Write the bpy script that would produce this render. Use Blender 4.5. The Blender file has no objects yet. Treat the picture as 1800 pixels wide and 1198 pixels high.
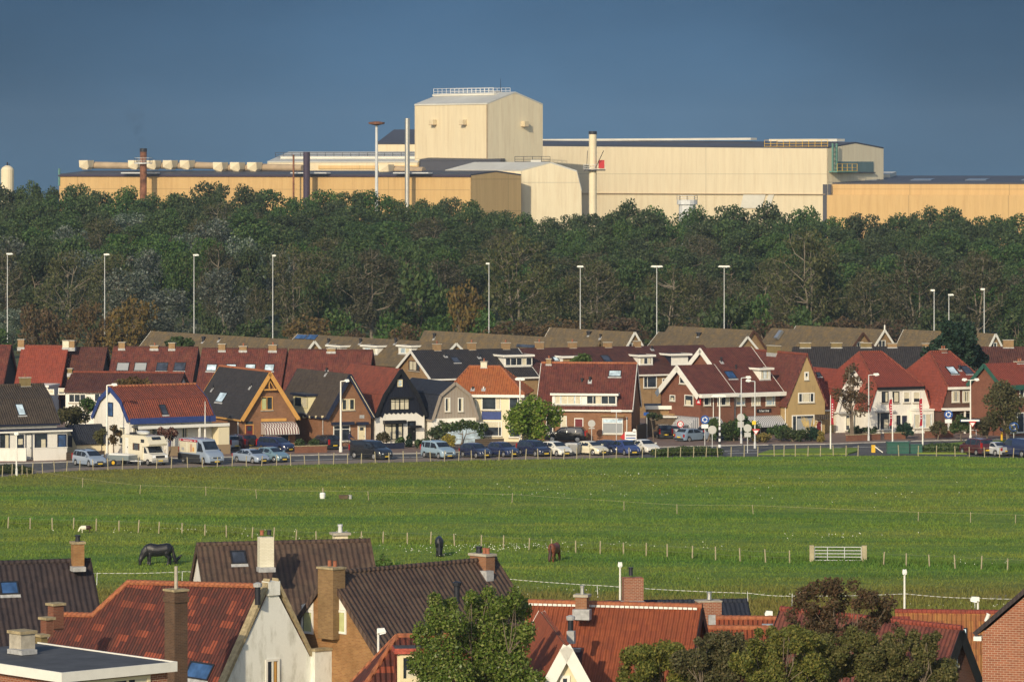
import bpy, bmesh, math, random
import numpy as np
from mathutils import Vector, Matrix
R = math.radians
sc = bpy.context.scene
col = sc.collection
# ---------------------------------------------------------------- camera: a 150 mm lens 29.5 m up, looking level along +Y
F, YH, CH = 7500.0, 300.0, 29.5
cam = bpy.data.cameras.new("camera"); camo = bpy.data.objects.new("camera", cam); col.objects.link(camo)
camo.location = (0, 0, CH); camo.rotation_euler = (R(90), 0, 0)
cam.sensor_width = 36; cam.lens = 36 * F / 1800; cam.shift_y = (YH - 599) / 1800
cam.clip_start = 1; cam.clip_end = 30000
sc.camera = camo
sc.view_settings.view_transform = 'Standard'; sc.view_settings.look = 'None'
sc.view_settings.exposure = EXPOSURE = 0.06; sc.view_settings.gamma = 1
CAM = Vector((0, 0, CH))
def G(px, py, z=0.0):                      # the ground point seen at a place of the photograph
    Y = F * (CH - z) / (py - YH); return Vector(((px - 900) * Y / F, Y, z))
def P(px, py, Y): return Vector(((px - 900) * Y / F, Y, CH - (py - YH) * Y / F))
def rayd(px, py): return Vector(((px - 900) / F, 1.0, -(py - YH) / F))
SUN_AZ, SUN_EL = 21.0, 24.0                # sun behind the camera, to the left
# ---------------------------------------------------------------- materials
class NT:
    def __init__(s, name):
        s.m = bpy.data.materials.new(name); s.m.use_nodes = True; s.t = s.m.node_tree; s.t.nodes.clear()
    def n(s, typ, **kw):
        o = s.t.nodes.new('ShaderNode' + typ); ins = kw.pop('i', {})
        for k, v in kw.items(): setattr(o, k, v)
        for k, v in ins.items():
            if isinstance(v, bpy.types.NodeSocket): s.t.links.new(v, o.inputs[k])
            else: o.inputs[k].default_value = v
        return o
    def math(s, op, a, b=0.0, c=None):
        i = {0: a, 1: b}
        if c is not None: i[2] = c
        return s.n('Math', operation=op, i=i).outputs[0]
    def mix(s, f, a, b):
        o = s.t.nodes.new('ShaderNodeMix'); o.data_type = 'RGBA'
        for k, v in ((0, f), (6, a), (7, b)):
            if isinstance(v, bpy.types.NodeSocket): s.t.links.new(v, o.inputs[k])
            else: o.inputs[k].default_value = v
        return o.outputs[2]
    def ramp(s, fac, lo, hi):
        return s.n('MapRange', i={0: fac, 1: lo, 2: hi}).outputs[0]
    def noise(s, vec, scale, detail=3.0, rough=.6):
        return s.n('TexNoise', i={'Vector': vec, 'Scale': scale, 'Detail': detail, 'Roughness': rough}).outputs[0]
    def out(s, base, rough=.8, metal=0.0, spec=.3, normal=None, alpha=None, trans=None, emit=None):
        b = s.n('BsdfPrincipled', i={'Base Color': base, 'Roughness': rough, 'Metallic': metal, 'Specular IOR Level': spec})
        if normal is not None: s.t.links.new(normal, b.inputs['Normal'])
        sh = b.outputs[0]
        if trans is not None:
            tr = s.n('BsdfTranslucent', i={'Color': base})
            sh = s.n('MixShader', i={0: trans, 1: sh, 2: tr.outputs[0]}).outputs[0]
        o = s.n('OutputMaterial'); s.t.links.new(sh, o.inputs[0]); return s.m
def c4(c): return (c[0], c[1], c[2], 1.0)
def sc3(c, k): return (c[0] * k, c[1] * k, c[2] * k)
MATS = {}
def plain(name, c, rough=.7, metal=0.0, var=.18, scale=2.0, spec=.3, bump=0.0):
    t = NT(name); co = t.n('TexCoord').outputs['Object']
    n = t.noise(co, scale, 5.0, .65)
    cc = t.mix(t.ramp(n, .3, .7), c4(sc3(c, 1 - var)), c4(sc3(c, 1 + var)))
    nm = None
    if bump: nm = t.n('Bump', i={'Strength': bump, 'Distance': .05, 'Height': t.noise(co, scale * 6, 4.0)}).outputs[0]
    MATS[name] = t.out(cc, rough, metal, spec, nm); return MATS[name]
def render_wall(name, c, dirt=(.35, .31, .22), amt=.35):
    t = NT(name); co = t.n('TexCoord').outputs['UV']; ob = t.n('TexCoord').outputs['Object']
    st = t.n('Mapping', i={'Vector': co, 'Scale': (1.6, .35, 1)}).outputs[0]
    n1 = t.noise(st, 1.3, 6.0, .7); n2 = t.noise(ob, .5, 4.0)
    f = t.math('MULTIPLY', t.ramp(t.math('MULTIPLY', n1, t.math('ADD', n2, .5)), .48, .75), amt)
    cc = t.mix(f, c4(c), c4(dirt))
    cc = t.mix(t.math('MULTIPLY', t.ramp(t.noise(ob, 7.0), .35, .7), .12), cc, c4(sc3(c, .7)))
    nm = t.n('Bump', i={'Strength': .25, 'Distance': .02, 'Height': t.noise(ob, 20.0)}).outputs[0]
    MATS[name] = t.out(cc, .88, 0, .2, nm); return MATS[name]
def brick(name, c1, c2, mortar, bw=.22, bh=.075, patch=.5):
    t = NT(name); uv = t.n('TexCoord').outputs['UV']
    b = t.n('TexBrick', offset=.5, i={'Vector': uv, 'Color1': c4(c1), 'Color2': c4(c2), 'Mortar': c4(mortar), 'Scale': 1.0, 'Mortar Size': .008, 'Mortar Smooth': .2, 'Bias': -.1, 'Brick Width': bw, 'Row Height': bh})
    n = t.noise(uv, .9, 6.0, .7)
    cc = t.mix(t.math('MULTIPLY', t.ramp(n, .4, .72), patch), b.outputs[0], c4(sc3(c1, .45)))
    n2 = t.noise(uv, 2.7, 5.0, .7)
    cc = t.mix(t.math('MULTIPLY', t.ramp(n2, .5, .75), patch * .7), cc, c4(sc3(c2, 1.25)))
    nm = t.n('Bump', i={'Strength': .5, 'Distance': .012, 'Height': t.math('SUBTRACT', 1.0, b.outputs[1])}).outputs[0]
    MATS[name] = t.out(cc, .9, 0, .15, nm); return MATS[name]
def tile(name, c1, c2, cu=.25, cv=.35, lichen=(.2, .17, .08), la=.25, patch=None, pa=(.52, .56), bd=.075, bump=1.0, spec=.25, white=0.0):
    t = NT(name); uv = t.n('TexCoord').outputs['UV']
    wob = t.n('VectorMath', operation='SCALE', i={0: t.n('TexNoise', i={'Vector': uv, 'Scale': 1.7, 'Detail': 3.0}).outputs[1], 3: .09}).outputs[0]
    s = t.n('SeparateXYZ', i={0: t.n('VectorMath', operation='ADD', i={0: uv, 1: wob}).outputs[0]})
    u = t.math('DIVIDE', s.outputs[0], cu); v = t.math('DIVIDE', s.outputs[1], cv)
    cell = t.n('CombineXYZ', i={0: t.math('FLOOR', u), 1: t.math('FLOOR', v)})
    wn = t.n('TexWhiteNoise', noise_dimensions='2D', i={0: cell.outputs[0]}).outputs[0]
    cc = t.mix(wn, c4(c1), c4(c2))
    if patch is not None:                    # groups of newer tiles
        pn = t.n('TexNoise', i={'Vector': t.n('CombineXYZ', i={0: t.math('MULTIPLY', t.math('FLOOR', t.math('DIVIDE', u, 2.0)), .5), 1: t.math('FLOOR', v)}).outputs[0], 'Scale': .6, 'Detail': 3.0}).outputs[0]
        cc = t.mix(t.ramp(pn, *pa), cc, t.mix(wn, c4(patch), c4(sc3(patch, .72))))
    n = t.noise(uv, .8, 6.0, .72)
    cc = t.mix(t.math('MULTIPLY', t.ramp(n, .45, .72), la), cc, c4(lichen))
    n3 = t.noise(uv, 9.0, 4.0, .8)
    cc = t.mix(t.math('MULTIPLY', t.ramp(n3, .58, .7), la * .8), cc, c4(sc3(lichen, 1.5)))
    if white: cc = t.mix(t.ramp(t.noise(uv, 5.0, 2.0, .9), .76 - white, .80 - white), cc, (.62, .6, .55, 1))
    h = t.math('ADD', t.math('MULTIPLY', t.math('SINE', t.math('MULTIPLY', u, 2 * math.pi)), .4), t.math('MULTIPLY', t.math('SUBTRACT', 1.0, t.math('FRACT', v)), 1.25))
    h = t.math('ADD', h, t.math('MULTIPLY', wn, .5))
    nm = t.n('Bump', i={'Strength': bump, 'Distance': bd, 'Height': h}).outputs[0]
    MATS[name] = t.out(cc, .75, 0, spec, nm); return MATS[name]
def stripes(name, c1, c2, pitch, axis=0, rough=.7, bump=0.0, duty=.5, var=.1):
    t = NT(name); uv = t.n('TexCoord').outputs['UV']
    s = t.n('SeparateXYZ', i={0: uv})
    fr = t.math('FRACT', t.math('DIVIDE', s.outputs[axis], pitch))
    f = t.math('LESS_THAN', fr, duty)
    cc = t.mix(f, c4(c1), c4(c2))
    cc = t.mix(t.math('MULTIPLY', t.ramp(t.noise(uv, .35, 6.0, .7), .4, .75), var * 2), cc, c4(sc3(c1, .6)))
    nm = None
    if bump: nm = t.n('Bump', i={'Strength': bump, 'Distance': .06, 'Height': t.math('PINGPONG', fr, .5)}).outputs[0]
    MATS[name] = t.out(cc, rough, 0, .25, nm); return MATS[name]
def sheet_metal(name, c, seam=30.0, row=9.0, stain=.3, c2=None):     # big factory cladding: ribs, sheet joints, weather streaks
    t = NT(name); uv = t.n('TexCoord').outputs['UV']; s = t.n('SeparateXYZ', i={0: uv})
    fr = t.math('FRACT', t.math('DIVIDE', s.outputs[0], 1.1))
    cc = c4(c)
    cc = t.mix(t.math('MULTIPLY', t.n('TexWhiteNoise', noise_dimensions='1D', i={1: t.math('FLOOR', t.math('DIVIDE', s.outputs[0], 1.1))}).outputs[0], .13), cc, c4(sc3(c, .6)))
    if c2: cc = t.mix(t.ramp(s.outputs[1], row - .1, row + .1), c4(c2), cc)
    st = t.n('Mapping', i={'Vector': uv, 'Scale': (.8, .06, 1)}).outputs[0]
    cc = t.mix(t.math('MULTIPLY', t.ramp(t.noise(st, 1.0, 6.0, .75), .45, .75), stain), cc, c4((c[0] * .62, c[1] * .5, c[2] * .42)))
    sv = t.math('LESS_THAN', t.math('FRACT', t.math('DIVIDE', s.outputs[0], seam)), .25 / seam)
    sh = t.math('LESS_THAN', t.math('FRACT', t.math('DIVIDE', s.outputs[1], row)), .2 / row)
    cc = t.mix(t.math('MULTIPLY', t.math('MAXIMUM', sv, sh), .5), cc, c4(sc3(c, .45)))
    nm = t.n('Bump', i={'Strength': .2, 'Distance': .1, 'Height': t.math('PINGPONG', fr, .5)}).outputs[0]
    MATS[name] = t.out(cc, .65, 0, .25, nm); return MATS[name]
def glass(name, c=(.02, .026, .034), rough=.08):
    t = NT(name); ob = t.n('TexCoord').outputs['Object']
    cc = t.mix(t.ramp(t.noise(ob, 1.2, 2.0), .35, .65), c4(c), c4(sc3(c, 2.2)))
    MATS[name] = t.out(cc, rough, 0, .6); return MATS[name]
def paint(name, c, rough=.28, metal=.0, coat=.6):
    t = NT(name); ob = t.n('TexCoord').outputs['Object']
    cc = t.mix(t.math('MULTIPLY', t.ramp(t.noise(ob, 3.0, 5.0, .7), .45, .8), .2), c4(c), c4((c[0] * .6 + .03, c[1] * .6 + .028, c[2] * .6 + .022)))
    m = t.out(cc, rough, metal, .5)
    b = [x for x in t.t.nodes if x.type == 'BSDF_PRINCIPLED'][0]; b.inputs['Coat Weight'].default_value = coat; b.inputs['Coat Roughness'].default_value = .12
    MATS[name] = m; return m
def leaf(name, cols, trans=.3, rough=.6):
    t = NT(name); g = t.n('NewGeometry'); rnd = g.outputs['Random Per Island']
    r = t.n('ValToRGB'); t.t.links.new(rnd, r.inputs[0]); e = r.color_ramp.elements
    for k, c in enumerate(cols):
        pos = k / max(1, len(cols) - 1)
        if k < 2: el = e[k]; el.position = pos
        else: el = e.new(pos)
        el.color = c4(c)
    oi = t.n('ObjectInfo').outputs['Random']
    cc = t.n('HueSaturation', i={'Hue': t.math('ADD', .485, t.math('MULTIPLY', oi, .03)), 'Saturation': t.math('ADD', .85, t.math('MULTIPLY', oi, .3)), 'Value': t.math('ADD', .75, t.math('MULTIPLY', oi, .5)), 'Color': r.outputs[0]}).outputs[0]
    MATS[name] = t.out(cc, rough, 0, .25, trans=trans); return MATS[name]
# roofs
tile('tile_red', (.29, .075, .042), (.2, .056, .036), lichen=(.1, .05, .035), la=.5)
tile('tile_bright_red', (.31, .07, .042), (.24, .055, .036), lichen=(.16, .055, .04), la=.4)
tile('tile_dark_red', (.115, .042, .034), (.075, .031, .028), lichen=(.2, .09, .05), la=.4)
tile('tile_maroon', (.165, .048, .037), (.1, .035, .03), lichen=(.26, .1, .055), la=.45)
tile('tile_orange', (.5, .155, .05), (.38, .11, .04), lichen=(.24, .12, .05), la=.35)
tile('tile_terracotta', (.42, .11, .045), (.33, .085, .04), cu=.24, cv=.36, lichen=(.2, .07, .035), la=.5, bd=.15)
tile('tile_mottled', (.165, .045, .03), (.085, .032, .026), cu=.24, cv=.36, lichen=(.1, .05, .032), la=.4, patch=(.34, .085, .045), pa=(.585, .6), bd=.11)
tile('tile_brown', (.085, .064, .046), (.056, .043, .034), lichen=(.13, .1, .07), la=.35)
tile('tile_brown_near', (.1, .062, .045), (.066, .043, .034), cu=.3, cv=.4, lichen=(.15, .11, .07), la=.5, spec=.3, bd=.07)
tile('tile_dark_near', (.05, .037, .036), (.035, .028, .03), cu=.3, cv=.4, lichen=(.1, .07, .06), la=.35, bd=.07)
tile('tile_black', (.05, .044, .044), (.034, .031, .033), lichen=(.06, .055, .05), la=.4)
tile('tile_navy', (.03, .036, .052), (.022, .026, .04), lichen=(.05, .05, .055), la=.2)
tile('tile_lichen', (.165, .125, .075), (.12, .096, .062), lichen=(.3, .19, .06), la=.65, white=.07)
tile('tile_ochre', (.45, .2, .06), (.34, .12, .05), lichen=(.4, .2, .07), la=.4, bd=.11)
tile('ridge_orange', (.4, .14, .06), (.32, .1, .05), cu=.4, cv=.4, la=.3)
# walls
brick('brick_brown', (.32, .15, .075), (.24, .105, .055), (.3, .22, .15))
brick('brick_red', (.24, .09, .055), (.17, .062, .042), (.24, .16, .11))
brick('brick_dark', (.13, .06, .045), (.09, .045, .036), (.14, .1, .08))
brick('brick_tan', (.36, .23, .11), (.29, .17, .08), (.33, .25, .15))
brick('brick_ochre', (.38, .2, .08), (.27, .13, .055), (.36, .25, .13), patch=.65)
brick('brick_moss', (.27, .2, .08), (.2, .15, .065), (.25, .2, .12))
brick('brick_stack', (.3, .19, .085), (.22, .13, .06), (.28, .2, .12), patch=.6)
brick('brick_near', (.33, .12, .065), (.23, .085, .05), (.5, .4, .29), bw=.23, bh=.085, patch=.3)
brick('brick_white', (.78, .74, .58), (.7, .66, .5), (.6, .55, .4), patch=.12)
brick('brick_sooty', (.14, .08, .05), (.09, .055, .04), (.16, .12, .085))
render_wall('white_wall', (.8, .77, .69), amt=.3)
render_wall('dirty_white_wall', (.82, .82, .74), dirt=(.26, .24, .15), amt=.6)
render_wall('cream_wall', (.78, .69, .47), amt=.2)
render_wall('tan_wall', (.42, .3, .14), dirt=(.22, .16, .08), amt=.5)
stripes('grey_planks', (.36, .31, .25), (.3, .25, .2), .36, 0, .8, .6)
stripes('black_planks_and_shade', (.014, .017, .03), (.01, .012, .022), .3, 0, .6, .6)  # real boards on one gable; elsewhere painted shade of terrace end walls
stripes('dark_fence_planks', (.1, .075, .05), (.075, .055, .04), .2, 1, .85, .6)
stripes('wood_planks', (.36, .27, .16), (.28, .2, .12), .15, 0, .85, .6)
stripes('awning_cloth', (.72, .68, .6), (.16, .05, .05), .3, 0, .85)
stripes('awning_grey', (.72, .72, .7), (.12, .13, .16), .26, 0, .85)
stripes('pole_bands', (.75, .75, .75), (.02, .02, .02), .62, 1, .5)
# paint, metal and the like
plain('white_paint', (.8, .78, .7), .5, var=.06); plain('cream_paint', (.76, .66, .42), .55, var=.06)
plain('yellow_cream_paint', (.78, .7, .42), .55, var=.06); plain('ochre_paint', (.62, .33, .09), .5, var=.1)
plain('blue_paint', (.035, .06, .2), .45, var=.15); plain('navy_paint', (.02, .025, .05), .45, var=.15)
plain('black_paint', (.015, .015, .018), .4, var=.2); plain('green_paint', (.03, .1, .075), .4, var=.15)
plain('red_paint', (.3, .035, .03), .45, var=.15); plain('peeling_red_paint', (.42, .09, .06), .7, var=.6, scale=5)
plain('brown_paint', (.09, .045, .03), .5, var=.15); plain('grey_paint', (.3, .3, .29), .5, var=.12)
plain('maroon_paint', (.16, .025, .03), .4, var=.15); plain('grey_cloth', (.36, .37, .37), .9, var=.08)
plain('bitumen', (.075, .078, .085), .8, var=.3, scale=.8, bump=.3); plain('lead', (.4, .4, .39), .55, var=.3, scale=4)
plain('zinc', (.42, .45, .47), .35, .7, var=.15); plain('galvanised', (.62, .63, .62), .5, .15, var=.1)
plain('steel', (.55, .54, .5), .35, .8, var=.1); plain('dark_metal', (.035, .037, .045), .45, .4)
plain('concrete', (.42, .38, .3), .85, var=.25, scale=3, bump=.3); plain('stone_cap', (.36, .29, .17), .9, var=.35, scale=5, bump=.4)
plain('clay_pot', (.3, .11, .06), .8, var=.3); plain('post_wood', (.38, .33, .21), .85, var=.25, scale=3); plain('dark_wood', (.12, .085, .055), .85, var=.3)
plain('yellow_paint', (.75, .45, .03), .45, var=.08); plain('sign_blue', (.02, .085, .32), .4, var=.05); plain('sign_red', (.5, .03, .03), .4, var=.05)
plain('sign_white', (.8, .8, .78), .45, var=.05); plain('sign_back', (.48, .48, .45), .5, .3, var=.1); plain('plate_yellow', (.8, .55, .04), .45, var=.04)
plain('banner_red', (.36, .02, .035), .75, var=.1); plain('curtain', (.62, .57, .42), .9, var=.14, scale=4); plain('green_curtain', (.48, .5, .24), .9, var=.14, scale=4)
plain('shade_grey', (.3, .32, .33), .8, var=.05); plain('tyre', (.018, .018, .019), .8, var=.2); plain('rim', (.55, .55, .55), .3, .7, var=.05)
plain('trim_dark', (.03, .032, .036), .6, var=.1); plain('lamp_red', (.35, .012, .01), .2, var=.1); plain('skin', (.5, .3, .2), .6, var=.05)
plain('horse_black', (.012, .012, .016), .42, var=.4, scale=6, spec=.45); plain('horse_bay', (.17, .05, .022), .5, var=.3, scale=4); plain('mane_black', (.01, .01, .012), .55)
plain('horse_dark_bay', (.05, .022, .016), .55); plain('fleece', (.74, .72, .58), .95, var=.12, scale=9); plain('hair_brown', (.05, .03, .02), .8)
plain('cloth_navy', (.025, .03, .07), .9); plain('cloth_dark', (.03, .03, .035), .9); plain('bark', (.17, .135, .1), .95, var=.35, scale=3); plain('bark_pale', (.4, .36, .28), .95, var=.3, scale=3)
plain('bark_grey', (.2, .17, .13), .95, var=.3, scale=3); plain('plume_straw', (.5, .38, .17), .9, var=.25, scale=6)
glass('glass'); glass('car_glass', (.012, .017, .026), .06); glass('skylight_glass', (.03, .036, .05), .12); glass('pale_glass', (.32, .4, .45), .12); glass('blue_glass', (.025, .06, .14), .1); plain('wire_grey', (.2, .2, .17), .7); glass('lens', (.6, .62, .62), .1)
# factory
sheet_metal('clad_cream', (.7, .6, .4), 34, 16.5, .4); sheet_metal('clad_cream_brightened', (.76, .67, .47), 60, 26, .45)  # second cream is painted brighter to make up for weak sun on gables
sheet_metal('clad_hall', (.68, .59, .41), 45, 14.2, .34, (.65, .54, .38)); sheet_metal('clad_yellow', (.58, .385, .165), 29, 12, .45); sheet_metal('clad_ochre', (.66, .45, .2), 18, 9, .35)
plain('roof_dark', (.055, .058, .075), .6, var=.15, scale=.05); plain('roof_pale', (.62, .6, .52), .6, var=.12, scale=.1); plain('roof_light', (.5, .5, .46), .6, var=.12, scale=.1)
plain('duct_cream', (.62, .52, .34), .6, var=.15, scale=.3); plain('duct_brown', (.4, .3, .19), .6, var=.2, scale=.3); plain('rust', (.2, .085, .045), .9, var=.7, scale=.5)
plain('stack_purple', (.05, .035, .06), .5, var=.2); plain('stack_cream', (.74, .64, .44), .55, var=.08, scale=.3); plain('shaft_grey', (.28, .28, .27), .7, var=.1)
plain('rooflight', (.13, .16, .2), .35, var=.1); plain('galv_green', (.12, .25, .2), .6); plain('window_teal', (.1, .16, .17), .25, var=.2, scale=.2)
plain('asphalt', (.085, .085, .088), .9, var=.22, scale=.6, bump=.3); plain('pavement_brick', (.2, .14, .115), .92, var=.2, scale=1.4, bump=.3); plain('paving_tiles', (.23, .185, .15), .92, var=.18, scale=1.0, bump=.2)
plain('kerbstone', (.38, .36, .33), .9, var=.2); plain('road_white', (.7, .7, .68), .7, var=.15); plain('gravel', (.25, .22, .18), .95, var=.3, scale=2)
def paint_set():
    for n, c in dict(silver_blue=(.27, .33, .42), white=(.74, .72, .64), silver=(.42, .44, .46), teal=(.16, .26, .32), dark_blue=(.018, .024, .06), black=(.012, .013, .017), sky_blue=(.26, .36, .44), navy=(.016, .026, .08), wine=(.07, .016, .022), grey_blue=(.2, .27, .36), cream=(.75, .69, .52), blue=(.03, .05, .17), green_grey=(.2, .24, .25)).items():
        paint('car_' + n, c, .25)
paint_set()
# ---------------------------------------------------------------- mesh building
def empty(name, loc, rot=0.0):
    o = bpy.data.objects.new(name, None); o.location = loc; o.rotation_euler = (0, 0, rot); o.empty_display_size = .5
    col.objects.link(o); return o
def tag(o, label=None, cat=None, group=None, kind=None):
    if label: o['label'] = label
    if cat: o['category'] = cat
    if group: o['group'] = group
    if kind: o['kind'] = kind
    return o
def copy_tree(o, parent=None):
    c = o.copy(); col.objects.link(c); c.parent = parent
    for ch in list(o.children): copy_tree(ch, c)
    return c
class Fr:                                   # a face of a building: point, two in-plane axes, outward normal
    def __init__(s, p, u, v, n): s.p, s.u, s.v, s.n = Vector(p), Vector(u).normalized(), Vector(v).normalized(), Vector(n).normalized()
    def at(s, a, b, c=0.0): return s.p + s.u * a + s.v * b + s.n * c
    def moved(s, k): return Fr(s.p + s.n * k, s.u, s.v, s.n)
def wframe(o=(0, 0, 0)): return Fr(o, (1, 0, 0), (0, 0, 1), (0, -1, 0))
class MB:
    def __init__(s): s.v, s.f, s.mi = [], [], []
    def poly(s, pts, m=0):
        k = len(s.v); s.v += [tuple(p) for p in pts]; s.f.append(list(range(k, k + len(pts)))); s.mi.append(m)
    def prism(s, a, b, m=0):               # two matching rings, closed
        k = len(s.v); n = len(a); s.v += [tuple(p) for p in a] + [tuple(p) for p in b]
        s.f.append(list(range(k, k + n))[::-1]); s.f.append(list(range(k + n, k + 2 * n)))
        for i in range(n): j = (i + 1) % n; s.f.append([k + i, k + j, k + n + j, k + n + i])
        s.mi += [m] * (n + 2)
    def slab(s, pts, t, m=0):
        pts = [Vector(p) for p in pts]; n = Vector((0, 0, 0))
        for i in range(1, len(pts) - 1): n += (pts[i] - pts[0]).cross(pts[i + 1] - pts[0])
        n.normalize()
        if n.z < -1e-6: n = -n
        s.prism(pts, [p + n * t for p in pts], m)
    def box(s, fr, u0, u1, v0, v1, n0, n1, m=0):
        s.prism([fr.at(u0, v0, n0), fr.at(u1, v0, n0), fr.at(u1, v1, n0), fr.at(u0, v1, n0)], [fr.at(u0, v0, n1), fr.at(u1, v0, n1), fr.at(u1, v1, n1), fr.at(u0, v1, n1)], m)
    def abox(s, x0, x1, y0, y1, z0, z1, m=0):
        s.box(Fr((0, 0, 0), (1, 0, 0), (0, 0, 1), (0, 1, 0)), x0, x1, z0, z1, y0, y1, m)
    def tube(s, p0, p1, r0, r1=None, n=8, m=0, cap=True):
        p0, p1 = Vector(p0), Vector(p1); r1 = r0 if r1 is None else r1; d = (p1 - p0).normalized()
        a = d.orthogonal().normalized(); b = d.cross(a); k = len(s.v)
        for p, r in ((p0, r0), (p1, r1)):
            for i in range(n):
                t = 2 * math.pi * i / n; s.v.append(tuple(p + (a * math.cos(t) + b * math.sin(t)) * r))
        for i in range(n): j = (i + 1) % n; s.f.append([k + i, k + j, k + n + j, k + n + i]); s.mi.append(m)
        if cap: s.f.append(list(range(k, k + n))[::-1]); s.f.append(list(range(k + n, k + 2 * n))); s.mi += [m, m]
    def path(s, pts, r, n=6, m=0):
        for a, b in zip(pts, pts[1:]): s.tube(a, b, r, r, n, m)
    def lathe(s, c, prof, n=16, m=0):       # prof: (r, z) pairs round a vertical axis
        k = len(s.v); c = Vector(c)
        for r, z in prof:
            for i in range(n): t = 2 * math.pi * i / n; s.v.append((c.x + r * math.cos(t), c.y + r * math.sin(t), c.z + z))
        for q in range(len(prof) - 1):
            for i in range(n):
                j = (i + 1) % n; a = k + q * n; s.f.append([a + i, a + j, a + n + j, a + n + i]); s.mi.append(m)
        s.f.append(list(range(k, k + n))[::-1]); e = k + (len(prof) - 1) * n; s.f.append(list(range(e, e + n))); s.mi += [m, m]
    def build(s, name, mat, parent=None, loc=None, smooth=False, label=None, fix=True):
        off = Vector(loc) if loc is not None else Vector((0, 0, 0))
        me = bpy.data.meshes.new(name); me.from_pydata([tuple(Vector(p) - off) for p in s.v], [], s.f)
        ms = mat if isinstance(mat, (list, tuple)) else [mat]
        for q in ms: me.materials.append(MATS[q])
        if fix:
            bm = bmesh.new(); bm.from_mesh(me); bmesh.ops.recalc_face_normals(bm, faces=bm.faces[:]); bm.to_mesh(me); bm.free()
        me.polygons.foreach_set('material_index', s.mi)
        auto_uv(me)
        if smooth: me.polygons.foreach_set('use_smooth', [True] * len(me.polygons)); 
        o = bpy.data.objects.new(name, me); o.location = off; col.objects.link(o); o.parent = parent
        if smooth and hasattr(me, 'set_sharp_from_angle'): me.set_sharp_from_angle(angle=R(38))
        if label: o['label'] = label
        return o
def auto_uv(me):                            # UVs in metres: u level along the face, v up it
    uv = me.uv_layers.new(name='UVMap'); vs = me.vertices; z = Vector((0, 0, 1))
    for p in me.polygons:
        n = p.normal
        if abs(n.z) > .999 or n.length < .1: U, V = Vector((1, 0, 0)), Vector((0, 1, 0))
        else: U = z.cross(n).normalized(); V = n.cross(U)
        for li in p.loop_indices:
            q = vs[me.loops[li].vertex_index].co; uv.data[li].uv = (q.dot(U), q.dot(V))
def qmesh(name, quads, mat):                # big leaf-like meshes: quads as an (n,4,3) or (n,3,3) array
    n, k = quads.shape[:2]; me = bpy.data.meshes.new(name)
    me.vertices.add(n * k); me.vertices.foreach_set('co', quads.reshape(-1).astype(np.float32))
    me.loops.add(n * k); me.loops.foreach_set('vertex_index', np.arange(n * k, dtype=np.int32))
    me.polygons.add(n); me.polygons.foreach_set('loop_start', np.arange(0, n * k, k, dtype=np.int32)); me.polygons.foreach_set('loop_total', np.full(n, k, dtype=np.int32))
    me.materials.append(MATS[mat]); me.update(calc_edges=True); me.validate(); return me
def obj(name, me, parent=None, loc=(0, 0, 0)):
    o = bpy.data.objects.new(name, me); o.location = loc; col.objects.link(o); o.parent = parent; return o
# ---------------------------------------------------------------- light: one low sun and the sky with a slate storm bank over the works
w = bpy.data.worlds.new("World"); sc.world = w; w.use_nodes = True
nt = w.node_tree; nt.nodes.clear()
sky = nt.nodes.new('ShaderNodeTexSky'); sky.sky_type = 'NISHITA'; sky.sun_disc = False
sky.sun_elevation = R(SUN_EL); sky.sun_rotation = R(180 + SUN_AZ); sky.altitude = 0; sky.air_density = 1.0; sky.dust_density = 1.2; sky.ozone_density = 1.5
def wn(t, **i):
    o = nt.nodes.new('ShaderNode' + t)
    for k, v in i.items(): 
        if k.startswith('_'): setattr(o, k[1:], v)
    return o
tc = nt.nodes.new('ShaderNodeTexCoord'); sp = nt.nodes.new('ShaderNodeSeparateXYZ'); nt.links.new(tc.outputs['Generated'], sp.inputs[0])
mr = nt.nodes.new('ShaderNodeMapRange'); mr.interpolation_type = 'SMOOTHSTEP'; nt.links.new(sp.outputs[2], mr.inputs[0])
mr.inputs[1].default_value = .10; mr.inputs[2].default_value = .30; mr.inputs[3].default_value = 1.0; mr.inputs[4].default_value = 0.0     # bank reaches some 10 degrees up
nm = nt.nodes.new('ShaderNodeMapRange'); nm.interpolation_type = 'SMOOTHSTEP'; nt.links.new(sp.outputs[1], nm.inputs[0]); nm.inputs[1].default_value = .1; nm.inputs[2].default_value = .7   # only on the far side
mu = nt.nodes.new('ShaderNodeMath'); mu.operation = 'MULTIPLY'; nt.links.new(mr.outputs[0], mu.inputs[0]); nt.links.new(nm.outputs[0], mu.inputs[1])
er = nt.nodes.new('ShaderNodeValToRGB'); e2 = nt.nodes.new('ShaderNodeMapRange'); nt.links.new(sp.outputs[2], e2.inputs[0]); e2.inputs[1].default_value = -.004; e2.inputs[2].default_value = .042
nt.links.new(e2.outputs[0], er.inputs[0]); er.color_ramp.elements[0].color = SKY_LO = (.086, .178, .285, 1); er.color_ramp.elements[1].color = (.06, .13, .228, 1)
vm = nt.nodes.new('ShaderNodeMapping'); nt.links.new(tc.outputs['Generated'], vm.inputs[0]); vm.inputs['Scale'].default_value = (9, 1, 22)
no = nt.nodes.new('ShaderNodeTexNoise'); nt.links.new(vm.outputs[0], no.inputs['Vector']); no.inputs['Scale'].default_value = 1.6; no.inputs['Detail'].default_value = 4
ab = nt.nodes.new('ShaderNodeMath'); ab.operation = 'ABSOLUTE'; nt.links.new(sp.outputs[0], ab.inputs[0])
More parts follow.
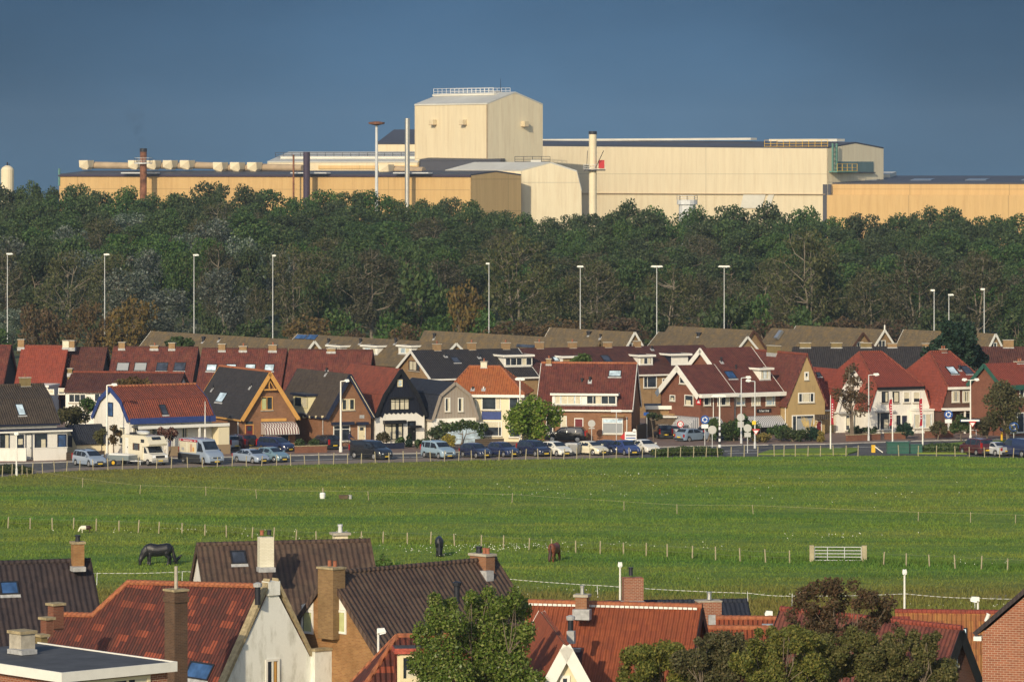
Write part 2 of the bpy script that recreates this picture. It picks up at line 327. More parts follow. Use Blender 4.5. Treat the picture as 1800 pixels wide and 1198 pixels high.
side = nt.nodes.new('ShaderNodeMapRange'); side.interpolation_type = 'SMOOTHSTEP'; nt.links.new(ab.outputs[0], side.inputs[0]); side.inputs[1].default_value = .02; side.inputs[2].default_value = .13; side.inputs[3].default_value = 1.0; side.inputs[4].default_value = .74  # sideways dimming put into the sky colour like a lens vignette
nr = nt.nodes.new('ShaderNodeMapRange'); nt.links.new(no.outputs[0], nr.inputs[0]); nr.inputs[1].default_value = .3; nr.inputs[2].default_value = .7; nr.inputs[3].default_value = .9; nr.inputs[4].default_value = 1.1
m3 = nt.nodes.new('ShaderNodeMath'); m3.operation = 'MULTIPLY'; nt.links.new(nr.outputs[0], m3.inputs[0]); nt.links.new(side.outputs[0], m3.inputs[1])
b1 = nt.nodes.new('ShaderNodeBackground'); nt.links.new(sky.outputs[0], b1.inputs[0]); b1.inputs[1].default_value = SKY_K = .125
b2 = nt.nodes.new('ShaderNodeBackground'); nt.links.new(er.outputs[0], b2.inputs[0]); nt.links.new(m3.outputs[0], b2.inputs[1])
mx = nt.nodes.new('ShaderNodeMixShader'); nt.links.new(mu.outputs[0], mx.inputs[0]); nt.links.new(b1.outputs[0], mx.inputs[1]); nt.links.new(b2.outputs[0], mx.inputs[2])
wo = nt.nodes.new('ShaderNodeOutputWorld'); nt.links.new(mx.outputs[0], wo.inputs[0])
su = bpy.data.lights.new("sun", 'SUN'); su.energy = 3.45; su.angle = R(.5); su.color = (1.0, .85, .62)
suo = bpy.data.objects.new("sun", su); col.objects.link(suo)
S = Vector((-math.sin(R(SUN_AZ)) * math.cos(R(SUN_EL)), -math.cos(R(SUN_AZ)) * math.cos(R(SUN_EL)), math.sin(R(SUN_EL))))
suo.rotation_euler = S.to_track_quat('Z', 'Y').to_euler(); suo.location = (-60, -60, 120)
# ---------------------------------------------------------------- houses
class House:
    """A building: an Empty at its base, everything on it placed in its own frame (x along the front, y into the depth)."""
    def __init__(s, name, label, base, rot, cat='house', group=None):
        s.rot = R(rot); s.base = Vector(base); s.root = tag(empty(name, s.base, s.rot), label, cat, group)
        s.mi = Matrix.Rotation(-s.rot, 3, 'Z'); s.m = Matrix.Rotation(s.rot, 3, 'Z'); s.fc = {}
    @staticmethod
    def from_point(name, label, pt, local, rot, **k):      # base such that a local point falls on a world point
        return House(name, label, Vector(pt) - Matrix.Rotation(R(rot), 3, 'Z') @ Vector(local), rot, **k)
    def wp(s, l): return s.base + s.m @ Vector(l)
    def hit(s, px, py, face):
        f = s.fc[face] if isinstance(face, str) else face
        o = s.mi @ (CAM - s.base); d = s.mi @ rayd(px, py)
        t = (f.p - o).dot(f.n) / d.dot(f.n); q = o + d * t - f.p
        return q.dot(f.u), q.dot(f.v)
    def rect(s, face, x0, y0, x1, y1):
        u0, v0 = s.hit(x0, (y0 + y1) / 2, face); u1, _ = s.hit(x1, (y0 + y1) / 2, face)
        um = (u0 + u1) / 2; _, va = s.hit((x0 + x1) / 2, y1, face); _, vb = s.hit((x0 + x1) / 2, y0, face)
        return min(u0, u1), max(u0, u1), min(va, vb), max(va, vb)
    def walls(s, w, d):
        s.w, s.d = w, d
        s.fc['front'] = Fr((0, 0, 0), (1, 0, 0), (0, 0, 1), (0, -1, 0)); s.fc['left'] = Fr((0, 0, 0), (0, 1, 0), (0, 0, 1), (-1, 0, 0))
        s.fc['right'] = Fr((w, 0, 0), (0, 1, 0), (0, 0, 1), (1, 0, 0))
    def body(s, axis, w, d, prof, wall, roof, trim='white_paint', over=.3, end=.25, cap=None, y0=0.0, th=.14, barge=True, gutter=True, barge_w=.2, endr=None, x0=0.0, side_wall=None):
        s.walls(w, d); L = d if axis == 'y' else w; end2 = end if endr is None else endr
        if axis == 'y': M = lambda a, z, t: Vector((a + x0, t + y0, z))
        else: M = lambda a, z, t: Vector((t + x0, a + y0, z))
        mb = MB(); A = prof[-1][0]
        ring = [(0, 0)] + list(prof) + [(A, 0)]
        mb.prism([M(a, z, 0) for a, z in ring], [M(a, z, L) for a, z in ring])
        s.wall = mb.build('wall', wall, s.root)
        rb = MB(); bbs = (MB(), MB()); n = len(prof)
        for i in range(n - 1):
            (a0, z0), (a1, z1) = prof[i], prof[i + 1]; ln = math.hypot(a1 - a0, z1 - z0); du, dz = (a1 - a0) / ln, (z1 - z0) / ln
            nn = (-dz, du) if du > 0 else (dz, -du)
            lo0 = over if i == 0 else 0; lo1 = over if i == n - 2 else 0
            q0 = (a0 - du * lo0, z0 - dz * lo0); q1 = (a1 + du * lo1, z1 + dz * lo1)
            pts = [M(q0[0], q0[1], -end), M(q1[0], q1[1], -end), M(q1[0], q1[1], L + end2), M(q0[0], q0[1], L + end2)]
            nv = M(nn[0], nn[1], 0) - M(0, 0, 0); e = nv * .015
            rb.prism([p + e for p in pts], [p + nv * th for p in pts])
            if barge:
                for bb, t0, t1 in ((bbs[0], -end - .05, -end - .003), (bbs[1], L + end2 + .003, L + end2 + .05)):
                    a = [M(q0[0] - nn[0] * barge_w, q0[1] - nn[1] * barge_w, t0), M(q1[0] - nn[0] * barge_w, q1[1] - nn[1] * barge_w, t0), M(q1[0] + nn[0] * (th + .02), q1[1] + nn[1] * (th + .02), t0), M(q0[0] + nn[0] * (th + .02), q0[1] + nn[1] * (th + .02), t0)]
                    dt = M(0, 0, t1) - M(0, 0, t0); bb.prism(a, [p + dt for p in a])
            up = du * dz > 0 or (du > 0 and dz >= 0)
            lowpt, hi = ((a0, z0), (a1, z1)) if z1 >= z0 else ((a1, z1), (a0, z0))
            v = (M(hi[0], hi[1], 0) - M(lowpt[0], lowpt[1], 0))
            s.fc['roof%d' % i] = Fr(M(lowpt[0], lowpt[1], 0) + nv * th, M(0, 0, 1) - M(0, 0, 0), v, nv)
            s.fc['roof%d' % i].len = ln
        s.roof = rb.build('roof', roof, s.root)
        if barge:
            for bb in bbs: bb.build('barge_board', trim, s.root)
        if gutter:
            for (a, z), (b_, zb), sg in ((prof[0], prof[1], -1), (prof[-1], prof[-2], 1)):
                ln = math.hypot(b_ - a, zb - z); oa, oz = a + (a - b_) / ln * over, z + (z - zb) / ln * over
                q = [M(oa + sg * .02, oz - .12, -end), M(oa + sg * .15, oz - .12, -end), M(oa + sg * .17, oz + .06, -end), M(oa + sg * .02, oz + .06, -end)]
                dt = M(0, 0, L + end + end2) - M(0, 0, 0); gb = MB(); gb.prism(q, [p + dt for p in q]); gb.build('gutter', trim, s.root)
        ridge = max(prof, key=lambda p: p[1])
        s.fc['ridge'] = Fr(M(ridge[0], 0, 0), M(0, 0, 1) - M(0, 0, 0), (0, 0, 1), M(-1, 0, 0) - M(0, 0, 0))
        s.ridge = ridge; s.M = M
        if cap:
            cb = MB(); zr = ridge[1] + th * 1.15; t = -end - .02
            while t < L + end2: cb.tube(M(ridge[0], zr, t), M(ridge[0], zr, min(t + .42, L + end2 + .02)), .13, .15, 8); t += .4
            cb.build('ridge_cap', cap, s.root)
        return s
    def hip(s, w, d, eave, zr, xl, xr, wall, roof, trim='white_paint', zt=None, xt=None, over=.3, cap=None, th=.14):
        """hipped roof; with zt, xt the two side slopes run on down past the front wall's top edge to the eave height"""
        s.walls(w, d); mb = MB(); h = d / 2; V = Vector
        if zt is None:
            mb.abox(0, w, 0, d, 0, eave); g = zr - eave
            k = over; dzf = k * g / h; dzl = k * g / xl; dzr = k * g / (w - xr)
            zl = eave - dzf
            A, B, C_, D = V((-k, -k, zl)), V((w + k, -k, zl)), V((w + k, d + k, zl)), V((-k, d + k, zl)); E, F_ = V((xl, h, zr)), V((xr, h, zr))
            pol = [[A, B, F_, E], [D, C_, F_, E], [A, D, E], [B, C_, F_]]; ed = [(A, E), (B, F_), (C_, F_), (D, E), (E, F_)]
            s.fc['roof0'] = Fr((0, 0, eave + th), (1, 0, 0), (0, h, g), (0, -g, h)); s.fc['roofl'] = Fr((0, 0, eave + th), (0, 1, 0), (xl, 0, g), (-g, 0, xl))
        else:
            ring = [(0, 0), (0, eave), (xt, zt), (w - xt, zt), (w, eave), (w, 0)]
            mb.prism([V((a, 0, z)) for a, z in ring], [V((a, d, z)) for a, z in ring])
            g = zr - zt; k = over; zf = zt - k * g / h
            def lx(z): return xt * (z - eave) / (zt - eave)
            A, B = V((xt - .05, -k, zf)), V((w - xt + .05, -k, zf)); E, F_ = V((xl, h, zr)), V((xr, h, zr))
            A2, B2 = V((A.x, d + k, zf)), V((B.x, d + k, zf)); lo = .35
            L0, L1 = V((-lo * .3, -.12, eave - lo)), V((-lo * .3, d + .12, eave - lo)); R0, R1 = V((w + lo * .3, -.12, eave - lo)), V((w + lo * .3, d + .12, eave - lo))
            pol = [[A, B, F_, E], [A2, B2, F_, E], [L0, A, E], [L0, E, L1], [L1, E, A2], [R0, B, F_], [R0, F_, R1], [R1, F_, B2]]
            ed = [(A, E), (B, F_), (A2, E), (B2, F_), (E, F_)]
            s.fc['roof0'] = Fr((0, 0, zt + th), (1, 0, 0), (0, h, g), (0, -g, h))
        s.wall = mb.build('wall', wall, s.root); rb = MB()
        for p in pol: rb.slab(p, th)
        s.roof = rb.build('roof', roof, s.root); cb = MB()
        for a, b in ed: cb.tube(a + V((0, 0, th)), b + V((0, 0, th)), .13, .13, 6)
        cb.build('ridge_cap', cap or roof, s.root)
        gb = MB(); x0, x1, zz = (A.x, B.x, A.z) ; gb.abox(x0, x1, -over - .14, -over + .02, zz - .2, zz + .1); gb.build('gutter', trim, s.root)
        s.fc['ridge'] = Fr((0, h, 0), (1, 0, 0), (0, 0, 1), (0, -1, 0)); s.ridge = (h, zr)
        return s
    def window(s, face, x0, y0, x1, y1, frame='white_paint', cols=2, rows=1, curtain=(), pane='glass', sill='concrete', name='window', fw=.07, cm='curtain', px=True, n=0.0):
        f = s.fc[face] if isinstance(face, str) else face
        u0, u1, v0, v1 = s.rect(f, x0, y0, x1, y1) if px else (x0, x1, y0, y1)
        mb = MB(); mb.box(f, u0, u1, v0, v1, n - .02, n + .012); o = mb.build(name, pane, s.root)
        fb = MB(); a, b = n + .001, n + .065
        fb.box(f, u0 - .02, u0 + fw, v0 - .02, v1 + .02, a, b); fb.box(f, u1 - fw, u1 + .02, v0 - .02, v1 + .02, a, b)
        fb.box(f, u0 + fw, u1 - fw, v0 - .02, v0 + fw, a, b - .002); fb.box(f, u0 + fw, u1 - fw, v1 - fw, v1 + .02, a, b - .002)
        cs = cols if isinstance(cols, (list, tuple)) else [i / cols for i in range(1, cols)]
        for c in cs: x = u0 + (u1 - u0) * c; fb.box(f, x - fw * .45, x + fw * .45, v0 + fw, v1 - fw, a, b - .008)
        rs = rows if isinstance(rows, (list, tuple)) else [i / rows for i in range(1, rows)]
        for r in rs: z = v0 + (v1 - v0) * r; fb.box(f, u0 + fw, u1 - fw, z - fw * .4, z + fw * .4, a, b - .014)
        fb.build('frame', frame, o)
        for c in curtain:
            lo, hi = c[:2]; ct = MB(); z0, z1 = (c[2], c[3]) if len(c) > 3 else (0, 1)
            ct.box(f, u0 + fw + (u1 - u0 - 2 * fw) * lo, u0 + fw + (u1 - u0 - 2 * fw) * hi, v0 + fw + (v1 - v0 - 2 * fw) * z0, v0 + fw + (v1 - v0 - 2 * fw) * z1, n + .014, n + .022); ct.build('curtain', cm, o)
        if sill: sb = MB(); sb.box(f, u0 - .08, u1 + .08, v0 - .12, v0 - .022, n + .001, n + .14); sb.build('sill', sill, o)
        return o
    def panel(s, name, face, x0, y0, x1, y1, n0, n1, mat, px=True, parent=None, label=None):
        f = s.fc[face] if isinstance(face, str) else face
        u0, u1, v0, v1 = s.rect(f, x0, y0, x1, y1) if px else (x0, x1, y0, y1)
        mb = MB(); mb.box(f, u0, u1, v0, v1, n0, n1); return mb.build(name, mat, parent or s.root, label=label)
    def box(s, name, x0, x1, y0, y1, z0, z1, mat, parent=None):
        mb = MB(); mb.abox(x0, x1, y0, y1, z0, z1); return mb.build(name, mat, parent or s.root)
    def door(s, face, x0, y0, x1, y1, mat, frame='white_paint', glassy=0.0, n=0.0):
        f = s.fc[face] if isinstance(face, str) else face; u0, u1, v0, v1 = s.rect(f, x0, y0, x1, y1); v0 = max(v0, .02)
        mb = MB(); mb.box(f, u0, u1, v0, v1, n - .02, n + .03)
        for z in (.12, .55): mb.box(f, u0 + .12, u1 - .12, v0 + (v1 - v0) * z, v0 + (v1 - v0) * (z + .33), n + .03, n + .045)
        o = mb.build('door', mat, s.root)
        if frame:
            fb = MB(); fb.box(f, u0 - .09, u0 - .002, v0, v1 + .1, n, n + .07); fb.box(f, u1 + .002, u1 + .09, v0, v1 + .1, n, n + .07); fb.box(f, u0, u1, v1 + .002, v1 + .1, n, n + .07); fb.build('frame', frame, o)
        hb = MB(); hb.box(f, u1 - .14, u1 - .08, v0 + 1.0, v0 + 1.15, n + .03, n + .09); hb.build('handle', 'steel', o)
        if glassy: g = MB(); g.box(f, u0 + .15, u1 - .15, v0 + (v1 - v0) * (1 - glassy), v1 - .12, n + .046, n + .05); g.build('pane', 'glass', o)
        return o
    def chimney(s, px, ytop, wpx, mat, depth=.6, ybot=None, face='ridge', cap='concrete', pots=1, pot='clay_pot', flash='lead', off=0.0, lean=0, label=None):
        f = s.fc[face]; u, zt = s.hit(px, ytop, f); u1, _ = s.hit(px + wpx / 2, ytop, f); hw = abs(u1 - u)
        along = abs(f.u.dot(s.mi @ Vector((1, 0, 0)))); hw = min(hw, .9 if along > .5 else hw)
        if ybot is not None: _, zb = s.hit(px, ybot, f)
        else: zb = s.ridge[1] - .5
        if face == 'ridge': base = f
        mb = MB(); mb.box(f, u - hw, u + hw, zb, zt, -depth / 2 + off, depth / 2 + off); o = mb.build('chimney', mat, s.root, label=label)
        cb = MB(); cb.box(f, u - hw - .06, u + hw + .06, zt + .001, zt + .09, -depth / 2 - .06 + off, depth / 2 + .06 + off); cb.build('cap', cap, o)
        for k in range(pots):
            pu = u + (k - (pots - 1) / 2) * min(.3, hw); c = f.at(pu, zt + .08, off)
            pb = MB(); pb.lathe(c, [(.1, 0), (.085, .25), (.11, .27), (.11, .33)], 10); pb.build('pot', pot, o)
        if flash:
            fb = MB(); fb.box(f, u - hw - .05, u + hw + .05, s.ridge[1] - .4, s.ridge[1] + .02, -depth / 2 - .04 + off, depth / 2 + .04 + off); fb.build('flashing', flash, o)
        return o
    def skylight(s, face, x0, y0, x1, y1, pane='skylight_glass', frame='dark_metal', flash='lead', label=None):
        f = s.fc[face]; pts = [s.hit(x0, y0, f), s.hit(x1, y1, f)]; u0, u1, v0, v1 = s.rect(f, x0, y0, x1, y1)
        mb = MB(); mb.box(f, u0, u1, v0, v1, .0, .05); o = mb.build('skylight', pane, s.root, label=label)
        fb = MB(); e = .07
        fb.box(f, u0 - e, u0, v0 - e, v1 + e, 0, .09); fb.box(f, u1, u1 + e, v0 - e, v1 + e, 0, .09); fb.box(f, u0, u1, v0 - e, v0, 0, .088); fb.box(f, u0, u1, v1, v1 + e, 0, .088); fb.build('frame', frame, o)
        if flash: lb = MB(); lb.box(f, u0 - .12, u1 + .12, v0 - .26, v0 - e - .002, 0, .03); lb.build('flashing', flash, o)
        return o
    def vent(s, face, px, py, h=.5, r=.09, mat='dark_metal', flash='lead'):
        f = s.fc[face]; u, v = s.hit(px, py, f); c = f.at(u, v, -.05)
        mb = MB(); mb.lathe(c, [(r, 0), (r, h * .7), (r * 1.4, h * .72), (r * 1.4, h), (r * .6, h * 1.02)], 10); o = mb.build('vent_pipe', mat, s.root)
        if flash: lb = MB(); lb.box(f, u - .22, u + .22, v - .35, v + .2, .0, .03); lb.build('flashing', flash, o)
    def dormer(s, face, x0, y0, x1, y1, front='white_paint', cheek='white_paint', roof='bitumen', fascia='white_paint', lip=.18):
        """a flat-roofed dormer whose front's lower edge lies on the slope; returns the frame of that front"""
        f = s.fc[face]; u, v = s.hit((x0 + x1) / 2, y1, f); b = f.at(u, v, 0)
        hn = Vector((f.n.x, f.n.y, 0)).normalized(); fr = Fr(f.at(0, v, 0), f.u, (0, 0, 1), hn); fr.p.z = 0
        u0, u1, z0, z1 = s.rect(fr, x0, y0, x1, y1); pitch = math.atan2(f.v.z, math.hypot(f.v.x, f.v.y)); dep = (z1 - z0) / math.tan(pitch) + .15
        ring = [(0, z0 - .02), (0, z1), (-dep, z1), (-dep, z1 - .05)]
        mb = MB(); mb.prism([fr.at(u0, z, n) for n, z in ring], [fr.at(u1, z, n) for n, z in ring]); o = mb.build('dormer', cheek, s.root)
        fb = MB(); fb.box(fr, u0 - .02, u1 + .02, z0, z1 - .02, .0, .03); fb.build('front', front, o)
        rb = MB(); rb.box(fr, u0 - lip, u1 + lip, z1 + .001, z1 + .1, -dep - .1, lip + .1); rb.build('roof', roof, o)
        lb = MB(); lb.box(fr, u0 - lip - .03, u1 + lip + .03, z1 - .1, z1 + .13, lip + .102, lip + .14); lb.box(fr, u0 - lip - .04, u0 - lip - .002, z1 - .1, z1 + .13, -dep, lip + .1); lb.box(fr, u1 + lip + .002, u1 + lip + .04, z1 - .1, z1 + .13, -dep, lip + .1); lb.build('fascia', fascia, o)
        sb = MB(); sb.box(fr, u0 - .05, u1 + .05, z0 - .12, z0, -.1, .12); sb.build('apron', 'lead', o)
        g = fr.moved(.03); g.o = o; return g
    def awning(s, face, x0, y0, x1, y1, out=1.3, cloth='awning_cloth', valance=True, curve=True):
        f = s.fc[face]; u0, u1, v0, v1 = s.rect(f, x0, y0, x1, y1); h = v1 - v0; mb = MB(); n = 7; pts = []
        for i in range(n + 1):
            t = i / n
            pts.append((out * math.sin(t * math.pi / 2), v1 - h * (1 - math.cos(t * math.pi / 2))) if curve else (out * t, v1 - h * .8 * t))
        if valance and not curve: pts.append((out + .01, v0))
        for (n0, a), (n1, b) in zip(pts, pts[1:]): mb.poly([f.at(u0, a, n0), f.at(u1, a, n0), f.at(u1, b, n1), f.at(u0, b, n1)])
        for u in (u0, u1): mb.poly([f.at(u, v0 if curve else pts[0][1], 0)] + [f.at(u, b, a) for a, b in pts])
        o = mb.build('awning', cloth, s.root); fb = MB(); fb.tube(f.at(u0, pts[-1][1], pts[-1][0]), f.at(u1, pts[-1][1], pts[-1][0]), .03); fb.tube(f.at(u0, v1, .03), f.at(u1, v1, .03), .06); fb.build('frame', 'steel', o)
    def pipe(s, face, px, y0, y1, mat='white_paint', r=.05):
        f = s.fc[face]; u, v1 = s.hit(px, y0, f); _, v0 = s.hit(px, y1, f); mb = MB(); mb.tube(f.at(u, max(v0, .02), .1), f.at(u, v1, .1), r); mb.build('drainpipe', mat, s.root)
def gab(A, e, r): return [(0, e), (A / 2, r), (A, e)]
def gam(A, e, k, zk, r): return [(0, e), (k, zk), (A / 2, r), (A - k, zk), (A, e)]
HAZE = .000065
# ---------------------------------------------------------------- the ground
def sheet(name, pts, z, mat, label=None, kind='structure', thick=0.0):
    mb = MB(); p = [Vector((q[0], q[1], z)) for q in pts]
    if thick: mb.slab([Vector((q.x, q.y, z - thick)) for q in p], thick)
    else: mb.poly(p)
    o = mb.build(name, mat); o['kind'] = kind
    if label: o['label'] = label
    return o
def dune(x, y):
    px = 900 + F * x / max(y, 1); t = min(1, max(0, (y - 735) / 190)); t = t * t * (3 - 2 * t)
    hgt = 10.5 - 6.5 * min(1, max(0, (px - 700) / 500)); b = min(1, max(0, (1250 - y) / 180))
    return hgt * t * b * (1 + .18 * math.sin(x * .05 + 1) * math.cos(y * .03)) 
def grass_nodes(name, tuft=False):
    t = NT(name); pos = t.n('NewGeometry').outputs['Position']; s = t.n('SeparateXYZ', i={0: pos})
    flat = t.n('CombineXYZ', i={0: s.outputs[0], 1: s.outputs[1]}).outputs[0]
    st = t.n('Mapping', i={'Vector': flat, 'Scale': (.5, 1.0, 1)}).outputs[0]
    a = t.noise(t.n('Mapping', i={'Vector': flat, 'Scale': (.35, 1.4, 1)}).outputs[0], .06, 5.0, .6); b = t.noise(st, .5, 5.0, .7); c = t.noise(flat, 4.0, 4.0, .7)
    cc = t.mix(t.ramp(a, .36, .64), (.118, .232, .028, 1), (.24, .275, .044, 1))
    cc = t.mix(t.math('MULTIPLY', t.ramp(b, .46, .66), .62), cc, (.06, .14, .024, 1))
    cc = t.mix(t.math('MULTIPLY', t.ramp(c, .4, .75), .3), cc, (.22, .26, .05, 1))
    d = t.noise(t.n('Mapping', i={'Vector': flat, 'Scale': (.12, .9, 1)}).outputs[0], .16, 4.0, .6); cc = t.mix(t.math('MULTIPLY', t.ramp(d, .45, .68), .6), cc, (.07, .155, .026, 1))
    # worn, yellowed turf by the road and along the lower edge; rank dark grass along the paddock fence
    e1 = t.noise(st, .09, 4.0, .6)
    far = t.math('MULTIPLY', t.ramp(s.outputs[1], 388, 424), t.ramp(s.outputs[0], 16, -26)); near = t.ramp(s.outputs[1], 312, 296)
    w = t.math('MULTIPLY', t.math('MAXIMUM', far, near), t.ramp(e1, .25, .5))
    cc = t.mix(t.math('MULTIPLY', w, .7), cc, (.21, .16, .045, 1))
    if tuft:
        r = t.n('NewGeometry').outputs['Random Per Island']
        cc = t.n('HueSaturation', i={'Hue': t.math('ADD', .48, t.math('MULTIPLY', r, .03)), 'Saturation': 1.0, 'Value': t.math('ADD', .9, t.math('MULTIPLY', r, .24)), 'Color': cc}).outputs[0]
        MATS[name] = t.out(cc, .7, 0, .2, trans=.25); return
    nm = t.n('Bump', i={'Strength': .9, 'Distance': .25, 'Height': t.math('ADD', b, t.math('MULTIPLY', c, .5))}).outputs[0]
    MATS[name] = t.out(cc, .9, 0, .15, nm)
grass_nodes('grass_ground'); grass_nodes('grass_blades', True)
plain('soil', (.085, .095, .04), .95, var=.4, scale=.3); plain('dune_soil', (.07, .075, .035), .95, var=.4, scale=.15)
# one ground sheet out to the horizon, swelling into the wooded dunes behind the village
xs = sorted(set([-2500, -1500, -700, -400] + list(range(-300, 301, 12)) + [400, 700, 1500, 2500])); ys = sorted(set([-900, -500, 60, 250, 450, 600, 700, 1400, 2000, 2600] + list(range(720, 1290, 14))))
gv = [(x, y, dune(x, y)) for y in ys for x in xs]; nx = len(xs)
gf = [[j * nx + i, j * nx + i + 1, (j + 1) * nx + i + 1, (j + 1) * nx + i] for j in range(len(ys) - 1) for i in range(nx - 1)]
gm = bpy.data.meshes.new('ground'); gm.from_pydata(gv, [], gf); gm.materials.append(MATS['soil']); auto_uv(gm); tag(obj('ground', gm), 'flat ground rising into wooded dunes behind the village', kind='structure')
EDGE = [(-40, 842), (0, 838), (100, 829), (200, 825), (310, 822), (400, 819.5), (500, 817.5), (600, 815), (690, 812.5), (800, 810), (900, 808), (1000, 806.3), (1100, 804.6), (1200, 803.4), (1400, 801), (1600, 800.5), (1700, 802), (1840, 806.5)]
edge = [G(*p) for p in EDGE]
sheet('meadow', [(-180, 180), (190, 180), (190, edge[-1].y - 14)] + [(p.x, p.y) for p in edge[::-1]] + [(-180, edge[0].y - 24)], .02, 'grass_ground', 'wide green meadow between the road and the near houses')
KERB = [(-40, 816.5), (100, 813), (300, 806), (560, 800), (750, 797), (1000, 789), (1150, 786.5), (1300, 783), (1450, 781), (1600, 776), (1840, 770)]
kerb = [G(*p) for p in KERB]
sheet('road', [(-180, edge[0].y - 24)] + [(p.x, p.y) for p in edge] + [(190, edge[-1].y - 14), (190, kerb[-1].y + 28)] + [(p.x, p.y) for p in kerb[::-1]] + [(-180, kerb[0].y - 22)], .024, 'asphalt', 'grey asphalt road between meadow and houses')
back = [(190, kerb[-1].y + 28), (190, 520), (-180, 520), (-180, kerb[0].y - 22)]
sheet('pavement', [(p.x, p.y) for p in kerb] + back, .12, 'pavement_brick', 'brown brick pavement in front of the houses')
kb = MB()
for a, b in zip(kerb, kerb[1:]):
    d = (b - a).normalized(); n = Vector((d.y, -d.x, 0)) * .16
    kb.prism([a, b, b + n, a + n], [p + Vector((0, 0, .125)) for p in (a, b, b + n, a + n)])
tag(kb.build('kerb', 'kerbstone'), 'pale kerb along the brown brick pavement', kind='structure')
# parking strip of paving along the fence, lines
pk = [G(x, y) for x, y in EDGE[1:13]]; 
sheet('parking_strip', [(p.x, p.y) for p in pk] + [(p.x + 1, p.y + 5.6) for p in pk[::-1]], .028, 'paving_tiles', 'paved parking strip along the meadow fence')
def line(name, a, b, w, mat='road_white', z=.034):
    a, b = G(*a), G(*b); d = (b - a).normalized(); n = Vector((-d.y, d.x, 0)) * w
    return sheet(name, [(p.x, p.y) for p in (a, b, b + n, a + n)], z, mat)
for q in (((480, 810.5), (620, 806.5)), ((690, 804.5), (760, 803)), ((1264, 793), (1300, 792.2)), ((1310, 791.6), (1334, 791)), ((1440, 787.8), (1480, 787)), ((1500, 786.4), (1546, 785.4)), ((1660, 775.2), (1760, 773)), ((1280, 797), (1335, 796))): line('road_marking', q[0], q[1], .28)
def blob_sheet(name, pts, z, mat, label, thick):
    return sheet(name, [G(*p)[:2] for p in pts], z, mat, label, thick=thick)
blob_sheet('verge', [(1332, 799.5), (1352, 793), (1420, 789.5), (1506, 789), (1508, 794), (1490, 799.3), (1420, 799.8)], .16, 'grass_ground', 'grass verge between road and fence', .14)
blob_sheet('verge', [(1612, 798), (1630, 784), (1700, 778), (1840, 773), (1840, 781), (1740, 790), (1700, 798.5)], .16, 'grass_ground', 'grass verge beside the parked vans', .14)
# grass blades: nobody could count them
rng = np.random.default_rng(4)
def blades(n, yr, h0, h1, w, edge_fn=None, xr=None):
    Y = rng.uniform(yr[0], yr[1], n) if edge_fn is None else edge_fn(n)
    X = rng.uniform(-.127, .127, n) * Y if xr is None else rng.uniform(xr[0], xr[1], n)
    ex = np.interp(X, [p.x for p in edge], [p.y for p in edge]); k = Y < ex - .1; X, Y = X[k], Y[k]; n = len(X)
    h = rng.uniform(h0, h1, n); a = rng.uniform(0, 2 * np.pi, n); lx, ly = rng.normal(0, .4, n) * h, rng.normal(0, .4, n) * h
    q = np.zeros((n, 3, 3)); wx, wy = np.cos(a) * w, np.sin(a) * w
    q[:, 0] = np.stack([X - wx, Y - wy, np.full(n, .015)], 1); q[:, 1] = np.stack([X + wx, Y + wy, np.full(n, .015)], 1); q[:, 2] = np.stack([X + lx, Y + ly, h], 1)
    return q
def clumps(n, yr, h0, h1, w, spread, per, xr=None):
    out = []
    Y = rng.uniform(yr[0], yr[1], n); X = rng.uniform(-.127, .127, n) * Y if xr is None else rng.uniform(xr[0], xr[1], n)
    X = np.repeat(X, per) + rng.normal(0, spread * 1.6, n * per); Y = np.repeat(Y, per) + rng.normal(0, spread, n * per)
    ex = np.interp(X, [p.x for p in edge], [p.y for p in edge]); k = Y < ex - .1; X, Y = X[k], Y[k]; m = len(X)
    h = rng.uniform(h0, h1, m); a = rng.uniform(0, 2 * np.pi, m); q = np.zeros((m, 3, 3)); wx, wy = np.cos(a) * w, np.sin(a) * w
    lx, ly = rng.normal(0, .35, m) * h, rng.normal(0, .35, m) * h; z = np.full(m, .015)
    q[:, 0] = np.stack([X - wx, Y - wy, z], 1); q[:, 1] = np.stack([X + wx, Y + wy, z], 1); q[:, 2] = np.stack([X + lx, Y + ly, h], 1); return q
def fence_y(n):                              # rank grass left standing along the paddock fence
    t = rng.uniform(0, 1, n); return 0 * t
pad = [(-10, 917), (92, 921), (170, 923), (320, 929), (443, 937), (555, 945), (634, 944), (757, 947), (884, 953), (1011, 962), (1096, 965), (1217, 972), (1346, 979), (1400, 981), (1520, 984), (1593, 987), (1679, 991), (1810, 997)]
pw = [G(*p) for p in pad]
def along_fence(n, spread, h0, h1, w, dy=0):
    X = rng.uniform(pw[0].x, pw[-1].x, n); o = np.argsort([p.x for p in pw]); Y = np.interp(X, [pw[i].x for i in o], [pw[i].y for i in o]) + rng.normal(0, spread, n) + dy
    h = rng.uniform(h0, h1, n); a = rng.uniform(0, 2 * np.pi, n); q = np.zeros((n, 3, 3)); wx, wy = np.cos(a) * w, np.sin(a) * w; z = np.full(n, .015)
    lx, ly = rng.normal(0, .3, n) * h, rng.normal(0, .3, n) * h
    q[:, 0] = np.stack([X - wx, Y - wy, z], 1); q[:, 1] = np.stack([X + wx, Y + wy, z], 1); q[:, 2] = np.stack([X + lx, Y + ly, h], 1); return q
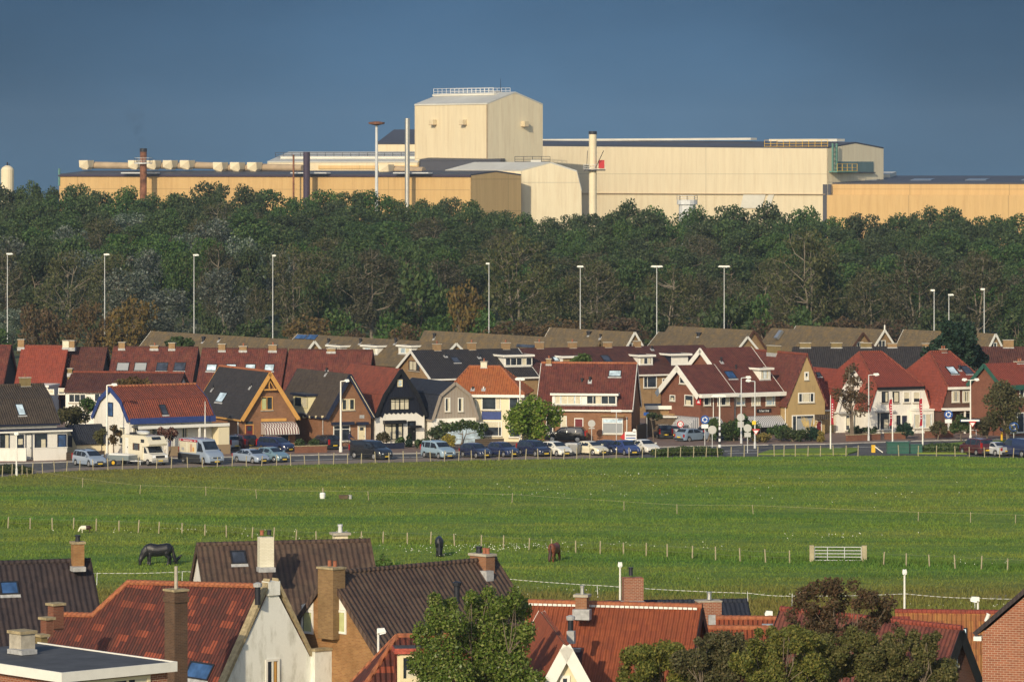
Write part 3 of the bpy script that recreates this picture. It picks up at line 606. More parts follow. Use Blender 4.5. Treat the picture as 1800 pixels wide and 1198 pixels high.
gq = np.concatenate([blades(150000, (272, 442), .05, .14, .05), clumps(1500, (285, 440), .1, .26, .05, .55, 34), clumps(330, (300, 440), .12, .3, .05, 1.3, 90), along_fence(16000, .7, .15, .42, .05, -1.0), along_fence(9000, 1.5, .1, .3, .05, -3.2),
                     clumps(900, (268, 292), .25, .6, .05, .6, 30), clumps(500, (276, 300), .2, .5, .05, .8, 30)])
tag(obj('grass', qmesh('grass', gq, 'grass_blades')), 'tufts of green grass over the meadow', kind='stuff')
plain('petal', (.82, .82, .74), .8, var=.05)
def daisies():
    qs = []
    def spot(px, py, sx, sy, n):
        n = int(n * .25)
        c = G(px, py); X = c.x + rng.normal(0, sx, n); Y = c.y + rng.normal(0, sy, n); h = rng.uniform(.12, .3, n); r = rng.uniform(.018, .042, n)
        q = np.zeros((n, 4, 3))
        for k, (a, b) in enumerate(((-1, 0), (0, -1), (1, 0), (0, 1))): q[:, k] = np.stack([X + r * a, Y + r * .4 * b, h + r * b * .9], 1)
        qs.append(q)
    for s in ((850, 966, 4.2, 1.3, 330), (915, 963, 2.5, 1.0, 150), (960, 962, 2.5, .9, 110), (785, 972, 2, 1.5, 80), (640, 946, 4, 1.2, 60), (560, 944, 4, 1.2, 50), (380, 938, 6, 1.0, 60), (275, 934, 3, .8, 70), (1030, 962, 4, 1.5, 60), (1120, 965, 5, 3, 40),
              (1475, 944, 3, 1.0, 90), (1735, 993, 3, 1.2, 60), (1690, 1068, 2.6, 1.8, 130), (1395, 1048, 2, 1, 60), (945, 1040, 3, 1.5, 80), (1100, 836, 5, 2, 40), (1190, 834, 3, 1, 30), (1000, 870, 5, 2, 45), (1120, 872, 5, 3, 40), (930, 858, 4, 2, 30), (1330, 850, 9, 6, 60), (1600, 880, 9, 8, 60), (470, 862, 8, 4, 20), (770, 1025, 8, 3, 20)): spot(*s)
    tag(obj('daisies', qmesh('daisies', np.concatenate(qs), 'petal')), 'small white flowers scattered in the meadow', kind='stuff')
daisies()
blob_sheet('bare_earth', [(1728, 1048), (1745, 1045), (1772, 1046), (1768, 1052), (1740, 1052)], .035, 'gravel', 'pale patch of bare earth in the meadow', 0)

# ---------------------------------------------------------------- thin haze added to lift and tint the shadows, its box round the camera and everything built
t = NT('haze'); pv = t.n('VolumePrincipled', i={'Color': (.66, .82, 1, 1), 'Density': HAZE, 'Anisotropy': .0}); o_ = t.n('OutputMaterial'); t.t.links.new(pv.outputs[0], o_.inputs['Volume']); MATS['haze'] = t.m
mb = MB(); mb.abox(-2550, 2550, -950, 2650, -1.2, 66); tag(mb.build('haze', 'haze'), 'thin bluish haze added to lift shadows over village, wood and works', kind='stuff')
# ---------------------------------------------------------------- the street: houses from left to right
C_FAN = ((0, .22), (.78, 1))
# white bungalow cut by the frame
h = House('bungalow', 'long low white bungalow with brown gambrel roof at the left end of the street', G(118, 807) - Matrix.Rotation(R(27), 3, 'Z') @ Vector((13.5, 0, 0)), 27)
h.body('x', 13.0, 9, [(0, 3.75), (2.3, 6.0), (4.5, 7.25), (6.7, 6.0), (9, 3.75)], 'white_wall', 'tile_brown', 'navy_paint', y0=1.6, over=.25, cap='tile_brown')
h.box('porch', 0, 13.5, 0, 1.58, 0, 2.95, 'white_wall'); h.box('flat_roof', -.1, 13.9, -.35, 1.75, 2.96, 3.2, 'bitumen'); h.box('fascia', -.1, 13.94, -.4, -.352, 2.88, 3.05, 'white_paint'); h.box('fascia', -.1, 13.94, -.392, -.352, 3.052, 3.26, 'navy_paint')
h.window('front', 0, 762, 16, 795, 'navy_paint', 2, curtain=((.5, 1),)); h.window('front', 30, 764, 41, 795, 'navy_paint', 1, curtain=((0, 1, .45, .8),)); h.door('front', 46, 764, 55, 805, 'white_paint', 'navy_paint'); h.window('front', 61, 762, 82, 793, 'navy_paint', 1, curtain=((.55, .95, 0, .7),)); h.window('front', 101, 763, 116, 787, 'navy_paint', 1, pane='blue_glass', sill=None)
h.fc['roof_a'] = h.fc['roof0']; h.skylight('roof0', 30, 711, 42, 729, 'pale_glass'); h.chimney(44, 664, 17, 'brick_moss', ybot=684, face='ridge')
# white gambrel house with blue trim
h = House('gambrel_house', 'white gambrel-fronted house with orange-red roof and bright blue trim', G(227, 804), 33)
h.body('x', 9.7, 7.8, gam(7.8, 4.0, 1.5, 5.75, 7.0), 'white_wall', 'tile_red', 'blue_paint', over=.3, end=.2, barge_w=.32, cap='ridge_orange')
h.box('blue_fascia', -.1, 9.9, -.5, -.42, 3.45, 4.05, 'blue_paint'); h.box('flat_roof', .3, 10.9, -1.5, -.005, 3.1, 3.25, 'bitumen'); h.box('canopy_edge', .25, 10.95, -1.56, -1.502, 2.98, 3.3, 'white_paint')
mb = MB()
for x in (.5, 3.6, 6.9, 10.6): mb.abox(x, x + .16, -1.45, -1.29, .12, 3.09)
h.box('porch_post', 3.6, 3.78, -1.45, -1.27, .1, 3.09, 'white_paint'); h.box('porch_post', 7.4, 7.58, -1.45, -1.27, .1, 3.09, 'white_paint'); h.box('end_wall', 9.72, 11.0, -1.4, .6, .1, 3.09, 'cream_wall')
h.window('left', 190, 707, 199, 731, 'navy_paint', 1, pane='blue_glass', sill=None); h.window('left', 210, 750, 221, 780, 'white_paint', 1, 2, curtain=((0, 1, .35, .95),)); h.window('left', 173, 749, 186, 775, 'black_paint', 2)
for a, b in ((233, 246), (262, 286), (318, 331)): h.window('front', a, 751, b, 772, 'white_paint', 2, curtain=C_FAN)
h.door('front', 291, 751, 301, 790, 'blue_paint'); h.skylight('roof0', 283, 712, 292, 728)
# brown-brick gable house with ochre barge boards
h = House('gable_house', 'brown brick gable house with ochre barge boards and a striped awning', G(424, 788), 25)
h.body('y', 6.2, 13.8, gab(6.2, 3.32, 7.98), 'brick_brown', 'tile_black', 'ochre_paint', over=.35, end=.55, cap='ridge_orange', barge_w=.28)
h.window('front', 459, 697, 479, 720, 'ochre_paint', 2, curtain=((.0, .42, 0, .9),), cm='green_curtain'); h.door('front', 432, 747, 444, 790, 'maroon_paint', 'ochre_paint', .25); h.panel('transom', 'front', 432, 740, 444, 746, .0, .04, 'glass'); h.panel('sign_board', 'front', 459, 735, 503, 740, .0, .12, 'ochre_paint')
h.awning('front', 458, 742, 517, 762, 1.5); h.window('front', 461, 762, 508, 782, 'ochre_paint', 3)
f = h.fc['front']; mb = MB(); zc = 6.68; mb.box(f, 2.2, 3.9, zc - .55, zc - .4, .3, .45); mb.tube(f.at(3.05, zc - .5, .38), f.at(3.05, 7.8, .38), .06); mb.tube(f.at(2.4, zc - .42, .38), f.at(3.0, zc + .5, .38), .05); mb.tube(f.at(3.7, zc - .42, .38), f.at(3.1, zc + .5, .38), .05); mb.build('gable_truss', 'ochre_paint', h.root)
h.skylight('roof0', 383, 690, 396, 706, 'pale_glass'); h.vent('roof0', 373, 684); h.vent('roof0', 440, 680, .4); h.pipe('left', 420, 738, 795)
# brick gable house with cream dormer
h = House('gable_house', 'brick gable house with dark roof, navy edging and a cream dormer window', G(573, 786), 25)
h.body('y', 5.2, 13.6, gab(5.2, 3.41, 7.72), 'brick_brown', 'tile_brown', 'navy_paint', over=.35, end=.5, barge_w=.3)
g = h.dormer('roof0', 516, 693, 540, 724, 'yellow_cream_paint', 'yellow_cream_paint', 'bitumen', 'navy_paint'); h.window(g, 518, 697, 540, 715, 'yellow_cream_paint', [.42], curtain=((.05, .4),), sill=None, name='dormer_window')
mb = MB(); f = h.fc['front']; mb.tube(f.at(5.4, 3.1, .52), f.at(2.65, 7.58, .52), .045); mb.build('verge_strip', 'cream_paint', h.root)
h.window('front', 601, 701, 623, 720, 'cream_paint', [.35, .62], curtain=((.36, .62),)); h.window('front', 586, 747, 615, 775, 'white_paint', 2, [.75]); h.panel('lintel_canopy', 'front', 582, 741, 620, 746, 0, .5, 'navy_paint'); h.door('front', 630, 749, 641, 790, 'cream_paint', 'white_paint', .2); h.panel('door_canopy', 'front', 626, 741, 645, 746, 0, .5, 'navy_paint')
h.panel('plaque', 'front', 632, 729, 640, 735, 0, .05, 'lead')
for px in (527, 538, 549, 560, 571): h.panel('bracket', 'left', px - 1, 730, px + 1, 734, 0, .35, 'cream_paint')
h.pipe('left', 569, 736, 790, 'lead'); h.vent('roof0', 573, 657, .5)
# black and white gambrel house
h = House('gambrel_house', 'black-boarded gambrel house with white ground floor and red tiled roof', G(660, 783), 25)
h.body('y', 5.75, 13.4, gam(5.75, 3.36, .9, 5.4, 8.13), 'white_wall', 'tile_red', 'black_paint', over=.3, end=.3, barge_w=.25)
mb = MB(); pr = gam(5.75, 3.36, .9, 5.4, 8.13); zig = []
n = 22
for i in range(n + 1): zig.append((5.75 - 5.75 * i / n, 3.15 - (.18 if i % 2 else 0) + (.35 if 2 < i < n - 3 else 0)))
ring = pr + zig[1:-1]; mb.prism([Vector((a, -.06, z)) for a, z in ring], [Vector((a, -.002, z)) for a, z in ring]); mb.build('boarded_gable', 'black_planks_and_shade', h.root); h.fc['board'] = h.fc['front'].moved(.06)
h.window('board', 699, 667, 707, 679, 'cream_paint', 1, 2, pane='pale_glass', sill=None); h.window('board', 686, 700, 719, 720, 'black_paint', [.25, .5, .75], [.72], curtain=((0, .46), (.54, 1)), sill=None); h.panel('window_hood', 'board', 684, 697, 722, 700, 0, .35, 'black_paint')
h.window('front', 675, 743, 708, 772, 'black_paint', [.4, .7], [.82], curtain=((.02, .38), (.45, .62), (.8, .98))); h.panel('window_hood', 'front', 673, 738, 711, 744, 0, .6, 'black_paint'); h.door('front', 718, 741, 729, 775, 'black_paint', 'black_paint', .2); h.panel('door_canopy', 'front', 717, 747, 737, 751, 0, .7, 'black_paint')
# low slate-roofed house with plank gable
h = House('gambrel_house', 'small gambrel house with grey plank gable and dark slate roof', G(760, 781), 25)
h.body('y', 5.2, 11, gam(5.2, 2.82, .85, 5.25, 6.57), 'white_wall', 'tile_navy', 'grey_planks', over=.2, end=.25, barge_w=.16)
mb = MB(); pr = gam(5.2, 2.82, .85, 5.25, 6.57); ring = pr; mb.prism([Vector((a, -.05, z)) for a, z in ring], [Vector((a, -.002, z)) for a, z in ring]); mb.build('plank_gable', 'grey_planks', h.root); h.fc['board'] = h.fc['front'].moved(.05)
h.window('board', 782, 699, 791, 723, 'white_paint', 1, curtain=((.55, 1),)); h.window('board', 805, 699, 814, 723, 'white_paint', 1, curtain=((.6, 1),)); h.window('front', 800, 758, 833, 772, 'white_paint', 2, pane='pale_glass'); h.box('conservatory', 1.2, 5.3, -1.6, -.01, 0, 2.2, 'pale_glass'); h.box('flat_roof', 1.1, 5.4, -1.7, -.01, 2.21, 2.35, 'white_paint')
# cream house with orange hipped roof
h = House('hipped_house', 'cream two-storey house under an orange hipped roof', G(787, 777), -7)
h.hip(8.1, 7.4, 5.38, 7.97, 1.9, 5.3, 'cream_wall', 'tile_orange', 'white_paint', over=.35, cap='ridge_orange')
h.window('front', 847, 695, 880, 720, 'white_paint', [.75], pane='glass', curtain=((.78, .98),)); h.panel('spandrel', 'front', 847, 723, 881, 737, 0, .05, 'blue_paint'); h.window('front', 851, 740, 882, 766, 'white_paint', [.82], curtain=((0, 1, .6, 1),)); h.window('front', 895, 695, 914, 720, 'white_paint', [.8]); h.panel('spandrel', 'front', 895, 723, 914, 737, 0, .05, 'blue_paint'); h.window('front', 895, 740, 914, 768, 'white_paint', 1)
h.panel('window_head', 'front', 846, 690.5, 882, 694, 0, .06, 'navy_paint'); h.panel('window_head', 'front', 894, 690.5, 915, 694, 0, .06, 'navy_paint'); h.pipe('front', 837, 694, 786); h.chimney(851, 636, 11, 'brick_white', ybot=650); h.vent('roof0', 831, 684, .35); h.vent('roof0', 850, 684, .35, .06, 'white_paint')
# dark red roof with long white dormer
h = House('brick_house', 'brick house with dark red roof and a long white strip dormer', G(1110, 776) - Matrix.Rotation(R(-8), 3, 'Z') @ Vector((10.3, 0, 0)), -8)
h.body('x', 10.3, 8.4, gab(8.4, 3.66, 8.2), 'brick_brown', 'tile_maroon', 'white_paint', over=.35, end=.15, cap='ridge_orange', barge_w=.22)
g = h.dormer('roof0', 971, 693, 1084, 711, 'white_paint', 'white_paint', 'tile_red'); h.window(g, 974, 694, 1022, 710, 'white_paint', [.22, .5, .78], curtain=((.02, .2), (.26, .74), (.8, .98)), pane='pale_glass', sill=None, name='dormer_window'); h.window(g, 1031, 695, 1083, 710, 'white_paint', [.22, .5, .74], curtain=((.3, .48),), sill=None, name='dormer_window')
h.skylight('roof0', 1071, 652, 1091, 661, 'pale_glass'); h.vent('roof0', 1037, 670, .55, .11); h.vent('roof0', 1023, 670, .4, .14, flash=None); h.chimney(965, 631, 9, 'brick_tan', ybot=650, pots=1)
h.door('front', 1011, 736, 1024, 775, 'maroon_paint', 'white_paint'); h.window('front', 1059, 735, 1095, 762, 'white_paint', 1, [.7], pane='pale_glass', curtain=((0, 1, 0, .7),), cm='shade_grey'); h.window('front', 986, 731, 996, 758, 'white_paint', 1, curtain=((0, 1),)); h.pipe('front', 1102, 732, 785); h.window('front', 960, 733, 972, 760, 'white_paint', 1)
h.panel('window_head', 'front', 1056, 729, 1098, 732, 0, .15, 'brick_tan')
# twin gables with white verges
h = House('gable_house', 'smaller red-roofed brick house with thick white verges and a dark metal awning', G(1231, 771), 33)
h.body('x', 4.6, 7.6, gab(7.6, 4.95, 7.85), 'brick_red', 'tile_maroon', 'white_paint', over=.4, end=.45, endr=-.05, barge_w=.5)
h.box('eaves_board', -.4, 4.7, -.85, -.3, 4.55, 4.95, 'white_paint')
h.window('left', 1195, 662, 1206, 674, 'white_paint', 1); h.window('left', 1178, 694, 1187, 704, 'white_paint', 1, curtain=((.3, .8, 0, .6),)); h.window('left', 1204, 694, 1219, 712, 'white_paint', 1, curtain=((.3, .9, 0, .5),)); h.window('front', 1237, 697, 1249, 712, 'white_paint', [.75]); h.window('front', 1261, 696, 1282, 712, 'white_paint', [.3, .7], curtain=((.72, .98),))
p = h.panel('poster', 'left', 1224, 698, 1232.5, 711, 0, .05, 'sign_red'); f = h.fc['left']; u0, u1, v0, v1 = h.rect('left', 1226, 701, 1231, 708); mb = MB(); mb.prism([f.at(u0, v0, .052), f.at(u1, v0, .052), f.at((u0 + u1) / 2, v1, .052)], [f.at(u0, v0, .06), f.at(u1, v0, .06), f.at((u0 + u1) / 2, v1, .06)]); mb.build('emblem', 'sign_white', p)
h.awning('left', 1185, 732, 1229, 757, 1.3, 'awning_grey'); h.awning('front', 1240, 733, 1262, 757, 1.2, 'awning_grey'); h.pipe('front', 1253, 699, 735); h.panel('door_surround', 'left', 1170, 726, 1186, 770, 0, .1, 'brick_tan'); h.door('left', 1174, 733, 1182, 771, 'brown_paint', None, n=.1)
h = House('gable_house', 'larger red-roofed brick house with thick white verges, dormer and striped grey awning', G(1290, 768), 33)
h.body('x', 6.4, 12, gab(12, 4.9, 9.55), 'brick_red', 'tile_maroon', 'white_paint', over=.45, end=.3, barge_w=.42)
h.box('eaves_board', -.2, 6.6, -.9, -.35, 4.45, 4.9, 'white_paint')
g = h.dormer('roof0', 1335, 648, 1354, 667, lip=.25); h.window(g, 1337, 650, 1352, 666, 'white_paint', 2, pane='pale_glass', curtain=((.05, .3), (.7, .95)), sill=None, name='dormer_window'); h.skylight('roof0', 1277, 653, 1291, 665, 'blue_glass'); h.vent('roof0', 1268, 636, .6); h.vent('roof0', 1294, 648, .5, flash=None)
for a, b, k in ((1294, 1309, ((0, 1, .3, 1),)), (1321, 1336, ((0, 1),)), (1346, 1362, ((0, .75, .45, 1),))): h.window('front', a, 693, b, 712, 'white_paint', [.7], curtain=k, pane='pale_glass')
u = h.panel('sign_board', 'front', 1330, 718, 1355, 724.5, 0, .07, 'black_paint'); SIGN = (h, u)
h.awning('front', 1302, 731, 1373, 749, 1.5, 'awning_grey', curve=False); h.window('front', 1306, 750, 1366, 766, 'white_paint', 4); h.pipe('front', 1291, 697, 766)
# narrow tan gable
h = House('gable_house', 'narrow mossy tan house with steep gable between red roofs', G(1385, 766), 25)
h.body('y', 4.7, 12, gab(4.7, 3.7, 8.9), 'tan_wall', 'tile_maroon', 'tile_maroon', over=.4, end=.12, barge=False, cap='tile_red')
h.window('front', 1414, 653.5, 1421, 667, 'white_paint', 1, curtain=((0, 1, 0, .4),), fw=.12); h.window('front', 1403, 690, 1431, 707, 'white_paint', [.25, .75], curtain=((.28, .72),), fw=.1); h.window('front', 1392, 729, 1431, 760, 'white_paint', [.2], curtain=((.22, 1, 0, .85),), fw=.1, cm='shade_grey'); h.panel('porch_roof', 'front', 1432, 728, 1450, 736, 0, 1.0, 'tile_brown'); h.door('front', 1435, 740, 1443, 766, 'maroon_paint'); h.chimney(1360, 608, 16, 'brick_moss', ybot=628, pots=0); h.pipe('left', 1382, 715, 760)
# low link house and white gambrel with the street tree in front
h = House('link_house', 'low tan link building with red roof beside the white gambrel house', G(1448, 762), 25)
h.body('x', 1.75, 10, gab(10, 2.85, 7.0), 'tan_wall', 'tile_bright_red', 'white_paint', over=.3, end=.05, barge=False); h.skylight('roof0', 1436, 655, 1442, 661); h.window('front', 1468, 736, 1475, 755, 'white_paint', 1, curtain=((0, 1),))
h = House('gambrel_house', 'white gambrel house with dark windows behind the bare street tree', G(1470, 762), 25)
h.body('y', 4.3, 9, gam(4.3, 2.6, .75, 4.9, 7.0), 'white_wall', 'tile_bright_red', 'white_paint', over=.2, end=.2, barge_w=.25)
h.window('front', 1474, 697, 1486, 711, 'white_paint', 1, sill=None); h.window('front', 1501, 697, 1516, 711, 'white_paint', 1, sill=None); h.panel('name_plate', 'front', 1504, 714, 1512, 717.5, 0, .05, 'black_paint'); h.panel('eyebrow', 'front', 1472, 723, 1529, 726, 0, .5, 'lead'); h.window('front', 1486, 728, 1510, 756, 'white_paint', [.3, .6], pane='glass', curtain=((.05, .3, .3, .8),)); h.door('front', 1514, 729, 1524, 760, 'navy_paint')
# white trapezoid-front house
h = House('mansard_house', 'white-fronted house with big orange-red roof and four upper windows', G(1530, 764), 25)
h.hip(7.7, 12, 2.9, 8.85, 2.0, 4.9, 'white_wall', 'tile_bright_red', 'black_paint', zt=5.3, xt=.85, over=.15, cap='tile_red')
for a, b, c in ((1550, 1561, ((.6, 1),)), (1569, 1580, ((.2, 1),)), (1588, 1599, ((0, 1, .35, 1),)), (1605, 1617, ((0, 1, .35, 1),))): h.window('front', a, 688, b, 707, 'white_paint' if a > 1585 else 'black_paint', 1, curtain=c)
h.window('front', 1541, 724, 1569, 755, 'white_paint', [.2, .8], curtain=((.45, .75, 0, .6),)); h.window('front', 1576, 730, 1582, 746, 'black_paint', 1); h.door('front', 1585, 730, 1594, 757, 'navy_paint'); h.panel('eyebrow', 'front', 1538, 721, 1572, 724, 0, .4, 'lead')
h.box('bay_window', 5.2, 7.5, -1.2, -.01, .1, 2.6, 'white_wall'); h.box('bay_roof', 5.1, 7.6, -1.3, -.01, 2.61, 2.8, 'white_paint'); h.fc['bay'] = h.fc['front'].moved(1.2); h.window('bay', 1606, 727, 1638, 752, 'white_paint', [.33, .66], pane='pale_glass', curtain=((.05, .3), (.7, .95)))
# dark brick trapezoid-front house
h = House('mansard_house', 'dark brick house with big orange-red roof, two skylights and a white porch', G(1655, 763), 25)
h.hip(7.0, 12, 2.9, 8.85, 2.1, 4.6, 'brick_dark', 'tile_bright_red', 'white_paint', zt=5.3, xt=.75, over=.2, cap='tile_red')
for a, b in ((1673, 1686), (1692, 1704), (1710, 1722), (1728, 1740)): h.window('front', a, 687, b, 706, 'white_paint', [.55], curtain=((.05, .35), (.75, .95)))
h.skylight('roof0', 1667, 645, 1680, 657, 'pale_glass'); h.skylight('roof0', 1693, 644, 1706, 657, 'skylight_glass'); h.vent('roof0', 1687, 650, .6, .12); h.chimney(1658, 614, 9, 'brick_red', ybot=626, pots=2)
h.box('porch_roof', -.1, 6.4, -1.6, -.01, 2.75, 2.95, 'white_paint'); h.box('porch_edge', -.15, 6.45, -1.66, -1.602, 2.68, 3.0, 'white_paint')
for x in (.0, 2.1, 2.9, 4.6, 6.1): h.box('porch_post', x, x + .16, -1.5, -1.34, .1, 2.74, 'white_paint')
h.window('front', 1688, 725, 1714, 756, 'white_paint', [.3, .7], [.7], curtain=((.35, .6, 0, .5),)); h.window('front', 1726, 725, 1742, 752, 'white_paint', 2, [.7]); h.panel('name_board', 'front', 1678, 717, 1701, 719, .2, .26, 'yellow_paint')
# red house at the right edge
h = House('gable_house', 'red-roofed house with green barge boards cut by the right edge', G(1762, 768), 33)
h.body('x', 9, 5.6, gab(5.6, 5.75, 7.95), 'brick_red', 'tile_bright_red', 'green_paint', over=.3, end=.3, barge_w=.3); h.box('eaves_board', -.2, 9.2, -.55, -.3, 5.2, 5.75, 'green_paint')
h.window('front', 1792, 681, 1806, 697, 'white_paint', 2, curtain=((.6, 1),)); h.window('front', 1776, 725, 1800, 760, 'white_paint', 2); h.chimney(1792, 636, 13, 'brick_red', ybot=650, pots=2)
# little shed with the dark lean roof
h = House('shed', 'small cream shed with dark pitched roof beside the bungalow', G(135, 802), 33)
h.body('x', 3.6, 3.4, gab(3.4, 1.35, 3.1), 'cream_wall', 'tile_navy', 'tile_navy', over=.25, end=.2, barge=False, gutter=False); h.door('left', 120, 765, 127, 785, 'navy_paint', None)
# ---------------------------------------------------------------- the rows behind the street
def row_gx(label, xl, yl, xr, rot, zr, d, ez, wall, roof, trim='white_paint', group=None, Y=None, name='terraced_house', end=.05, endr=.2, cap=None, over=.3, barge=True):
    Y = Y or F * (CH - zr) / (yl - YH); p = P(xl, yl, Y)
    w = (xr - xl) * Y / F / math.cos(R(rot)) * (1 + math.tan(R(rot)) * (xl - 900) / F)
    h = House.from_point(name, label, p, (0, d / 2, zr), rot, group=group)
    h.base.z = 0; h.root.location.z = 0; trim = roof if trim == 'white_paint' else trim
    return h.body('x', w, d, gab(d, ez, zr), wall, roof, trim, over=over, end=end, endr=endr, cap=cap, barge=barge)
R0 = row_gx('dark red roof with shadowed end wall cut by the left edge behind the bungalow', -70, 606, 17, -10, 8.5, 8, 2.9, 'black_planks_and_shade', 'tile_maroon', end=.1)  # near-black wall colour carries the end wall's shade, here and along this row
r = row_gx('bright red roofed half of a pair, white annexe beneath it', 40, 610, 117, -10, 8.5, 8, 2.9, 'brick_red', 'tile_bright_red', cap='tile_red'); r.chimney(38, 597, 11, 'brick_tan', pots=0, ybot=616)
r.box('annexe', 2.3, 5.6, -4.6, -.02, 0, 4.2, 'white_wall'); r.box('annexe_roof', 2.1, 5.75, -4.8, -.02, 4.21, 4.45, 'white_paint'); r.fc['annexe'] = r.fc['front'].moved(4.6)
r.window('annexe', 79, 684, 95, 692, 'white_paint', 2, curtain=((0, 1),)); r.window('annexe', 103, 682, 114, 692, 'white_paint', 1, curtain=((0, 1, .3, 1),)); r.chimney(117, 599, 12, 'brick_white', pots=0, ybot=614); r.chimney(127, 599, 10, 'brick_tan', pots=0, ybot=614)
r = row_gx('dark red roofed half of a pair next to the bright red roof', 117.4, 610.4, 186, -10, 8.45, 8, 2.9, 'black_planks_and_shade', 'tile_dark_red', end=-.02)
r = row_gx('dark red roof with two grey-blinded and two dark skylights', 201, 612, 345, -10, 8.5, 8, 2.9, 'black_planks_and_shade', 'tile_maroon', cap='tile_dark_red')
for a, b, p in ((206, 226, 'shade_grey'), (237, 257, 'shade_grey'), (276, 294, 'skylight_glass'), (307, 325, 'skylight_glass')): r.skylight('roof0', a, 638, b, 651, p)
r.chimney(215, 602, 11, 'brick_tan', pots=0, ybot=614); r.chimney(272, 608, 14, 'brick_tan', pots=1, ybot=618); r.chimney(303, 603, 11, 'brick_tan', pots=0, ybot=614)
r = row_gx('dark red roof with four pale skylights in a row', 357, 615, 501, -10, 8.5, 8, 2.9, 'black_planks_and_shade', 'tile_maroon', cap='tile_dark_red')
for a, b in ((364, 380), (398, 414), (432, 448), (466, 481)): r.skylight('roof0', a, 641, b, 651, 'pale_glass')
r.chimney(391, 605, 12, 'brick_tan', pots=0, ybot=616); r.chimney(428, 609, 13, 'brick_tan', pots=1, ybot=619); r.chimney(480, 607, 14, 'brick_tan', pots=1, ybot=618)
r = row_gx('dark red roof with a white-edged left verge, skylight-free', 511, 617, 652, -10, 8.45, 8, 2.9, 'black_planks_and_shade', 'tile_maroon', cap='tile_dark_red', end=.15); r.chimney(583, 613, 15, 'brick_tan', pots=0, ybot=622); r.vent('roof0', 574, 653, .5)
r = row_gx('white upper-windowed house with plum roof behind the gambrel house', 128, 656, 320, -10, 6.5, 6, 4.75, 'white_wall', 'tile_dark_red', Y=485, cap='tile_red', name='terraced_house')
r.window('front', 121, 692, 151, 707, 'white_paint', 3); r.window('front', 166, 691, 185, 706, 'white_paint', 2); r.window('front', 200, 691, 220, 706, 'white_paint', 2); r.chimney(124, 648, 8, 'brick_moss', ybot=666, pots=0)
# middle row under dark roofs: four joined houses
MR = 'joined houses of the dark-roofed middle row'
Y0 = F * (CH - 8.3) / (617 - YH); p0 = P(726, 617, Y0); ROT = 24
def mid(label, off, w, wall, roof, end=0.0, endr=0.0, barge=False):
    h = House.from_point('terraced_house', label, p0, (-off, 5.7, 8.3), ROT, group=MR); h.base.z = 0; h.root.location.z = 0
    return h.body('x', w, 11.4, gab(11.4, 5.4, 8.3), wall, roof, 'white_paint', over=.35, end=end, endr=endr, barge=barge)
h = mid('dark-roofed middle-row end house with a sunlit tan gable and wide white dormer', 0, 13.5, 'brick_tan', 'tile_black', .3, 0, True)
h.window('left', 719, 634, 738, 651, 'brown_paint', [.3, .62], curtain=((.32, .6), (.65, .95)))
g = h.dormer('roof0', 887, 625, 933, 644, lip=.3); h.window(g, 888, 628, 935, 642, 'white_paint', [.2, .42, .62, .78], curtain=((.63, .78),), sill=None, name='dormer_window'); h.skylight('roof0', 795, 628, 806, 637, 'skylight_glass'); h.vent('roof0', 842, 628, .6); h.vent('roof0', 783, 626, .4)
for px, yt, m in ((768, 605, 'brick_tan'), (829, 603, 'brick_tan'), (889, 603, 'brick_tan')): h.chimney(px, yt, 12, m, ybot=616, pots=1)
h2 = mid('dark maroon roofed middle-row house with white-framed loft opening', 13.55, 8.6, 'brick_tan', 'tile_dark_red')
for px in (948, 1006): h2.chimney(px, 602, 12, 'brick_tan', ybot=614, pots=1)
g = h2.dormer('roof0', 990, 627, 1030, 641, 'brick_tan'); h2.skylight('roof0', 1060, 625, 1072, 636, 'skylight_glass'); h2.skylight('roof0', 973, 628, 981, 634, 'pale_glass')
h3 = mid('dark maroon roofed middle-row house with small three-pane white dormer', 22.2, 6.2, 'brick_tan', 'tile_dark_red')
g = h3.dormer('roof0', 1123, 625, 1147, 641, lip=.25); h3.window(g, 1125, 628, 1145, 640, 'white_paint', 3, curtain=((.05, .3), (.7, .95)), sill=None, name='dormer_window'); h3.chimney(1068, 602, 12, 'brick_tan', ybot=612, pots=0)
h3.window('front', 1131, 661, 1154, 681, 'white_paint', [.3], curtain=()); h3.window('front', 1164, 665, 1175, 680, 'white_paint', 1, curtain=((0, 1, 0, .4),))
h4 = mid('dark-roofed middle-row end house with wide pale-boarded dormer', 28.45, 9.5, 'brick_tan', 'tile_dark_red', 0, .2)
g = h4.dormer('roof0', 1180, 623, 1209, 641, 'white_paint', 'navy_paint', lip=.35); h4.vent('roof0', 1146, 614, .5); h4.chimney(1120, 600, 10, 'brick_tan', ybot=610, pots=0)
YD = 505
h = row_gx('black-roofed row with four square brick chimneys behind the red roofs on the right', 1395, 620, 1640, 4, 8.3, 10, 4, 'brick_tan', 'tile_black', Y=512)
for px in (1415, 1470, 1522): h.chimney(px, 603, 19, 'brick_moss', ybot=622, pots=0)
for px in (1568, 1629): h.chimney(px, 604, 16, 'brick_tan', ybot=622, pots=0)
h = row_gx('dark roof ridge right of the conifer with one brick chimney', 1690, 616, 1840, 4, 8.3, 10, 4, 'brick_tan', 'tile_dark_red', Y=512); h.chimney(1772, 598, 18, 'brick_tan', ybot=616, pots=0)
h = House('outbuilding', 'flat-roofed tan outbuilding with white fascia in the lane between the brick houses', G(1138, 766), 0)
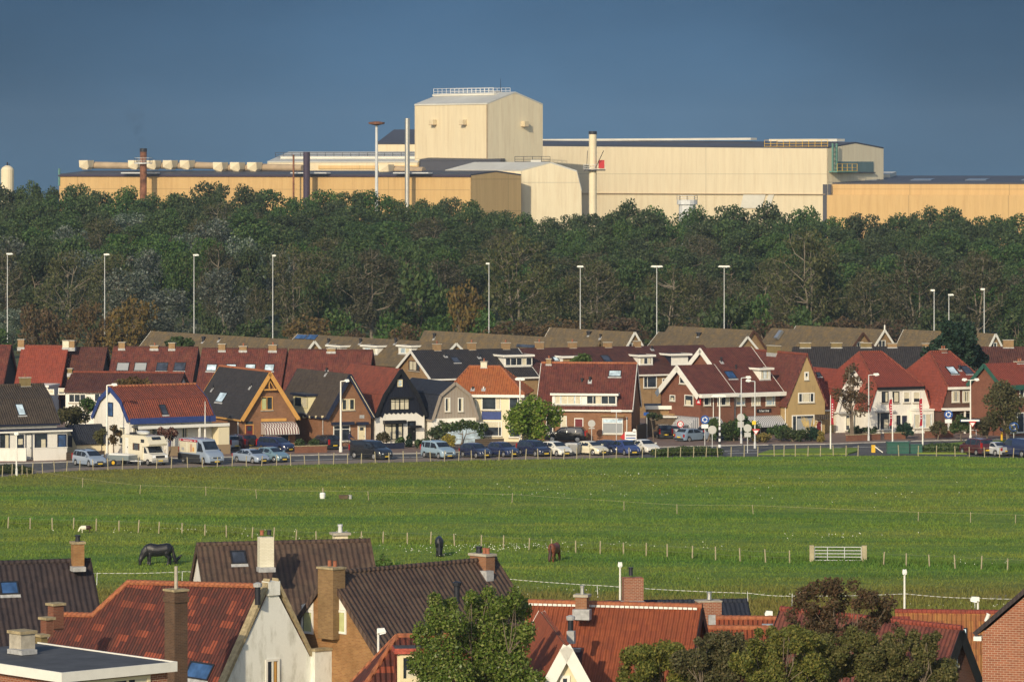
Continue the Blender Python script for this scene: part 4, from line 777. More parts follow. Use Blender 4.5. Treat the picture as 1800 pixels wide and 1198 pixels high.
h.walls(3.4, 6); h.box('wall', 0, 3.4, 0, 6, 0, 3.1, 'brick_tan'); h.box('flat_roof', -.2, 3.6, -.4, 6, 3.11, 3.3, 'bitumen'); h.box('fascia', -.25, 3.65, -.45, -.402, 3.0, 3.4, 'white_paint'); h.box('lean_to', .1, 3.0, -2.6, -.01, 0, 2.2, 'dark_wood'); h.box('canopy', 0, 3.2, -2.9, -.01, 2.21, 2.32, 'white_paint')
# farthest row: long lichen-covered roofs seen from their gable ends
FR = 'lichen-covered roofs of the farthest row'
def far(label, xa, ya, wpx, xb, rot=35, zr=8.0, trim='white_paint', wall='brick_tan', win=None, ez=4.6):
    Y = F * (CH - zr) / (ya - YH); p = P(xa, ya, Y); s = F / Y; w = wpx / s / math.cos(R(rot)); d = (xa - xb) / s / math.sin(R(rot))
    h = House.from_point('long_house', label, p, (w / 2, 0, zr), rot, group=FR); h.base.z = 0; h.root.location.z = 0
    h.body('y', w, d, gab(w, ez, zr), wall, 'tile_lichen', trim, over=.3, end=.25, barge_w=.14, gutter=False)
    if win: h.window('front', *win, 'white_paint', 2, sill=None)
    return h
h = far('long lichen-brown roof behind the dark red roofs, tan gable at its right end', 551, 600, 70, 230); h.vent('roof0', 357, 600, .7, .2); h.vent('roof0', 385, 598, .4)
h = far('long grey-brown roof with solar panels and three white dormers', 800, 604, 80, 505, zr=7.6); f = 'roof0'
sp_ = h.panel('solar_panel', f, 521, 589, 538, 596, .05, .12, 'blue_glass'); h.panel('solar_panel', f, 540, 589, 557, 597, .05, .12, 'blue_glass')
for a, b in ((577, 600), (638, 664), (701, 724)):
    g = h.dormer(f, a, 608, b, 622, 'white_paint', 'white_paint', lip=.2); h.window(g, a + 3, 611, b - 3, 621, 'white_paint', 2, sill=None, curtain=((.05, .45),), pane='pale_glass', name='dormer_window')
for px in (577, 633, 695): h.vent(f, px, 603, .7, .14)
h = far('grey lichen roof with a low tan gable end left of the white-verged gable', 1053, 598, 34, 740, zr=7.4, trim='tile_lichen'); h.vent('roof0', 763, 594, .7, .18); h.panel('solar_panel', 'roof0', 909, 606, 941, 611, .05, .15, 'skylight_glass')
h = far('lichen roof with a white-verged gable and a small double window', 1114, 584, 52, 972, win=(1105, 603, 1117, 612)); h.vent('roof0', 1035, 588, .5, .3); h.vent('roof0', 1055, 594, .6, .12)
h = far('lichen roof behind the white twin gables, white verge', 1312, 592, 66, 1168, zr=7.6); h.vent('roof0', 1228, 590, .5, .3)
h = far('lichen roof with brown barge boards behind the white-verged one', 1323, 581, 60, 1186, trim='brown_paint')
h = far('lichen roof speckled white with brown barge boards and a dark gable window', 1515, 585, 70, 1372, trim='brown_paint', win=(1506, 601, 1517, 612)); h.panel('roof_box', 'roof0', 1368, 584, 1374, 598, .1, .5, 'zinc')
h = far('lichen roof end with white verge, tall gable window and ball finial', 1553, 580, 60, 1416, win=(1544, 598, 1556, 614)); f = h.fc['front']; mb = MB(); mb.tube((h.w / 2, -.25, 8), (h.w / 2, -.25, 8.7), .1); mb.build('finial', 'white_paint', h.root)
h = far('lichen roof partly hidden by the conifer, white-verged gable', 1748, 587, 48, 1610, win=(1741, 602, 1752, 612))
# ---------------------------------------------------------------- the steelworks beyond the trees
YF = 1250.0
def work(label, name='factory_hall', cat='factory'): return tag(empty(name, (0, YF, 0)), label, cat)
def wmb(root, name, mb, mat): return mb.build(name, mat, root)
class Works:
    def __init__(s, name, label, p, cat='factory'): s.p = Vector((p.x, p.y, 0)); s.root = tag(empty(name, s.p), label, cat)
    def loc(s, q): return Vector(q) - s.p
    def part(s, name, mb, mat, parent=None): mb.v = [tuple(Vector(v) - s.p) for v in mb.v]; return mb.build(name, mat, parent or s.root)
def hall(name, label, near, left_px, right_px, top_px, Y, rot, wall, gable, roof, rise, base=0.0, ll=None, lr=None, tilt=0.0):
    """a hall seen on its corner: near = px of the nearest corner, its eave at top_px; long face to the left, gable to the right"""
    k = Works(name, label, P(near, top_px, Y)); c = P(near, top_px, Y); a = R(rot)
    u = Vector((-math.cos(a), math.sin(a), 0)); v = Vector((math.sin(a), math.cos(a), 0))
    def length(px, d): # distance along d from the corner to the sight line through px
        t = (px - 900) / F; return (t * c.y - c.x) / (d.x - t * d.y)
    L, Wd = length(left_px, u) if ll is None else ll, length(right_px, v) if lr is None else lr
    z = c.z; g = Vector((c.x, c.y, 0)); up = Vector((0, 0, 1)); k.c, k.u, k.v, k.L, k.W, k.z, k.g = c, u, v, L, Wd, z, g
    b = up * base; mb = MB(); zl = z + tilt; mb.prism([g + b, g + u * L + b, g + u * L + up * zl, g + up * z], [q + v * .4 for q in (g + b, g + u * L + b, g + u * L + up * zl, g + up * z)]); k.part('long_wall', mb, wall)
    mb = MB(); ring = [g + b, g + v * Wd + b, g + v * Wd + up * z, g + v * Wd / 2 + up * (z + rise), g + up * z]; mb.prism([q + v * 0 - u * .02 for q in ring], [q + u * .4 for q in ring]); k.part('gable_wall', mb, gable)
    mb = MB(); ring2 = [q + u * (L - .4) for q in ring]; mb.prism(ring2, [q + u * .4 for q in ring2]); mb.poly([g + v * Wd + b, g + v * Wd + u * L + b, g + v * Wd + u * L + up * z, g + v * Wd + up * z]); k.part('rear_wall', mb, wall)
    mb = MB(); e = .6
    for s0, s1 in ((0, .5), (1, .5)):
        q = [g + v * Wd * s0 + up * z, g + v * Wd * s1 + up * (z + rise), g + v * Wd * s1 + up * (zl + rise) + u * L, g + v * Wd * s0 + up * zl + u * L]; mb.slab([x + up * .05 for x in q], .4)
    k.part('roof', mb, roof)
    k.fl = Fr(g, -u, (0, 0, 1), Vector((-v.x, -v.y, 0))); k.fg = Fr(g, v, (0, 0, 1), -u); sv = v * Wd / 2 + up * rise; k.fr = Fr(g + up * z, -u, sv, (-u).cross(sv) if (-u).cross(sv).z > 0 else sv.cross(-u))
    return k
def khit(k, px, py, f):
    d = rayd(px, py); t = (f.p - CAM).dot(f.n) / d.dot(f.n); q = CAM + d * t - f.p; return q.dot(f.u), q.dot(f.v)
def kbox(k, name, f, x0, y0, x1, y1, n0, n1, mat, parent=None):
    a = khit(k, x0, (y0 + y1) / 2, f)[0], khit(k, x1, (y0 + y1) / 2, f)[0]; xm = (x0 + x1) / 2; b = khit(k, xm, y1, f)[1], khit(k, xm, y0, f)[1]
    mb = MB(); mb.box(f, min(a), max(a), min(b), max(b), n0, n1); return k.part(name, mb, mat, parent)
def railing(k, pts, hgt, mat='galvanised', name='railing', step=2.2, r=.07):
    mb = MB()
    for a, b in zip(pts, pts[1:]):
        a, b = Vector(a), Vector(b); n = max(1, int((b - a).length / step)); up = Vector((0, 0, hgt))
        for q in (up, up * .5, up * .1): mb.tube(a + q, b + q, r, r, 4)
        for i in range(n + 1): p = a.lerp(b, i / n); mb.tube(p, p + up, r, r, 4)
    k.part(name, mb, mat)
# long hall at the right
hb = hall('factory_hall', 'long cream steelworks hall with dark roof and gable at its right end', 1455, 662, 1553, 261, 1250, 40, 'clad_hall', 'clad_cream_brightened', 'roof_dark', 1.5, tilt=1.7)
hb.fl.n = hb.fl.n; kbox(hb, 'gable_window', hb.fg, 1472, 284, 1534, 303, .02, .3, 'window_teal')
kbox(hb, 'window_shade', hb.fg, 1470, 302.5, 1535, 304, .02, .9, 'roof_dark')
for a, b in ((970, 1012), (1058, 1102), (1148, 1182), (1236, 1274), (1296, 1334), (1372, 1410)): kbox(hb, 'rooflight', hb.fr, a, 253, b, 256.5, .42, .6, 'rooflight')
def along(k, t, s, z): return k.g + k.u * (k.L * t) + k.v * (k.W * s) + Vector((0, 0, z))
def tpx(k, px): return khit(k, px, 260, k.fl)[0] / -1 / k.L if False else None
for x0, x1, top in ((955, 1325, 245), (1357, 1440, 246)):
    f = Fr(along(hb, 0, .5, 0), -hb.u, (0, 0, 1), -hb.v); kbox(hb, 'ridge_vent', f, x0, top - 1.5, x1, top + 2.2, -1.5, 1.5, 'roof_pale')
f = Fr(along(hb, 0, .5, 0), -hb.u, (0, 0, 1), -hb.v); kbox(hb, 'ridge_vent', f, 1374, 244.5, 1478, 249, -2, 2, 'roof_pale')
kbox(hb, 'platform', hb.fg, 1457, 300.5, 1492, 303, .1, 3.0, 'galv_green')
for x0, x1, mt in ((1457, 1459, 'galv_green'), (1464, 1466, 'galv_green')): kbox(hb, 'ladder_rail', hb.fg, x0, 252, x1, 302, 1.0, 1.4, mt)
a = khit(hb, 1457, 303, hb.fg); b = khit(hb, 1492, 303, hb.fg); zt = a[1]
railing(hb, [hb.fg.at(a[0], zt + .3, 3.0), hb.fg.at(b[0], zt + .3, 3.0)], 2.2, 'yellow_paint')
mb = MB()
for i in range(10):
    z = zt + 1 + i * (hb.z - zt - 1) / 9; c0, c1 = khit(hb, 1457, 280, hb.fg)[0], khit(hb, 1466, 280, hb.fg)[0]; mb.tube(hb.fg.at(c0, z, 1.2), hb.fg.at(c1, z + (1.2 if i % 2 else -1.2) * .3, 1.2), .12, .12, 4)
hb.part('ladder', mb, 'galv_green')
railing(hb, [along(hb, .0, .0, hb.z + .5), along(hb, .13, .0, hb.z + .5)], 2.0, 'yellow_paint')
# tower block
tw = hall('factory_tower', 'tall cream casting tower with pitched roof and railed rooftop deck', 857, 729, 954, 183.5, 1254, 47, 'clad_cream', 'clad_cream_brightened', 'roof_light', 3.4)
for px, py, f in ((765, 215, tw.fl), (818, 215, tw.fl), (920, 218, tw.fg)):
    o = kbox(tw, 'wall_hood', f, px - 4, py - 4.5, px + 3, py + 4, .02, 1.6, 'duct_cream'); kbox(tw, 'hood_base', f, px - 4, py + 4, px + 3, py + 5, .02, 1.7, 'duct_brown', o)
kbox(tw, 'eaves_trim', tw.fl, 729, 183, 857, 184.6, .01, .25, 'roof_pale'); kbox(tw, 'corner_trim', tw.fl, 855.6, 184, 857, 282, .01, .2, 'duct_brown')
q = [along(tw, t, .5, tw.z + 3.5) for t in (.18, .95)]
fd = Fr(along(tw, 0, .5, 0), -tw.u, (0, 0, 1), -tw.v); kbox(tw, 'roof_deck', fd, 775, 165.5, 884, 168.5, -3.5, 3.5, 'roof_pale')
a, b = khit(tw, 777, 166, fd), khit(tw, 882, 166, fd)
for n_ in (-3.4, 3.4): railing(tw, [fd.at(a[0], a[1], n_), fd.at(b[0], a[1], n_)], 1.6, 'galvanised', step=1.8, r=.08)
kbox(tw, 'roof_cabin', fd, 866, 160.5, 877, 165.5, -1, 1, 'lead'); mb = MB(); m_ = khit(tw, 880, 162, fd); mb.tube(fd.at(m_[0], m_[1]), fd.at(m_[0], m_[1] + 4.0), .09, .05, 5); tw.part('aerial', mb, 'dark_metal')
# band of dark roof and lower hall left of the tower
lw = hall('factory_hall', 'low yellow steelworks hall left of the tower, its corner below the steel stack', 828, 104, 916, 309, 1195, 35, 'clad_yellow', 'clad_ochre', 'roof_dark', 1.0)
kbox(lw, 'eaves_trim', lw.fl, 104, 307.5, 828, 310.5, .02, .5, 'stack_purple')
for a, b in ((222, 283), (520, 583), (700, 762)): kbox(lw, 'bracket_beam', lw.fl, a, 303, b, 305, .5, 2.5, 'galvanised')
kbox(lw, 'edge_post', lw.fl, 104, 296, 106, 326, .02, .4, 'galv_green')
fb = Fr(lw.g + lw.v * 20, -lw.u, (0, 0, 1), -lw.v)
DU = 'sloping ducts with square mouths along the low hall roof'
def duct(x0, x1, y0, y1, label, m='duct_brown'):
    k = Works('roof_duct', label, lw.g + lw.v * 12, 'duct'); k.root['group'] = DU; ff = Fr(lw.g + lw.v * 12, -lw.u, (0, 0, 1), -lw.v)
    a = khit(k, x0, (y0 + y1) / 2, ff); b = khit(k, x1, (y0 + y1) / 2 + 1.5, ff); r_ = (khit(k, x0, y0, ff)[1] - khit(k, x0, y1, ff)[1]) / 2
    mb = MB(); mb.tube(ff.at(a[0], a[1], 0), ff.at(b[0], b[1], 0), r_ * .92, r_ * .85, 14); k.part('duct_pipe', mb, m)
    w_ = 20 * lw.g.y / F; s_ = Vector((0, 0, 1)); mb = MB(); tp, bt = a[1] + r_ * 1.25, a[1] - r_ * 1.2
    mb.prism([ff.at(a[0] - w_ * .1, tp, r_), ff.at(a[0] + w_ * .98, tp, r_), ff.at(a[0] + w_ * .85, bt + .8, r_), ff.at(a[0] + w_ * .65, bt, r_), ff.at(a[0] + w_ * .12, bt, r_), ff.at(a[0] - w_ * .05, bt + .8, r_)], [ff.at(a[0] - w_ * .1, tp, r_ + 3), ff.at(a[0] + w_ * .98, tp, r_ + 3), ff.at(a[0] + w_ * .85, bt + .8, r_ + 2), ff.at(a[0] + w_ * .65, bt, r_ + 2), ff.at(a[0] + w_ * .12, bt, r_ + 2), ff.at(a[0] - w_ * .05, bt + .8, r_ + 3)]); k.part('duct_mouth', mb, 'stack_cream')
for x0, x1, t in ((156, 245, 'leftmost of the roof ducts, before the rusty chimney'), (242, 272, 'roof duct right behind the rusty chimney'), (274, 299, 'first roof duct right of the rusty chimney'), (303, 328, 'second roof duct right of the rusty chimney'), (333, 388, 'long third roof duct right of the rusty chimney'), (391, 418, 'short roof duct left of the purple chimney, fourth in line'), (421, 446, 'short roof duct left of the purple chimney, fifth in line'), (451, 532, 'long roof duct running behind the purple chimney'), (682, 745, 'roof duct between the mast and the steel chimney')): duct(x0, x1, 283.5 if x1 < 400 else 287 if x1 < 600 else 291, 297 if x1 < 400 else 300.5 if x1 < 600 else 305, t)
bk = hall('factory_hall', 'pale low roof with railed edge behind the ducts', 735, 470, 800, 286, 1275, 12, 'clad_cream', 'clad_cream', 'roof_light', 3.0)
kbox(bk, 'roof_kerb', bk.fl, 484, 275, 735, 279, -8, -6, 'roof_pale'); fk = bk.fl.moved(-7); a, b = khit(bk, 484, 276, fk), khit(bk, 735, 276, fk); railing(bk, [fk.at(a[0], a[1]), fk.at(b[0], a[1])], 1.3, 'dark_metal', step=2.5, r=.1); kbox(bk, 'wall_band', bk.fl, 560, 291, 735, 297, .02, .4, 'clad_ochre')
sh = hall('factory_hall', 'cream hall end with dark gable roof tucked behind the left side of the tower', 740, 661, 800, 254, 1345, 14, 'clad_cream', 'clad_cream', 'roof_dark', 4.5)
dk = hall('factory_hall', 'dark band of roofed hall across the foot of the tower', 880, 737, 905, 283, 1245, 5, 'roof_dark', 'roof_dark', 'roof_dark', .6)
# gabled annexe with the flared side
an = Works('factory_annexe', 'pale gabled annexe with one sloping side in front of the long hall', P(916, 301, 1222)); Ya = 1222
q = [P(x, y, Ya + (x - 916) * .03) for x, y in ((916, 420), (916, 301), (968, 287), (1014, 302), (1022, 335), (1024, 420))]; q[0].z = q[-1].z = 0; mb = MB(); bkv = Vector((-22, 18, 0)); mb.prism(q, [x + bkv for x in q]); an.part('gable_wall', mb, 'clad_cream_brightened')
mb = MB(); mb.slab([q[1], q[2], q[2] + bkv, q[1] + bkv], .4); mb.slab([q[2], q[3], q[3] + bkv, q[2] + bkv], .4); mb.slab([q[3], q[4], q[4] + bkv, q[3] + bkv], .3); an.part('roof', mb, 'roof_light')
railing(an, [P(905, 285, 1234), P(967, 285, 1234)], 1.6, 'dark_metal', r=.1); mb = MB(); c = P(942, 286, 1234); mb.abox(c.x - 1.5, c.x + 1.5, c.y - 1.5, c.y + 1.5, c.z - 1, c.z + .8); an.part('roof_cabin', mb, 'roof_pale')
# right low hall
rh = hall('factory_hall', 'low orange-yellow hall with dark roof at the right edge', 1950, 1462, 1990, 324, 1235, 12, 'clad_yellow', 'clad_yellow', 'roof_dark', 2.0)
mb = MB(); a = khit(rh, 1462, 340, rh.fl); 
for x0, x1 in ((1510, 1546), (1604, 1640), (1700, 1736), (1798, 1830)): kbox(rh, 'rooflight', rh.fr, x0, 317, x1, 320, .42, .6, 'rooflight')
kbox(rh, 'plinth_wall', rh.fl, 1456, 343, 1950, 420, .3, 3.0, 'clad_ochre' if False else 'clad_yellow'); kbox(rh, 'painted_downpipe_shade', rh.fl, 1448, 324, 1462, 420, -.5, 2.0, 'roof_dark'); kbox(rh, 'roof_vent', rh.fr, 1530, 311, 1570, 315, .4, 1.6, 'roof_pale')  # solid dark box stands in for shade at the hall's left end
kbox(hb, 'plinth_band', hb.fl, 1010, 340, 1452, 341.2, .01, .6, 'duct_brown')
f2 = hb.fl.moved(.05)
for x0, x1, x2, x3 in ((1308, 1347, 1340, 1302), (1352, 1362, 1354, 1344)):
    A, B = khit(hb, x0, 341, f2), khit(hb, x1, 341, f2); C_, D_ = khit(hb, x2, 366, f2), khit(hb, x3, 366, f2); mb = MB(); mb.prism([f2.at(*A, .02), f2.at(*B, .02), f2.at(*C_, .02), f2.at(*D_, .02)], [f2.at(*A, .3), f2.at(*B, .3), f2.at(*C_, .3), f2.at(*D_, .3)]); hb.part('pale_panel', mb, 'roof_pale')
# chimneys, mast, silo
def stack(name, label, px, ytop, ybot, wpx, Y, mat, cap=None, cat='chimney'):
    p = P(px, ytop, Y); k = Works(name, label, p, cat); r_ = wpx / 2 * Y / F; zb = min(0, p.z); mb = MB(); c = Vector((p.x, p.y, 0))
    mb.lathe(c, [(r_ * 1.02, 0), (r_, p.z * .5), (r_, p.z - .01)], 20); k.part('shaft', mb, mat)
    if cap: mb = MB(); mb.lathe(c, [(r_ * 1.08, p.z - cap[1]), (r_ * 1.08, p.z), (r_ * .8, p.z + .05)], 20); k.part('rim', mb, cap[0])
    k.pt, k.r = p, r_; return k
s1 = stack('factory_chimney', 'rust-streaked short chimney with railed collar over the yellow hall', 252, 261, 330, 12, 1254, 'rust', ('dark_metal', 1.0))
mb = MB(); z = P(252, 288, 1254).z; mb.lathe((s1.pt.x, s1.pt.y, 0), [(2.6, z), (2.6, z + .3)], 16); s1.part('collar', mb, 'galvanised'); c = s1.pt; railing(s1, [(c.x + 2.6 * math.cos(t), c.y + 2.6 * math.sin(t), z + .3) for t in [i * math.pi / 4 for i in range(9)]], 1.4, 'galvanised', step=2, r=.08)
s2 = stack('factory_chimney', 'thin rusty pipe chimney beside the purple one', 516, 272, 345, 3.4, 1225, 'rust'); s3 = stack('factory_chimney', 'thick dark purple chimney over the yellow hall', 539, 267, 335, 12, 1221, 'stack_purple')
s4 = stack('factory_chimney', 'slim steel chimney left of the cream tower', 716, 208, 340, 8.6, 1202, 'steel')
s5 = stack('factory_chimney', 'cream chimney with dark rim and railed platform in front of the long hall', 1042, 231, 355, 13.5, 1185, 'stack_cream', ('dark_metal', .8))
mb = MB(); p = P(1045, 298, 1185); mb.abox(p.x - 3.0, p.x + 3.0, p.y - 2, p.y + 2, p.z - .35, p.z); s5.part('platform', mb, 'dark_metal'); railing(s5, [(p.x - 3, p.y - 2, p.z), (p.x + 3, p.y - 2, p.z)], 1.4, 'galvanised'); q = P(1057, 296, 1185); mb = MB(); mb.abox(q.x - .8, q.x + .8, q.y - 2.5, q.y - .6, q.z, q.z + 2.3); s5.part('cabinet', mb, 'sign_red')
mb = MB(); mb.tube(P(1031, 296, 1183), P(1033, 265, 1185), .08); mb.tube(P(1047, 295, 1183), P(1061, 265, 1180), .1); s5.part('stay', mb, 'dark_metal')
k = Works('light_mast', 'tall grey floodlight mast with a disc of lamps left of the steel chimney', P(662, 217, 1085), 'light mast'); mb = MB(); p = P(662, 217, 1085); mb.tube((p.x, p.y, 0), p, .55, .32, 10); k.part('pole', mb, 'galvanised'); mb = MB(); mb.lathe((p.x, p.y, p.z - .5), [(.5, 0), (2.0, .35), (2.1, .75), (.6, 1.0)], 16); k.part('lamp_ring', mb, 'rust')
k = Works('silo', 'cream silo with domed top at the left edge above the trees', P(13, 291, 1150), 'silo'); p = P(13, 293, 1150); r_ = 1.75; mb = MB(); mb.lathe((p.x, p.y, 0), [(r_, 0), (r_, p.z - .8), (r_ * .8, p.z - .2), (r_ * .3, p.z + .3)], 18); k.part('tank', mb, 'stack_cream'); mb = MB(); mb.tube((p.x, p.y, p.z), (p.x, p.y, p.z + 1.2), .2); mb.tube((p.x + .5, p.y, p.z), (p.x + .5, p.y, p.z + .8), .1); k.part('vent_pipe', mb, 'dark_metal')
k = Works('roof_tower', 'small grey vent tower with railing poking over the treetops before the long hall', P(1208, 350, 1120), 'vent tower'); p = P(1208, 352, 1120); mb = MB(); mb.lathe((p.x, p.y, 0), [(2.2, 0), (2.2, p.z - 1.2), (2.7, p.z - 1.1), (2.7, p.z)], 14); k.part('shaft', mb, 'galvanised'); railing(k, [(p.x + 2.7 * math.cos(t), p.y + 2.7 * math.sin(t), p.z) for t in [i * math.pi / 4 for i in range(9)]], 1.2, 'galvanised', step=2, r=.07)
# thin smoke from the rusty chimney
t = NT('smoke'); co = t.n('TexCoord').outputs['Object']; s_ = t.n('SeparateXYZ', i={0: co})
dn = t.math('MULTIPLY', t.ramp(t.noise(co, .35, 3.0), .42, .7), t.ramp(s_.outputs[2], 13, 0)); pv = t.n('VolumePrincipled', i={'Color': (.03, .03, .04, 1), 'Density': t.math('MULTIPLY', dn, .1)})
o_ = t.n('OutputMaterial'); t.t.links.new(pv.outputs[0], o_.inputs['Volume']); MATS['smoke'] = t.m
p = s1.pt; mb = MB(); mb.tube(p + Vector((0, 0, .2)), p + Vector((-1.5, 0, 5)), .7, 1.8, 10); mb2 = MB(); mb2.tube(p + Vector((0, 0, .2)), p + Vector((-3.5, 1, 13)), .8, 4.2, 10); tag(mb2.build('smoke', 'smoke', loc=p), 'thin dark smoke rising from the rusty chimney', kind='stuff')
# ---------------------------------------------------------------- vehicles: x forward, y to the left, z up
def interp(x, pts):
    for (x0, a), (x1, b) in zip(pts, pts[1:]):
        if x <= x1: return a + (b - a) * max(0, (x - x0)) / max(1e-6, x1 - x0)
    return pts[-1][1]
CARS = {  # L, W, ground clearance, [x, ztop, zbelt, top width share], side windows [(x bottom a,b),(x top a,b)], windscreen (base, top), rear glass (base, top), wheels x, wheel radius
 'hatch': (3.85, 1.68, .2, [(-1.92, .62, .58, .95), (-1.88, .9, .85, .97), (-1.72, 1.05, .98, .9), (-1.3, 1.44, .97, .78), (-.6, 1.5, .95, .78), (.2, 1.44, .93, .78), (1.0, .98, .93, .86), (1.45, .86, .82, .9), (1.82, .7, .66, .9), (1.92, .5, .45, .86)], [((-1.4, -.5), (-1.12, -.5)), ((-.42, .78), (-.42, .26))], (1.0, .22), (-1.72, -1.32), (-1.15, 1.2), .3),
 'sedan': (4.4, 1.72, .19, [(-2.2, .6, .55, .95), (-2.15, .93, .88, .95), (-1.55, .98, .93, .9), (-.85, 1.38, .93, .76), (-.2, 1.42, .92, .77), (.45, 1.36, .91, .77), (1.25, .94, .89, .86), (1.75, .82, .78, .9), (2.12, .66, .62, .9), (2.2, .48, .44, .86)], [((-1.4, -.45), (-.85, -.45)), ((-.37, 1.0), (-.37, .48))], (1.25, .47), (-1.5, -.88), (-1.3, 1.38), .31),
 'mpv': (4.25, 1.76, .2, [(-2.12, .65, .6, .96), (-2.08, 1.0, .95, .96), (-1.98, 1.1, 1.02, .9), (-1.7, 1.58, 1.0, .8), (-.6, 1.64, .98, .8), (.35, 1.56, .96, .8), (1.3, 1.0, .95, .86), (1.75, .86, .82, .9), (2.05, .68, .64, .9), (2.12, .5, .45, .86)], [((-1.85, -1.2), (-1.6, -1.2)), ((-1.12, -.2), (-1.12, -.2)), ((-.12, 1.1), (-.12, .42))], (1.3, .38), (-1.98, -1.72), (-1.3, 1.32), .31),
 'suv': (4.5, 1.86, .28, [(-2.25, .75, .7, .96), (-2.2, 1.1, 1.05, .96), (-2.1, 1.2, 1.12, .92), (-1.8, 1.7, 1.1, .82), (-.5, 1.75, 1.08, .82), (.4, 1.68, 1.06, .82), (1.15, 1.14, 1.08, .88), (1.8, 1.06, 1.0, .92), (2.18, .86, .8, .92), (2.25, .6, .55, .88)], [((-1.95, -1.2), (-1.68, -1.2)), ((-1.12, -.2), (-1.12, -.2)), ((-.12, .95), (-.12, .42))], (1.15, .42), (-2.1, -1.82), (-1.35, 1.4), .37),
 'box': (4.15, 1.8, .2, [(-2.07, .7, .65, .97), (-2.05, 1.1, 1.05, .96), (-2.0, 1.2, 1.1, .92), (-1.85, 1.72, 1.08, .85), (-.4, 1.8, 1.05, .85), (.5, 1.7, 1.02, .84), (1.15, 1.12, 1.05, .88), (1.7, .98, .92, .9), (2.0, .78, .74, .9), (2.07, .52, .48, .86)], [((-1.88, -1.25), (-1.78, -1.25)), ((-1.15, -.25), (-1.15, -.25)), ((-.15, 1.0), (-.15, .52))], (1.15, .54), (-2.0, -1.87), (-1.25, 1.3), .31),
 'van': (4.95, 1.92, .22, [(-2.47, .75, .7, .97), (-2.45, 1.15, 1.1, .97), (-2.42, 1.25, 1.15, .94), (-2.3, 1.86, 1.12, .87), (-.4, 1.93, 1.1, .87), (.75, 1.84, 1.08, .86), (1.6, 1.18, 1.1, .88), (2.1, 1.0, .94, .9), (2.4, .8, .75, .9), (2.47, .55, .5, .86)], [((.0, 1.45), (.0, .78))], (1.6, .8), (-2.42, -2.31), (-1.55, 1.5), .34),
 'sprinter': (5.9, 2.0, .24, [(-2.95, .8, .75, .97), (-2.93, 1.3, 1.25, .97), (-2.9, 1.5, 1.35, .95), (-2.82, 2.5, 1.3, .88), (-.4, 2.62, 1.28, .88), (1.25, 2.5, 1.25, .86), (2.05, 1.4, 1.28, .88), (2.55, 1.2, 1.12, .9), (2.9, .9, .85, .9), (2.95, .6, .55, .86)], [((.75, 1.85), (.75, 1.35))], (2.05, 1.32), (-2.9, -2.84), (-1.9, 1.9), .36),
}
